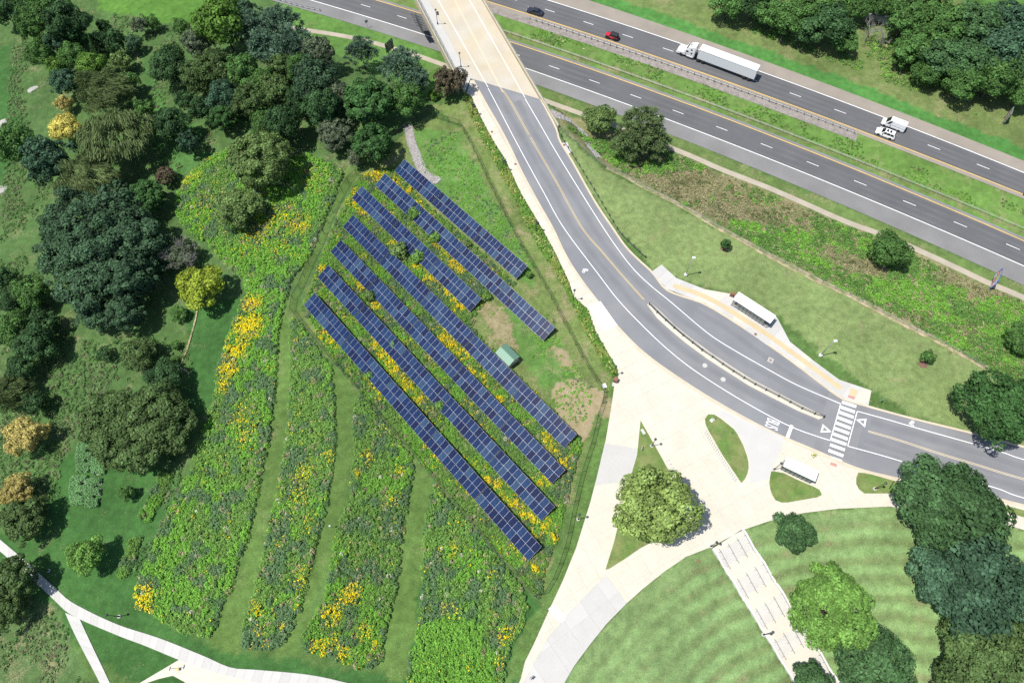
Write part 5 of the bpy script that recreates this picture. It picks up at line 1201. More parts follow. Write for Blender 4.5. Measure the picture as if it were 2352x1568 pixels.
fA = [(440, 410, 24, .35), (475, 470, 40, .12), (470, 365, 14, .7), (600, 530, 40, .25), (650, 510, 46, .22), (690, 520, 26, .55), (720, 420, 34, .12), (600, 420, 30, .15), (580, 700, 24, .8), (575, 750, 34, 1.0), (545, 800, 30, 1.0), (530, 850, 22, .9), (515, 890, 16, .8), (560, 960, 30, .25), (570, 1000, 22, .35), (330, 1370, 26, 1.0), (340, 1400, 18, .9), (640, 575, 26, .2), (560, 570, 30, .1)]
plants('meadow', 'wide flowering meadow bed between the wood and the mown way', 'meadow', [gps(bedA)[:, :2]], colour=meadow_colour(0.55, 0.16, 0.05, 2), flowers=fA, flower_rate=0.04, seed=2)
fB = [(700, 1090, 30, .25), (690, 1140, 26, .3), (760, 1050, 16, .4), (700, 1330, 26, .35), (590, 1400, 18, .5), (600, 1450, 14, .5), (648, 1440, 10, .6), (720, 1200, 20, .3)]
plants('meadow', 'narrow flowering meadow bed between the first two mown ways', 'meadow', [gps(bedB)[:, :2]], colour=meadow_colour(0.35, 0.26, 0.10, 5), flowers=fB, flower_rate=0.06, seed=5)
fC = [(843, 1050, 14, .8), (818, 1090, 12, .7), (920, 1080, 16, .4), (805, 1365, 24, .9), (765, 1410, 24, .9), (735, 1488, 20, .8), (790, 1500, 16, .7), (770, 1470, 16, .5), (840, 1450, 20, .4), (862, 1480, 10, .6), (900, 1150, 20, .3)]
plants('meadow', 'long meadow bed running down from the solar fence corner post', 'meadow', [gps(bedC)[:, :2]], colour=meadow_colour(0.42, 0.24, 0.10, 7), flowers=fC, flower_rate=0.04, seed=7)
fD = [(1035, 1265, 16, .4), (1165, 1460, 20, .6), (1150, 1520, 14, .4), (1030, 1400, 20, .2)]
def colD(X, Y, r):
    C = meadow_colour(0.34, 0.24, 0.10, 9)(X, Y, r); P = gps([(960, 1440), (1040, 1410), (1110, 1430), (1110, 1640), (930, 1640)])[:, :2]
    m = inside(X, Y, P); C[m] = G_BRIGHT * r.uniform(0.85, 1.2, (m.sum(), 1)); return C
plants('meadow', 'meadow bed with a bright green foot beside the curved walk', 'meadow', [gps(bedD)[:, :2]], colour=colD, flowers=fD, flower_rate=0.06, seed=9)
# growth inside the solar fence, between the rows
sol = [(694, 712), (712, 660), (775, 500), (830, 402), (900, 386), (935, 425), (1185, 655), (1150, 655), (1118, 690), (1090, 722), (1085, 755), (1326, 1002), (1338, 1012), (1310, 1105), (1290, 1200), (1258, 1290), (1238, 1372), (1100, 1212), (935, 1024), (780, 842)]
fS = []
for (a, b, w, n_) in (((840, 400), (1000, 520), 10, 5), ((1000, 540), (1060, 620), 9, 6), ((870, 400), (900, 420), 14, 2), ((790, 430), (840, 480), 14, 4), ((940, 440), (990, 470), 9, 3), ((990, 620), (1060, 700), 10, 6), ((900, 560), (980, 640), 8, 4), ((1020, 780), (1060, 810), 13, 3), ((830, 660), (870, 700), 10, 3), ((920, 720), (1010, 830), 10, 7), ((790, 680), (830, 730), 10, 3), ((860, 790), (960, 910), 10, 7),
                      ((1080, 850), (1150, 920), 9, 4), ((1000, 900), (1120, 1020), 9, 6), ((745, 770), (770, 780), 13, 2), ((850, 870), (880, 910), 9, 3), ((1120, 1100), (1270, 1230), 9, 8), ((1240, 1110), (1300, 1060), 10, 5), ((1250, 1000), (1290, 1060), 8, 4), ((1060, 1090), (1130, 1180), 8, 5), ((985, 1020), (1100, 1150), 8, 6), ((1210, 1250), (1250, 1190), 9, 4), ((1190, 1260), (1230, 1300), 9, 3), ((740, 620), (790, 690), 8, 4)):
    for t in np.linspace(0, 1, n_): fS.append((a[0] + (b[0] - a[0]) * t + rng.uniform(-5, 5), a[1] + (b[1] - a[1]) * t + rng.uniform(-5, 5), w * 1.35, 1.0))
plants('meadow', 'weedy flowering growth between the solar rows inside the fence', 'meadow', [gps(sol)[:, :2]], spacing=0.6, h=(0.35, 1.05), colour=meadow_colour(0.42, 0.20, 0.14, 12), flowers=fS, flower_rate=0.10, avoid_panels=True, seed=12)
# bushes pushing up at the low edges of the rows
for k, (x, y, r_) in enumerate(((915, 575, 22), (1000, 545, 14), (950, 490, 16), (850, 680, 14), (960, 590, 16), (905, 790, 12), (1075, 560, 9), (1215, 630, 9), (1120, 680, 10), (1000, 690, 10), (848, 862, 11), (1010, 930, 12), (1100, 990, 10))):
    tree(x, y, r_, 'broad', 'fresh' if k % 3 else 'light', 'leafy sapling pushing up between the solar rows', 'saplings between the solar rows', hf=1.1, name='sapling', cat='sapling', clear=0.05, size='S')
grassy = [(940, 300), (1050, 300), (1120, 430), (1235, 620), (1280, 760), (1370, 905), (1330, 1000), (1110, 740), (1190, 660), (1000, 470)]
plants('weeds', 'low weeds in the open grass of the solar field', 'weeds', [gps(grassy)[:, :2]], spacing=0.8, h=(0.08, 0.3), rad=(0.15, 0.4), leaf=0.11, nleaf=10, colour=meadow_colour(0.5, 0.1, 0.1, 15), seed=15, avoid_panels=True, keep=lambda X, Y, r: (fnoise(X, Y, 0.16, 15) > 0.50))
# hedge of low shrubs and day lilies along the sidewalk
hedge = [(1067, 222), (1081, 225), (1106, 279), (1133, 329), (1159, 369), (1174, 402), (1194, 445), (1234, 512), (1241, 524), (1274, 584), (1304, 647), (1314, 681), (1347, 711), (1367, 764), (1391, 807), (1414, 844), (1419, 862), (1406, 869), (1376, 815), (1349, 772), (1299, 662), (1249, 585), (1213, 522), (1176, 443), (1148, 393), (1108, 320), (1081, 267)]
def colH(X, Y, r):
    C = np.empty((len(X), 3)); C[:] = (0.115, 0.225, 0.040); q = fnoise(X, Y, 0.5, 21); C[q > 0.55] = (0.21, 0.26, 0.065); return C * r.uniform(0.8, 1.2, (len(X), 1))
plants('flowering_hedge', 'low trimmed hedge speckled with pale yellow flowers along the sidewalk', 'hedge', [gps(hedge)[:, :2]], spacing=0.42, h=(0.55, 0.85), rad=(0.25, 0.4), leaf=0.10, nleaf=22, colour=colH, flower_rate=0.16, flowers=[(x, y, 14, .2) for x, y in ((1180, 460), (1230, 545), (1280, 640), (1320, 715), (1130, 345))], kind='thing', seed=21, pet=(0.55, 0.50, 0.22))
# dry bank between trail and chain-link fence: weeds in drifts
bank = [(1300, 290), (1360, 340), (1420, 390), (1536, 450), (1700, 542), (1864, 628), (2097, 745), (2260, 838), (2352, 900), (2420, 880), (2352, 696), (2200, 630), (2004, 542), (1914, 508), (1764, 444), (1593, 372), (1529, 348), (1430, 320)]
def colB(X, Y, r):
    C = np.empty((len(X), 3)); C[:] = (0.10, 0.21, 0.045); q = fnoise(X, Y, 0.25, 31); C[q > 0.56] = G_BRIGHT * 0.95; C[r.random(len(X)) < 0.08] = G_TAN; return C * r.uniform(0.8, 1.25, (len(X), 1))
plants('weeds', 'green weeds in drifts on the dry bank above the trail', 'weeds', [gps(bank)[:, :2]], spacing=0.62, h=(0.3, 0.8), rad=(0.3, 0.55), leaf=0.095, nleaf=26, colour=colB, seed=31, keep=lambda X, Y, r: fnoise(X * 0.75 + Y * 0.35, Y * 1.1 - X * 0.3, 0.085, 33) + r.normal(size=len(X)) * 0.06 > 0.44)
def colT(X, Y, r): 
    C = np.empty((len(X), 3)); C[:] = (0.30, 0.27, 0.15); C[fnoise(X, Y, 0.4, 4) > 0.6] = (0.13, 0.14, 0.06); return C * r.uniform(0.75, 1.25, (len(X), 1))
plants('dry_grass', 'straw-coloured tall grass on the dry bank above the trail', 'grass', [gps(bank)[:, :2]], spacing=0.75, h=(0.25, 0.6), rad=(0.3, 0.6), leaf=0.10, nleaf=10, colour=colT, seed=37, keep=lambda X, Y, r: fnoise(X * 0.75 + Y * 0.35, Y * 1.1 - X * 0.3, 0.085, 33) + r.normal(size=len(X)) * 0.05 < 0.47)
# undergrowth on the low side and beyond the highway
und = [(30, 80), (60, 60), (60, 250), (120, 420), (60, 560), (100, 640), (140, 760), (420, 780), (440, 830), (430, 950), (440, 1080), (330, 1320), (300, 1320), (390, 1090), (300, 1060), (240, 960), (190, 960), (160, 1020), (130, 1150), (60, 1240), (-40, 1180)]
def colU(X, Y, r):
    C = np.empty((len(X), 3)); C[:] = (0.085, 0.165, 0.050); q = fnoise(X, Y, 0.3, 41); C[q > 0.58] = (0.13, 0.18, 0.075); C[r.random(len(X)) < 0.10] = (0.15, 0.15, 0.085); return C * r.uniform(0.75, 1.3, (len(X), 1))
plants('undergrowth', 'rough grass and brush under and between the woodland trees', 'undergrowth', [gps(und)[:, :2]], spacing=0.95, h=(0.25, 0.9), rad=(0.3, 0.6), leaf=0.115, nleaf=17, colour=colU, seed=41, keep=lambda X, Y, r: fnoise(X, Y, 0.16, 43) > 0.44)
und2 = [(260, 30), (380, 60), (480, 80), (540, 330), (470, 360), (400, 430), (340, 350), (350, 150), (250, 90)]
plants('undergrowth', 'brush along the edge of the grassy glade in the wood', 'undergrowth', [gps(und2)[:, :2]], spacing=1.1, h=(0.2, 0.8), rad=(0.3, 0.6), leaf=0.115, nleaf=17, colour=colU, seed=47, keep=lambda X, Y, r: fnoise(X, Y, 0.16, 48) > 0.56)
plants('undergrowth', 'brush on the rough side of the footpath below the path fork', 'undergrowth', [gps([(-60, 1290), (90, 1365), (150, 1440), (215, 1600), (-80, 1640)])[:, :2]], spacing=0.9, h=(0.15, 0.6), rad=(0.25, 0.5), leaf=0.13, nleaf=11, colour=colU, seed=49, keep=lambda X, Y, r: fnoise(X, Y, 0.2, 50) > 0.48)
fb = np.vstack([hw_line(NB_EDGE, 0, 200, 6, 8.5), hw_line(NB_EDGE, 0, 200, 6, 26)[::-1]])
plants('undergrowth', 'weedy growth on the verge between the highway and the far treeline', 'undergrowth', [fb], spacing=0.95, h=(0.25, 0.8), rad=(0.3, 0.6), leaf=0.115, nleaf=17, colour=colB, seed=53, keep=lambda X, Y, r: (fnoise(X, Y, 0.12, 54) > 0.46))
mb_ = np.vstack([hw_line(CABLE, -60, 200, 6, 1.2), hw_line(NB_IN, -60, 200, 6, -2.6)[::-1]])
plants('weeds', 'tufted weeds in the highway median', 'weeds', [mb_], spacing=0.8, h=(0.1, 0.35), rad=(0.2, 0.4), leaf=0.11, nleaf=10, colour=colB, seed=57, keep=lambda X, Y, r: fnoise(X, Y, 0.14, 58) > 0.52)
strips_ = [gps([(370, 1085), (400, 1090), (370, 1150), (345, 1200), (320, 1190)])[:, :2], gps([(330, 1230), (300, 1240), (270, 1320), (285, 1330), (310, 1300)])[:, :2]]
plants('flower_border', 'narrow planted border on the lawn beside the widest meadow bed', 'border', strips_, spacing=0.6, colour=meadow_colour(0.4, 0.2, 0.12, 61), seed=61)
# ------------------------------------------------------------------ lamp posts
M['globe'] = plain('dark_globe', (0.05, 0.055, 0.065), 0.25)
M['banner'] = plain('navy_banner', (0.035, 0.03, 0.10), 0.7)
M['bannerw'] = plain('white_banner_mark', (0.6, 0.6, 0.6), 0.7)
M['conc_b'] = M['conc_g2']
def lamp(px, py, z=None, label='', banner=False, base=True, h=4.75, dark=True, group='globe lamp posts'):
    p = gp(px, py) if z is None else at(px, py, z)
    t = thing('lamp_post', label, 'lamp post', (p[0], p[1], p[2] - (0.0 if z is not None else 0.05)), 0, group)
    if base: MB().lathe([(0.34, -0.3), (0.34, 0.22), (0.30, 0.26)], 16).obj('footing', M['conc_b'], t, smooth=False)
    MB().lathe([(0.17, 0.0), (0.17, 0.5), (0.10, 0.62), (0.075, 1.0), (0.055, h - 0.5), (0.09, h - 0.42), (0.12, h - 0.38)], 10).obj('pole', M['black'], t, smooth=True)
    prof = [(0.10, h - 0.40)] + [(0.27 * math.sin(a), h - 0.16 - 0.27 * math.cos(a)) for a in np.linspace(0.45, 3.05, 9)] + [(0.03, h + 0.16)]
    MB().lathe(prof, 14).obj('globe', M['globe'], t, smooth=True)
    if banner:
        b = MB().box(0.12, 0.72, -0.012, 0.012, 2.9, 4.0).obj('banner', M['banner'], t); MB().box(0.30, 0.54, -0.018, 0.018, 3.3, 3.6).obj('banner_mark', M['bannerw'], b)
        MB().tube([(0, 0, 4.02), (0.75, 0, 4.02)], 0.015, 5).obj('banner_arm', M['black'], t); MB().tube([(0, 0, 2.88), (0.75, 0, 2.88)], 0.015, 5).obj('banner_arm', M['black'], t)
    return t
lamp(1497, 1024, 0.19, 'black globe lamp on the triangular lawn in the plaza')
lamp(1632.5, 1254, 0.15, 'black globe lamp at the head of the stairway')
p = gp(1753, 1456.5)
lamp(1753, 1456.5, None, 'black globe lamp halfway down the stairway wall')
lamp(2008.7, 1122.4, 0.19, 'black globe lamp on the small lawn by the crosswalk')
lamp(1777, 1078, 0.15, 'black globe lamp beside the glass bus shelter')
lamp(1328, 1192, None, 'black globe lamp between solar fence and plaza walk')
lamp(274, 1415, None, 'black globe lamp on the lawn near the path fork', h=4.4)
lamp(112, 1310, None, 'black globe lamp on the lawn under the footpath trees', h=4.4)
lamp(1317, 690, 0.05, 'black globe lamp in the hedge beside the wide sidewalk', base=False)
lamp(1409, 861, 0.05, 'black globe lamp at the plaza end of the hedge', base=False)
lamp(1087, 266, 0.05, 'bannered globe lamp in the hedge just past the bridge', True, False)
lamp(1156, 394, 0.05, 'bannered globe lamp in the hedge between the two sidewalk manholes', True, False)
lamp(1231, 533, 0.05, 'bannered globe lamp halfway along the hedge', True, False)
lamp(1005.3, 56, 0.19, 'bannered globe lamp on the bridge sidewalk above the highway', True, False)
lamp(1059, 154.5, 0.19, 'globe lamp on the bridge sidewalk by the brown tree', False, False)
def shoebox(px, py, label):
    p = at(px, py, 0.0); t = thing('light_pole', label, 'light pole', (p[0], p[1], -0.05), 0, 'grey light poles')
    MB().lathe([(0.36, -0.3), (0.36, 0.5), (0.32, 0.54)], 16).obj('footing', M['conc_w'], t)
    MB().lathe([(0.10, 0.5), (0.075, 7.2)], 8).obj('pole', M['steel'], t, smooth=True)
    MB().bar((0, 0, 7.2), (0.3, 0.1, 7.25), 0.08).obj('arm', M['steel'], t)
    MB().box(-0.05, 0.62, -0.24, 0.24, 7.15, 7.38).obj('luminaire', M['whitem'], t, bevel=0.04)
shoebox(1574.6, 631.7, 'tall grey light pole on the mown lawn above the bus bay entrance')
shoebox(1883.9, 816.4, 'tall grey light pole on the mown lawn near the crosswalk')

# ------------------------------------------------------------------ bus shelters
def glass_mat():
    m, t, b = new_mat('shelter_glass'); b.inputs['Base Color'].default_value = (0.30, 0.35, 0.34, 1); b.inputs['Roughness'].default_value = 0.1
    tr = t.nodes.new('ShaderNodeBsdfTransparent'); mx = t.nodes.new('ShaderNodeMixShader'); mx.inputs[0].default_value = 0.35
    t.links.new(tr.outputs[0], mx.inputs[1]); t.links.new(b.outputs[0], mx.inputs[2]); t.links.new(mx.outputs[0], t.nodes['Material Output'].inputs[0]); return m
M['glass'] = glass_mat()
M['roofw'] = plain('white_roof', (0.74, 0.74, 0.73), 0.5)
M['brown'] = plain('brown_plastic', (0.20, 0.085, 0.055), 0.6)
def shelter(corners, label, back_glass, bays, h=2.55):
    C = ats(corners, h + ZP)[:, :2]; o = C[3]; ex = C[2] - C[3]; L_ = np.linalg.norm(ex); ex /= L_; ey = np.array([-ex[1], ex[0]]); D = float((C[0] - C[3]) @ ey)
    t = thing('bus_shelter', label, 'bus shelter', (o[0], o[1], ZP), math.atan2(ex[1], ex[0]))
    r = MB().box(-0.05, L_ + 0.05, -0.05, D + 0.05, h, h + 0.14).obj('roof', M['roofw'], t, bevel=0.03)
    MB().box(-0.07, L_ + 0.07, -0.07, D + 0.07, h - 0.03, h + 0.02).obj('fascia', M['darkm'], t)
    n = bays
    for k in range(n + 1):
        x = 0.25 + (L_ - 0.5) * k / n
        for y, on in ((0.15, True), (D - 0.2, k % 2 == 0)):
            if on: MB().box(x - .04, x + .04, y - .04, y + .04, 0, h).obj('column', M['darkm'], t)
    for y in ((0.15,) if back_glass else (0.15, D - 0.2)):
        for k in range(n):
            x0 = 0.25 + (L_ - 0.5) * k / n + .05; x1 = 0.25 + (L_ - 0.5) * (k + 1) / n - .05
            if k in (0, n - 1) and not back_glass and y < 1: continue
            MB().box(x0, x1, y - .012, y + .012, 0.25, 2.3).obj('pane', M['glass'], t)
        for zz in (0.22, 1.25, 2.33): MB().box(0.25, L_ - 0.25, y - .03, y + .03, zz - .025, zz + .025).obj('crossbar', M['darkm'], t)
    MB().box(0.8, L_ - 0.8, D - 0.75, D - 0.35, 0.42, 0.48).obj('bench', M['wood'], t)
    for x in (0.08, L_ - 0.08):
        MB().box(x - .012, x + .012, 0.3, D - 0.4, 0.25, 2.3).obj('pane', M['glass'], t)
    return t
shelter([(1696.4, 670.8), (1782.4, 724.7), (1768.9, 742.5), (1683.7, 687.5)], 'long white-roofed bus shelter on the lawn side of the bus bay', False, 10)
shelter([(1805.9, 1047.3), (1880, 1077.8), (1871.8, 1105), (1799, 1070.4)], 'white-roofed glass bus shelter on the plaza by the crosswalk', True, 7)
def bin_(px, py, label, w=0.62, h=1.05, pad=False):
    p = at(px, py, ZP); t = thing('litter_bin', label, 'litter bin', (p[0], p[1], ZP), -0.45)
    MB().box(-w / 2, w / 2, -w / 2, w / 2, 0.04, h).obj('body', M['brown'], t, bevel=0.04); MB().box(-w / 2 - .04, w / 2 + .04, -w / 2 - .04, w / 2 + .04, h, h + 0.10).obj('lid', M['brown'], t, bevel=0.03)
    MB().box(-w * .3, w * .3, -w / 2 - .006, -w / 2 + .02, h - .28, h - .12).obj('slot', M['black'], t)
    MB().box(-w / 2 + .05, w / 2 - .05, -w / 2 + .05, w / 2 - .05, 0, 0.05).obj('base', M['black'], t)
bin_(1679, 679, 'brown litter bin against the long bus shelter, farther from the lawn corner'); bin_(1687, 683, 'brown litter bin squeezed next to the long bus shelter column')
bin_(1413, 875, 'brown litter bin on a concrete pad at the hedge end', 0.8, 1.15)
sheet('concrete_pad', ats([(1408, 874), (1418, 876), (1416, 889), (1405, 886)])[:, :2], 0.10, M['conc_g'], depth=0.3)
def cover(px, py, w, d, label, mat, h=0.18, rot=0.3, z=None, name='utility_box'):
    p = gp(px, py) if z is None else at(px, py, z); t = thing(name, label, 'utility box', (p[0], p[1], p[2] - 0.06), rot)
    MB().box(-w / 2, w / 2, -d / 2, d / 2, 0, h).obj('base', M['conc_g'], t); MB().box(-w / 2 - .03, w / 2 + .03, -d / 2 - .03, d / 2 + .03, h, h + .05).obj('lid', mat, t, bevel=0.015)
cover(1388, 886, 0.75, 0.9, 'white utility box lid in the grass by the field gate', M['roofw'])
cover(1477, 991, 0.55, 1.1, 'pale utility lid in the tip of the triangular lawn', M['conc_g2'], 0.1, 0.5, 0.19)
cover(1605, 1288, 0.5, 0.5, 'round-rimmed brown lid in the striped lawn', M['rust'], 0.06)
# small signs
M['sign_w'] = plain('white_sign', (0.62, 0.62, 0.60), 0.5); M['sign_g'] = plain('grey_sign_back', (0.30, 0.32, 0.32), 0.5, 0.3); M['hiviz'] = plain('yellow_green_sign', (0.55, 0.62, 0.03), 0.5)
def post_sign(px, py, label, h, w, hh, mat, rot, z=None, name='sign_post', pad=None):
    p = gp(px, py) if z is None else at(px, py, z); t = thing(name, label, 'sign', (p[0], p[1], p[2] - 0.05), rot)
    MB().lathe([(0.035, -0.2), (0.035, h)], 8).obj('pole', M['steel_w'], t)
    MB().box(-w / 2, w / 2, 0.04, 0.07, h - hh, h).obj('sign_panel', mat, t)
    if pad: MB().box(-0.5, 0.5, -0.3, 0.3, 0, 0.07).obj('pad', M['conc_w'], t)
post_sign(2017, 925, 'small grey road sign on the mown lawn beside the crosswalk', 2.6, 0.75, 0.75, M['sign_g'], 0.9)
post_sign(1636, 964, 'slim signboard on a white pad at the tip of the bicycle rack lawn', 1.8, 0.9, 0.6, M['wood'], 0.6, 0.19, pad=True)
post_sign(1680, 996, 'thin bollard sign on the bicycle rack lawn', 1.2, 0.3, 0.3, M['darkm'], 0.3, 0.19)
post_sign(1474, 1031, 'white sign panel low on the triangular lawn', 1.0, 0.9, 0.5, M['sign_w'], 1.4, 0.19)
post_sign(845, 64, 'grey road sign on the verge near the highway, before the bridge', 2.6, 0.9, 0.9, M['sign_g'], 0.6)
post_sign(1576, 213, 'slim green-backed sign post in the highway median', 2.3, 0.5, 0.5, M['darkm'], 0.9)
t = post_sign(409, 1534, 'path sign on a tall pole with a yellow box at the path fork', 3.3, 0.7, 0.5, M['sign_w'], 1.5)
cover(411, 1536, 0.42, 0.42, 'yellow cabinet at the foot of the path sign pole', plain('yellow_cabinet', (0.55, 0.42, 0.10), 0.5), 0.7, 0.2)
p = at(1869, 1046, ZP); t = thing('folding_sign', 'yellow-green folding pedestrian sign at the kerb by the crosswalk', 'sign', (p[0], p[1], ZP), 0.5)
for s in (-1, 1): MB().quad((-0.3, s * 0.28, 0), (0.3, s * 0.28, 0), (0.25, s * 0.03, 1.05), (-0.25, s * 0.03, 1.05), 0.02).obj('panel', M['hiviz'], t)
MB().bar((-0.3, -0.5, 0.02), (-0.3, 0.5, 0.02), 0.05).bar((0.3, -0.5, 0.02), (0.3, 0.5, 0.02), 0.05).obj('leg', M['black'], t)
p = gp(763, 1211); t = thing('bird_box', 'white bird box on a thin pole in the mown way', 'bird box', (p[0], p[1], p[2] - .06), 0.3)
MB().lathe([(0.025, -0.2), (0.025, 1.7)], 6).obj('pole', M['darkm'], t); MB().box(-.12, .12, -.1, .1, 1.7, 2.0).obj('box', M['sign_w'], t)
mb = MB(); mb.add([(-.16, -.15, 1.99), (.16, -.15, 1.99), (.16, .15, 1.99), (-.16, .15, 1.99), (-.16, 0, 2.12), (.16, 0, 2.12)], [(0, 1, 5, 4), (2, 3, 4, 5), (0, 4, 3), (1, 2, 5)]); mb.obj('roof', M['sign_w'], t)
# large highway signs seen from the back and the blue services sign
def big_sign(pa, pb, zb, hh, label, front, back, face, tiles=False, name='highway_sign'):
    A, B = gp(*pa), gp(*pb); c = (A + B) / 2; dx = (B - A)[:2]; w = np.linalg.norm(dx); rot = math.atan2(dx[1], dx[0])
    t = thing(name, label, 'road sign', (c[0], c[1], min(A[2], B[2]) - 0.05), rot)
    for x in (-w * 0.3, w * 0.3): MB().box(x - .1, x + .1, 0.06, 0.26, -0.3, zb + hh * 0.9).obj('post', M['wood'], t)
    pn = MB().box(-w / 2, w / 2, -0.03, 0.03, zb, zb + hh).obj('panel', front, t)
    MB().box(-w / 2 + .02, w / 2 - .02, 0.031, 0.05, zb + .02, zb + hh - .02).obj('panel_back', back, t)
    for k in range(4): MB().box(-w / 2, w / 2, 0.05, 0.09, zb + hh * (0.12 + 0.25 * k), zb + hh * (0.16 + 0.25 * k)).obj('stiffener', M['steel'], t)
    if tiles:
        cs = [(0.62, 0.60, 0.62), (0.55, 0.08, 0.07), (0.60, 0.50, 0.50), (0.62, 0.14, 0.04), (0.50, 0.55, 0.06), (0.55, 0.60, 0.58)]
        for k in range(6):
            i, j = k % 3, k // 3; x0 = -w / 2 + w * (0.06 + 0.31 * j if False else 0.05 + 0.31 * i); z0 = zb + hh * (0.06 + 0.37 * (j))
            tl = MB().box(x0, x0 + w * 0.27, -0.045, -0.03, z0, z0 + hh * 0.32).obj('logo_tile', plain('tile%d' % k, cs[k], 0.5), t)
            MB().box(x0 + w * 0.06, x0 + w * 0.21, -0.052, -0.044, z0 + hh * 0.12, z0 + hh * 0.2).obj('logo_mark', plain('mark%d' % k, [(0.5, 0.1, 0.15), (0.6, 0.6, 0.6), (0.5, 0.06, 0.06), (0.6, 0.6, 0.55), (0.2, 0.4, 0.05), (0.1, 0.2, 0.5)][k], 0.5), tl)
        MB().box(-w * 0.36, w * 0.36, -0.042, -0.03, zb + hh * 0.84, zb + hh * 0.93).obj('heading_strip', M['sign_w'], t)
M['blue'] = plain('blue_sign_face', (0.03, 0.075, 0.36), 0.4); M['green_s'] = plain('green_sign_face', (0.01, 0.12, 0.06), 0.4); M['sign_dk'] = plain('dark_sign_back', (0.07, 0.08, 0.08), 0.6)
big_sign((2281, 634), (2270, 667), 0.7, 3.0, 'blue services sign with six coloured logo tiles beside the trail', M['blue'], M['sign_dk'], 1, True, 'services_sign')
big_sign((906, 112), (889, 127), 0.6, 3.2, 'dark-backed highway sign on posts between the trail and the pines', M['green_s'], M['sign_dk'], 1)
big_sign((2303, 287), (2309, 268), 0.5, 3.4, 'silver-backed highway sign with ribs on the verge below the far treeline', M['green_s'], M['steel'], 1)
# sign frame hung on the bridge side
p = at(966, 52, -1.0); t = thing('bridge_sign', 'dark sign panel on a bracket frame hung from the bridge side', 'road sign', (p[0], p[1], 0), 0)
hd = unit(hw_pt(SB_DASH, 1.0)[None] - hw_pt(SB_DASH, 0.0)[None])[0]; sd_ = -d_
A = np.array([p[0], p[1]]); q = lambda a, b, z: (a * hd[0] + b * sd_[0], a * hd[1] + b * sd_[1], z)
for k in range(5): MB().bar(q(-2.2, -2.4 + k * 1.2, -0.9), q(1.2, -2.4 + k * 1.2, -0.9), 0.12).obj('bracket', M['darkm'], t)
for a in (-2.2, -1.1): MB().bar(q(a, -2.6, -0.9), q(a, 2.6, -0.9), 0.1).obj('walkway_rail', M['darkm'], t)
MB().quad(q(-0.6, -2.6, -3.2), q(-0.6, 2.6, -3.2), q(-0.6, 2.6, 0.2), q(-0.6, -2.6, 0.2), 0.1).obj('panel', M['sign_dk'], t)

# ------------------------------------------------------------------ equipment hut in the solar field
M['roofg'] = plain('green_metal_roof', (0.125, 0.235, 0.165), 0.45, 0.1); M['wallw'] = surf('painted_siding', (0.52, 0.48, 0.40), var=0.08)
p = gp(1166, 818, 1.2); hd_ = unit((gp(1194, 836) - gp(1149, 792))[None, :2])[0]
hut = thing('equipment_hut', 'small hut with a green standing-seam roof among the solar rows', 'hut', (p[0], p[1], p[2] - .05), math.atan2(hd_[1], hd_[0]))
hl, hw_, wh, rh = 1.9, 1.35, 2.1, 2.75
MB().box(-hl, hl, -hw_, hw_, -0.2, wh).obj('wall', M['wallw'], hut)
for s in (-1, 1):
    mb = MB(); mb.add([(s * hl, -hw_, wh), (s * hl, hw_, wh), (s * hl, 0, rh - .04), (s * (hl - .1), -hw_, wh), (s * (hl - .1), hw_, wh), (s * (hl - .1), 0, rh - .04)], [(0, 1, 2), (3, 5, 4), (0, 2, 5, 3), (1, 4, 5, 2)]); mb.obj('gable', M['wallw'], hut)
for s in (-1, 1):
    e = 0.22; y1 = s * (hw_ + e); z1 = wh - e * (rh - wh) / hw_
    rf = MB().quad((-hl - e, 0, rh), (hl + e, 0, rh), (hl + e, y1, z1), (-hl - e, y1, z1), 0.05, Vector((0, 0, 1))).obj('roof', M['roofg'], hut)
    for k in range(9):
        x = -hl - e + 0.04 + k * (2 * (hl + e) - 0.08) / 8; MB().bar((x, 0, rh + .07), (x, y1, z1 + .07), 0.03, 0.05).obj('seam', M['roofg'], rf)
MB().bar((-hl - .22, 0, rh + .07), (hl + .22, 0, rh + .07), 0.16, 0.06).obj('ridge_cap', M['roofg'], hut)
dr = MB().box(-0.45, 0.45, -hw_ - .04, -hw_ - .005, 0.05, 2.0).obj('door', M['sign_w'], hut); MB().box(0.3, 0.36, -hw_ - .07, -hw_ - .04, 1.0, 1.1).obj('handle', M['black'], dr)
MB().box(hl + .005, hl + .05, -0.5, 0.1, 0.5, 1.3).obj('cabinet', M['steel'], hut)
MB().box(1.0, 1.4, -hw_ - .03, -hw_ - .005, 1.3, 1.7).obj('window', M['glass'], hut)

# ------------------------------------------------------------------ bicycle hoops along the lawn edge
hoop = MB(); hoop.tube([(-0.3, 0, -0.05), (-0.3, 0, 0.65), (-0.22, 0, 0.8), (0.22, 0, 0.8), (0.3, 0, 0.65), (0.3, 0, -0.05)], 0.03, 6); hoop_me = hoop.mesh('bicycle_hoop', True)
Pa = resample(ats([(1619, 986), (1640, 1022), (1656, 1048), (1675, 1078), (1693, 1106)], ZP)[:, :2], 0.5, False)[1:-1]; nA = normals2(Pa)
plate = MB().box(-.09, .09, -.07, .07, 0, .012).mesh('foot_plate')
for i, (q, n) in enumerate(zip(Pa, nA)):
    t = thing('bicycle_hoop', 'white metal bicycle hoop in the row along the curved lawn', 'bicycle rack', (q[0] - n[0] * 0.35, q[1] - n[1] * 0.35, ZP), math.atan2(n[1], n[0]) + 0.5, 'bicycle hoops along the lawn')
    link('tube', hoop_me, M['whitem'], t)
    for s in (-.3, .3): link('foot_plate', plate, M['whitem'], t, (s, 0, 0))
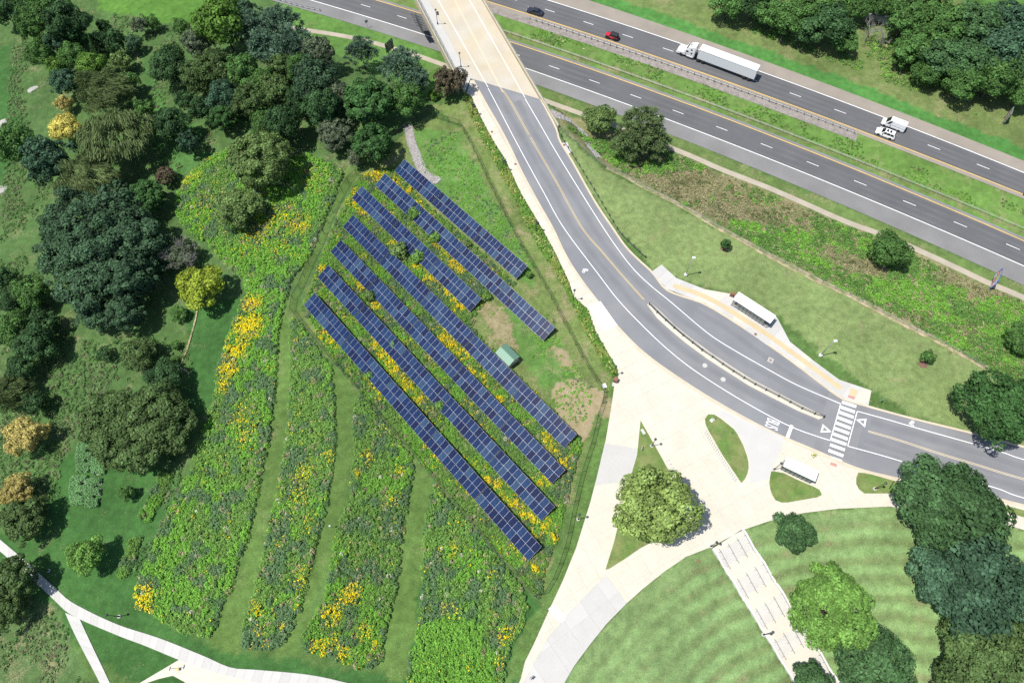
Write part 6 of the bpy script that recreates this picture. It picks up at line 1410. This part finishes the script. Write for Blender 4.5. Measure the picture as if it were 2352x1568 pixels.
for q in ((1532, 1058), (1537, 1067), (1542, 1076)):
    p = at(*q, ZP); t = thing('bicycle_hoop', 'white metal bicycle hoop by the tree on the triangular lawn', 'bicycle rack', (p[0], p[1], ZP), 0.2, 'bicycle hoops by the tree')
    link('tube', hoop_me, M['whitem'], t)
    for s in (-.3, .3): link('foot_plate', plate, M['whitem'], t, (s, 0, 0))

# ------------------------------------------------------------------ letter-shaped garden beds
M['edging'] = plain('white_edging', (0.50, 0.49, 0.44), 0.7)
bedleaf = lambda c: (lambda X, Y, r: np.tile(np.array(c), (len(X), 1)) * r.uniform(0.8, 1.2, (len(X), 1)))
E1 = [(160, 92), (302, 87), (300, 146), (240, 150), (238, 186), (292, 192), (290, 256), (216, 262), (212, 290), (276, 300), (272, 382), (142, 390), (126, 250), (140, 150)]
for k, (dx, dy, sc_, lab) in enumerate(((0, 0, 1, 'letter E shaped bed with a half-bare foot, nearest the golden tree'), (158, 26, 1, 'letter E shaped bed with bare white edging, under the olive trees'), (-64, 344, 1.0, 'full leafy letter E shaped bed nearest the footpath lawn'), (88, 372, 1.0, 'leafy letter E shaped bed with a ragged foot, beside the young tree'))):
    P = gps([N2D((x + dx, y + dy), 2.636, 260, 1740) for x, y in E1]); c = P.mean(0)
    t = thing('letter_bed', lab, 'garden bed', (c[0], c[1], c[2] - .05), 0); n = len(P)
    ed = MB()
    for i in range(n): a, b = P[i] - c, P[(i + 1) % n] - c; ed.bar((a[0], a[1], 0.1), (b[0], b[1], 0.1), 0.12, 0.3)
    ed.obj('edging', M['edging'], t)
    pp = P[:, :2] if k != 1 else P[[0, 10, 11, 12, 13, 8, 9], :2]
    if k == 1: pp = gps([N2D((x + dx, y + dy), 2.636, 260, 1740) for x, y in [(165, 200), (235, 190), (230, 260), (212, 290), (276, 300), (272, 382), (142, 390), (126, 250)]])[:, :2]
    o = plants('planting', None, None, [pp], spacing=0.24, h=(0.9, 1.1), rad=(0.14, 0.22), leaf=0.085, nleaf=22, colour=bedleaf((0.135, 0.270, 0.105)), seed=80 + k, kind=None)
    o.parent = t; o.matrix_parent_inverse = Matrix.Translation(-t.location)
# ------------------------------------------------------------------ rocks, riprap and stone edging
M['rock'] = surf('pale_rock', (0.36, 0.345, 0.32), var=0.2, scale=0.8, fine=4, fvar=0.2, rough=0.95, bump=0.4); M['stone'] = surf('tan_stone', (0.42, 0.34, 0.21), var=0.2, scale=1.5, fine=6, fvar=0.2, rough=0.95)
def rock_mesh(seed, n=2):
    bm = bmesh.new(); bmesh.ops.create_icosphere(bm, subdivisions=n, radius=1); rr = random.Random(seed); o = [Vector((rr.gauss(0, 1), rr.gauss(0, 1), rr.gauss(0, 1))).normalized() for _ in range(9)]
    for v in bm.verts:
        d = v.co.normalized(); k = 1 - 0.35 * max(0, max(d.dot(q) - 0.72 for q in o)) * 3.0; v.co = v.co * k * (1 + rr.uniform(-.05, .05))
    me_ = bpy.data.meshes.new('rock'); bm.to_mesh(me_); bm.free(); return me_
RM = [rock_mesh(i) for i in range(4)]; RS = [rock_mesh(10 + i, 1) for i in range(5)]
for (x, y, a, b, rot, lab) in ((76, 205, 14, 8, 0.6, 'small pale rock outcrop in the grass by the wood edge'), (6, 283, 16, 11, 0.9, 'broad pale rock outcrop beside the dark green trees'), (3, 435, 18, 13, 0.7, 'cream rock outcrop on the grass beside the woodland margin')):
    p = gp(x, y); s = px_per_m(p); o = link('rock_outcrop', RM[x % 4], M['rock'], None, (p[0], p[1], p[2] - 0.1), rot); o.scale = (a / s, b / s, 0.5); tag(o, lab, 'rock')
for k, (pts, w, lab) in enumerate((([(938, 290), (945, 327), (958, 360), (968, 388), (985, 408), (1004, 414)], 1.9, 'grey stone swale running down to the first solar row'), ([(1262, 258), (1290, 268), (1312, 279), (1335, 298), (1350, 328), (1375, 360)], 1.9, 'grey stone drainage channel beside the bridge'))):
    P = resample(gps(pts)[:, :2], 0.6); strip('gravel_channel', P, w * 1.15, M['gravel'], dz=0.0, cross=4)
    r = np.random.default_rng(90 + k); mb = MB(); n = normals2(P); V0 = np.array([v.co[:] for v in RS[0].vertices]); F0 = [tuple(q.vertices) for q in RS[0].polygons]
    for i in range(900):
        j = r.integers(len(P)); q = P[j] + n[j] * r.uniform(-.5, .5) * w + r.normal(size=2) * 0.25; s = r.uniform(0.09, 0.2); z = gz(q[0], q[1])
        mb.add(V0 * np.array([s, s * r.uniform(.7, 1.2), s * 0.7]) + np.array([q[0], q[1], z]), F0)
    o = link('riprap', mesh_from('riprap', mb.v, mb.f), surf('riprap_stone%d' % k, (0.34, 0.33, 0.33), var=0.25, scale=3, fine=8, fvar=0.25)); tag(o, lab, 'stones', kind='stuff')
ed = thing('stone_edging', 'tan dry-stone edging between the enclosed lawn and the wood', 'wall', (0, 0, 0))
for i, q in enumerate(resample(gps([(454, 712), (447, 745), (431, 799), (418, 832), (412, 842), (426, 850), (434, 858)])[:, :2], 0.5)):
    o = link('stone', RS[i % 5], M['stone'], ed, (q[0], q[1], gz(q[0], q[1]) + 0.1), rng.random() * 6); o.scale = (rng.uniform(.25, .42), rng.uniform(.2, .3), rng.uniform(.2, .32))
for i, (x, y) in enumerate(((1009, 414), (1004, 419))):
    p = gp(x, y); o = link('boulder', RM[i], M['rock'], None, (p[0], p[1], p[2]), i); o.scale = (0.5, 0.4, 0.35); tag(o, 'pale boulder at the foot of the stone swale', 'boulder', 'boulders at the swale')
lit = plain('litter_white', (0.6, 0.6, 0.6), 0.6)
for i, (x, y, s) in enumerate(((1293, 96, .5), (1299, 102, .35), (1291, 107, .3), (1341, 113, .45), (1439, 151, .35))):
    p = at(x, y, HZ); o = link('litter', RS[i % 5], lit, None, (p[0], p[1], HZ + 0.05), i); o.scale = (s, s * .6, .18); tag(o, 'scrap of white litter lying in the median grass', 'litter', 'litter in the median')
# low concrete wall behind the dead trees of the far treeline
P = gps([(1986, 36), (2016, 44), (2052, 58)])[:, :2]; mb = MB()
for a, b in zip(P[:-1], P[1:]): mb.bar((*a, HZ + 1.2), (*b, HZ + 1.2), 1.6, 2.4)
tag(mb.obj('concrete_wall', M['conc_g']), 'grey concrete wall showing behind the dead trees in the treeline gap', 'wall')

M['mulch'] = surf('mulch', (0.15, 0.085, 0.06), var=0.2, fine=6, fvar=0.3)
for x, y in ((1664, 570), (2120, 836)):
    p = gp(x, y); o = MB().lathe([(0.95, -0.15), (0.9, 0.03), (0.2, 0.07)], 16, (0, 0, 0)).obj('mulch_ring', M['mulch'], None, (p[0], p[1], p[2] - 0.05)); tag(o, kind='structure')
# ------------------------------------------------------------------ vehicles on the far carriageway (all heading along it)
def paint(name, c, rough=0.25): return plain(name, c, rough, 0.0, 0.5, 0.6)
M['tyre'] = plain('tyre_rubber', (0.02, 0.02, 0.02), 0.8); M['rim'] = plain('wheel_rim', (0.45, 0.45, 0.46), 0.35, 0.6); M['rim_d'] = plain('dark_rim', (0.07, 0.07, 0.075), 0.4, 0.4)
M['vglass'] = plain('vehicle_glass', (0.012, 0.016, 0.018), 0.06); M['lampw'] = plain('headlamp_lens', (0.5, 0.5, 0.5), 0.15); M['lampr'] = plain('tail_lamp_lens', (0.35, 0.02, 0.02), 0.2); M['trimb'] = plain('black_trim', (0.02, 0.02, 0.022), 0.6)
WHEEL = {}
def wheel(t, x, y, r, w, rim='rim'):
    k = (r, w)
    if k not in WHEEL:
        prof = [(r * .55, -w / 2), (r * .9, -w / 2), (r, -w * .32), (r, w * .32), (r * .9, w / 2), (r * .55, w / 2)]
        ty = MB().lathe(prof, 18).mesh('tyre', True); rm = MB().lathe([(r * .56, -w * .46), (r * .56, w * .46), (r * .2, w * .40), (r * .12, w * .47)], 14).mesh('rim', True)
        for me_ in (ty, rm): me_.transform(Matrix.Rotation(math.radians(-90), 4, 'X'))
        WHEEL[k] = (ty, rm)
    ty, rm = WHEEL[k]; o = link('wheel', ty, M['tyre'], t, (x, y, r)); q = link('rim', rm, None, o)
    if not rm.materials: rm.materials.append(M[rim])
    q.material_slots[0].link = 'OBJECT'; q.material_slots[0].material = M[rim]
    if y < 0: o.rotation_euler = (0, 0, math.pi)
def ring(x, w, zb, zt, k=0.86, nose=0.0):
    zm = zb + (zt - zb) * 0.55
    return [(x, -w, zb + .08), (x, -w * 0.92, zb), (x, w * 0.92, zb), (x, w, zb + .08), (x, w * 1.0, zm), (x, w * k, zt), (x, -w * k, zt), (x, -w * 1.0, zm)]
def cabin(t, mat, x0, x1, x2, x3, wb, wt, z0, z1, roofmat=None, panes=2, rear=True, side_rear=None):
    """glasshouse: foot x0..x1, roof x2..x3; glass panes set on its faces"""
    B = [(x0, -wb, z0), (x1, -wb, z0), (x1, wb, z0), (x0, wb, z0)]; T = [(x2, -wt, z1), (x3, -wt, z1), (x3, wt, z1), (x2, wt, z1)]
    mb = MB(); mb.add(B + T, [(0, 3, 2, 1), (4, 5, 6, 7), (0, 1, 5, 4), (1, 2, 6, 5), (2, 3, 7, 6), (3, 0, 4, 7)]); c = mb.obj('cabin', mat, t, bevel=0.06)
    def pane(nm, a, b, cc, d, out, i=0.10, j=0.14):
        a, b, cc, d = map(Vector, (a, b, cc, d)); L = lambda p, q, u: p + (q - p) * u
        q = [L(L(a, b, i), L(d, cc, i), j), L(L(a, b, 1 - i), L(d, cc, 1 - i), j), L(L(a, b, 1 - i), L(d, cc, 1 - i), 1 - j), L(L(a, b, i), L(d, cc, i), 1 - j)]
        n = (q[1] - q[0]).cross(q[3] - q[0]).normalized(); n = n if n.dot(Vector(out)) > 0 else -n
        MB().quad(*[p + n * 0.004 for p in q], 0.012, n).obj(nm, M['vglass'], t)
    pane('windscreen', B[0], B[3], T[3], T[0], (-1, 0, 1), 0.06, 0.06)
    if rear: pane('rear_window', B[1], B[2], T[2], T[1], (1, 0, 1), 0.08, 0.12)
    L = lambda p, q, u: tuple(Vector(p) + (Vector(q) - Vector(p)) * u)
    for s, (i0, i1) in ((-1, (0, 1)), (1, (3, 2))):
        for k in range(panes):
            u0, u1 = 0.06 + 0.88 * k / panes, 0.06 + 0.88 * (k + 1) / panes
            pane('side_window', L(B[i0], B[i1], u0), L(B[i0], B[i1], u1), L(T[i0], T[i1], u1), L(T[i0], T[i1], u0), (0, s, 0.3), 0.05, 0.12)
    return c
def car(px, py, label, body, L_, W, rings, cab, wr, wx, rim='rim', name='car', cat='car', hz=0.7, cladding=None):
    p = at(px, py, HZ + hz); u = float(p[:2] @ HU); q = (hw_pt(NB_DASH, u - 1.0) - hw_pt(NB_DASH, u + 1.0)); rot = math.atan2(q[1], q[0]) + math.pi     # local -x is forward
    t = thing(name, label, cat, (p[0], p[1], zr + 0.01), rot)
    mb = MB(); mb.loft([ring(*r_) for r_ in rings]); mb.obj('body', body, t, smooth=False, bevel=0.05)
    cabin(t, *cab)
    for x in wx:
        for s in (-1, 1): wheel(t, x, s * (W / 2 - .1), wr, 0.24, rim)
    for s in (-1, 1):
        MB().box(-L_ / 2 - .01, -L_ / 2 + .12, s * W * .33 - .16, s * W * .33 + .16, 0.55, 0.72).obj('headlight', M['lampw'], t, bevel=0.02)
        MB().box(L_ / 2 - .1, L_ / 2 + .015, s * W * .36 - .12, s * W * .36 + .12, 0.65, 0.85).obj('tail_light', M['lampr'], t, bevel=0.02)
        MB().box(-0.75, -0.55, s * (W / 2 + .02) - .1, s * (W / 2 + .02) + .1, 0.95, 1.08).obj('mirror', M['trimb'], t, bevel=0.02)
    MB().box(-L_ / 2 - .02, -L_ / 2 + .1, -W * .4, W * .4, 0.28, 0.45).obj('bumper', M['trimb'], t, bevel=0.03)
    MB().box(L_ / 2 - .1, L_ / 2 + .02, -W * .4, W * .4, 0.3, 0.5).obj('bumper', M['trimb'], t, bevel=0.03)
    return t
navy = paint('navy_paint', (0.022, 0.024, 0.04)); red = paint('red_paint', (0.48, 0.015, 0.03)); wpaint = paint('white_paint', (0.72, 0.72, 0.72)); blk = plain('black_hardtop', (0.018, 0.018, 0.02), 0.55)
sed_r = [(-2.45, .72, .3, .62), (-2.3, .85, .22, .74), (-1.3, .91, .2, .90), (-.2, .92, .2, .95), (1.1, .92, .2, .96), (2.0, .88, .22, .93), (2.45, .76, .32, .82)]
def sedan(px, py, label): return car(px, py, label, navy, 4.9, 1.84, sed_r, (navy, -0.95, 1.75, -0.15, 1.0, .80, .62, .90, 1.44), .33, (-1.42, 1.42))
sedan(1229, 25.5, 'dark navy sedan in the lane beside the median guardrail, ahead of the red jeep')
sedan(2378, 449, 'dark sedan following behind the white cars beside the median')
j = car(1406, 82, 'red two-door off-road vehicle with a black hardtop on the highway', red, 3.9, 1.7, [(-1.9, .60, .45, .95), (-1.75, .66, .42, 1.08), (-.7, .72, .40, 1.12), (-.5, .76, .40, 1.12), (1.6, .76, .40, 1.12), (1.78, .74, .45, 1.10)], (blk, -.62, 1.76, -.40, 1.72, .74, .66, 1.10, 1.80, None, 2), .40, (-1.25, 1.2), name='jeep', cat='car', hz=0.9)
for s in (-1, 1):
    for x in (-1.25, 1.2): MB().tube([(x - .55, s * .82, .62), (x - .35, s * .82, .9), (x + .35, s * .82, .9), (x + .55, s * .82, .62)], .11, 6).obj('fender', M['trimb'], j)
MB().lathe([(.2, -.1), (.38, -.1), (.40, .1), (.2, .12)], 16).obj('spare_wheel', M['tyre'], j, (1.92, 0, .95)).rotation_euler = (0, math.pi / 2, 0)
suv = car(2035, 305, 'white sport utility vehicle with two sunroofs beside the white van', wpaint, 5.0, 1.98, [(-2.45, .80, .34, .75), (-2.3, .92, .26, .95), (-1.2, .98, .25, 1.08), (0, .99, .25, 1.1), (1.8, .98, .25, 1.1), (2.35, .92, .3, 1.05), (2.48, .84, .4, .95)], (wpaint, -1.15, 2.40, -.35, 2.0, .90, .72, 1.06, 1.74, None, 3), .38, (-1.45, 1.5), rim='rim_d', name='sport_utility_vehicle', cat='car', hz=0.9)
for x in (.15, .95): MB().box(x - .25, x + .25, -.42, .42, 1.735, 1.75).obj('sunroof', M['vglass'], suv)
van = car(2054, 284, 'white panel van with a ladder mark on its roof, passing the white car', wpaint, 5.9, 2.05, [(-2.95, .80, .35, .85), (-2.75, .96, .28, 1.05), (-2.1, 1.02, .26, 1.22), (-1.4, 1.02, .26, 1.3), (2.7, 1.02, .26, 1.3), (2.93, 1.0, .3, 1.25)], (wpaint, -2.1, 2.93, -1.15, 2.86, 1.0, .84, 1.22, 2.45, None, 6, False), .38, (-1.95, 1.75), name='panel_van', cat='van', hz=1.2)
for ch in [c for c in van.children if c.name.startswith('side_window')]:
    if abs(sum(v.co.x for v in ch.data.vertices) / len(ch.data.vertices) + 1.1) > 0.65: bpy.data.objects.remove(ch)
MB().box(.1, .22, -.7, .7, 2.455, 2.47).obj('roof_marking', paint('ochre', (.5, .36, .02)), van); MB().lathe([(.14, 0), (.12, .08)], 10).obj('roof_vent', M['trimb'], van, (1.9, .2, 2.45))
for s in (-1, 1): MB().box(-1.3, 1.2, s * 1.03 - .02, s * 1.03 + .02, .35, .55).obj('side_step', M['trimb'], van)
# articulated lorry
pa, pb = at(1564, 125, HZ + .5), at(1713, 181, HZ + .5); dv2 = unit((pb - pa)[None, :2])[0]; lane_c = (pa + pb) / 2
perp = np.array([-dv2[1], dv2[0]]); L_all = np.linalg.norm((pb - pa)[:2])
rot = math.atan2(dv2[1], dv2[0]); o_ = pa[:2] + perp * 1.15
lor = thing('semi_truck', 'white semi truck with a long box trailer in the outer highway lane', 'truck', (o_[0], o_[1], zr + .01), rot)   # local x runs back from the steering axle
print('LORRY', L_all)
tr0 = 4.6; tr1 = L_all + 2.1
M['trw'] = plain('trailer_skin', (0.66, 0.68, 0.70), 0.45); M['trr'] = plain('trailer_roof', (0.62, 0.61, 0.60), 0.5)
MB().box(tr0, tr1, -1.28, 1.28, 1.15, 4.05).obj('trailer_box', M['trw'], lor, bevel=0.03)
for k in range(24):
    x = tr0 + .2 + k * (tr1 - tr0 - .4) / 23; MB().box(x - .05, x + .05, -1.2, 1.2, 4.045, 4.075).obj('roof_bow', M['trr'], lor)
for s in (-1, 1):
    MB().box(tr0, tr1, s * 1.29 - .02, s * 1.29 + .02, 1.12, 1.25).obj('bottom_rail', M['steel_w'], lor); MB().box(tr0, tr1, s * 1.28 - .02, s * 1.28 + .02, 3.98, 4.07).obj('top_rail', M['steel_w'], lor)
MB().box(tr0 + 1, tr1 - .3, -.45, .45, .95, 1.15).obj('trailer_chassis', M['trimb'], lor); MB().box(tr1 - .12, tr1 + .02, -1.1, 1.1, .45, .6).obj('rear_bumper', M['steel'], lor)
for s in (-1, 1): MB().box(tr1, tr1 + .03, s * .63 - .6, s * .63 + .6, 1.25, 3.95).obj('rear_door', M['trw'], lor)
for x in (5.0, 6.3, L_all - .65, L_all + .65):
    for s in (-1, 1): wheel(lor, x, s * 1.05, .52, .5)
for s in (-1, 1): wheel(lor, 0, s * 1.05, .52, .32)
MB().box(-.9, 7.2, -.45, .45, .6, .95).obj('tractor_chassis', M['trimb'], lor)
MB().loft([ring(x, w, zb, zt, .8) for x, w, zb, zt in ((-1.45, .85, .45, 1.35), (-1.25, 1.1, .4, 1.65), (-.2, 1.18, .5, 1.95), (.75, 1.2, .6, 2.15))]).obj('hood', wpaint, lor, bevel=0.08)
MB().loft([ring(x, w, .7, zt, .9) for x, w, zt in ((.7, 1.2, 2.3), (1.5, 1.22, 3.0), (1.9, 1.22, 3.5), (2.9, 1.22, 3.95), (3.6, 1.22, 4.0))]).obj('cab', wpaint, lor, bevel=0.06)
MB().quad((.80, -1.0, 2.36), (.80, 1.0, 2.36), (1.42, .95, 2.98), (1.42, -.95, 2.98), .02).obj('windscreen', M['vglass'], lor)
for s in (-1, 1):
    for x0, x1, z0, z1 in ((1.2, 1.9, 1.95, 2.45), (2.6, 3.0, 1.7, 2.2), (2.4, 2.9, 2.85, 3.25)): MB().box(x0, x1, s * 1.225 - .01, s * 1.225 + .01, z0, z1).obj('side_window', M['vglass'], lor)
    MB().lathe([(.32, -.9), (.32, .9)], 14).obj('fuel_tank', M['rim'], lor, (2.4, s * 1.0, .7)).rotation_euler = (0, math.pi / 2, 0)
    MB().box(3.62, 3.7, s * 1.1 - .1, s * 1.1 + .1, 1.2, 3.9).obj('fairing', wpaint, lor); MB().box(.9, 1.0, s * 1.5 - .12, s * 1.5 + .12, 2.0, 2.6).obj('mirror', wpaint, lor)
    MB().box(-1.42, -1.2, s * .85 - .18, s * .85 + .18, .95, 1.2).obj('headlight', M['lampw'], lor)
MB().box(1.95, 2.1, -.35, .35, 3.52, 3.72).obj('roof_window', M['vglass'], lor); MB().box(-1.55, -1.4, -1.1, 1.1, .4, .7).obj('bumper', wpaint, lor, bevel=.04)

# ------------------------------------------------------------------ a person walking on the curved walk
p = at(1220, 1557, ZP + 1.0); per = thing('person', 'person in a white top and dark trousers walking on the curved walk', 'person', (p[0], p[1], ZP), 0.9)
V = {'pel': (0, 0, .95, .15, .12), 'spi': (0, 0, 1.18, .15, .11), 'che': (0, .01, 1.36, .18, .12), 'nec': (0, .02, 1.50, .06, .06), 'hd0': (0, .04, 1.58, .085, .09), 'hd1': (0, .04, 1.70, .08, .09),
     'lhip': (-.10, 0, .88, .095, .1), 'lkn': (-.10, .14, .50, .065, .07), 'lan': (-.10, .10, .09, .045, .05), 'lto': (-.10, .24, .05, .04, .035), 'rhip': (.10, 0, .88, .095, .1), 'rkn': (.10, -.02, .49, .065, .07), 'ran': (.10, -.24, .13, .045, .05), 'rto': (.10, -.12, .05, .04, .035),
     'lsh': (-.19, 0, 1.42, .065, .065), 'lel': (-.25, -.10, 1.14, .045, .045), 'lwr': (-.24, .02, .92, .033, .033), 'lha': (-.23, .07, .84, .035, .02), 'rsh': (.19, 0, 1.42, .065, .065), 'rel': (.25, .08, 1.15, .045, .045), 'rwr': (.24, .22, .97, .033, .033), 'rha': (.23, .28, .90, .035, .02)}
Ed = [('pel', 'spi'), ('spi', 'che'), ('che', 'nec'), ('nec', 'hd0'), ('hd0', 'hd1'), ('pel', 'lhip'), ('lhip', 'lkn'), ('lkn', 'lan'), ('lan', 'lto'), ('pel', 'rhip'), ('rhip', 'rkn'), ('rkn', 'ran'), ('ran', 'rto'), ('che', 'lsh'), ('lsh', 'lel'), ('lel', 'lwr'), ('lwr', 'lha'), ('che', 'rsh'), ('rsh', 'rel'), ('rel', 'rwr'), ('rwr', 'rha')]
for h_, s in (('lha', -1), ('rha', 1)):
    hx, hy, hz_, *_ = V[h_]
    for f in range(5):
        nm = h_ + str(f); off = (f - 1.8) * .017
        V[nm + 'a'] = (hx + off * .3, hy + .015 + off * (0.9 if f < 4 else 0), hz_ - .045 + (.03 if f == 4 else 0), .011, .011); V[nm + 'b'] = (hx + off * .3 - s * .01, hy + .03 + off, hz_ - .085 + (.035 if f == 4 else 0) - (.006 if f in (1, 2) else 0), .009, .009)
        Ed += [(h_, nm + 'a'), (nm + 'a', nm + 'b')]
names = list(V); me_ = bpy.data.meshes.new('body'); me_.from_pydata([V[n][:3] for n in names], [(names.index(a), names.index(b)) for a, b in Ed], []); me_.update()
skin = plain('skin', (.38, .22, .15), .6); shirt = plain('white_shirt', (.62, .62, .62), .8); trou = plain('dark_trousers', (.03, .03, .045), .8)
body = link('body', me_, skin, per); md = body.modifiers.new('skin', 'SKIN'); 
for i, n in enumerate(names): me_.skin_vertices[0].data[i].radius = V[n][3:5]; me_.skin_vertices[0].data[i].use_root = (n == 'pel')
body.modifiers.new('sub', 'SUBSURF').levels = 1; body.modifiers['sub'].render_levels = 2
def garment(nm, keys, edges, grow, mat):
    m2 = bpy.data.meshes.new(nm); m2.from_pydata([V[k][:3] for k in keys], [(keys.index(a), keys.index(b)) for a, b in edges], []); m2.update(); o = link(nm, m2, mat, per); o.modifiers.new('skin', 'SKIN')
    for i, k in enumerate(keys): m2.skin_vertices[0].data[i].radius = (V[k][3] * grow + .008, V[k][4] * grow + .008); m2.skin_vertices[0].data[i].use_root = (i == 0)
    o.modifiers.new('sub', 'SUBSURF').render_levels = 2
garment('shirt', ['spi', 'che', 'lsh', 'lel', 'rsh', 'rel', 'pel'], [('pel', 'spi'), ('spi', 'che'), ('che', 'lsh'), ('lsh', 'lel'), ('che', 'rsh'), ('rsh', 'rel')], 1.12, shirt)
garment('trousers', ['pel', 'lhip', 'lkn', 'lan', 'rhip', 'rkn', 'ran'], [('pel', 'lhip'), ('lhip', 'lkn'), ('lkn', 'lan'), ('pel', 'rhip'), ('rhip', 'rkn'), ('rkn', 'ran')], 1.15, trou)
MB().lathe([(.02, 1.82), (.09, 1.80), (.105, 1.72), (.108, 1.70)], 14).obj('hat', shirt, per, (0, .04, 0), smooth=True)
MB().lathe([(.016, -.012), (.016, .006)], 8).obj('eye', trou, per, (-.03, .125, 1.655)); MB().lathe([(.016, -.012), (.016, .006)], 8).obj('eye', trou, per, (.03, .125, 1.655))
MB().loft([[(-.012, .125, 1.64), (.012, .125, 1.64), (.018, .125, 1.60), (-.018, .125, 1.60)], [(-.004, .135, 1.64), (.004, .135, 1.64), (.01, .155, 1.605), (-.01, .155, 1.605)]]).obj('nose', skin, per)
bpy.context.view_layer.update()
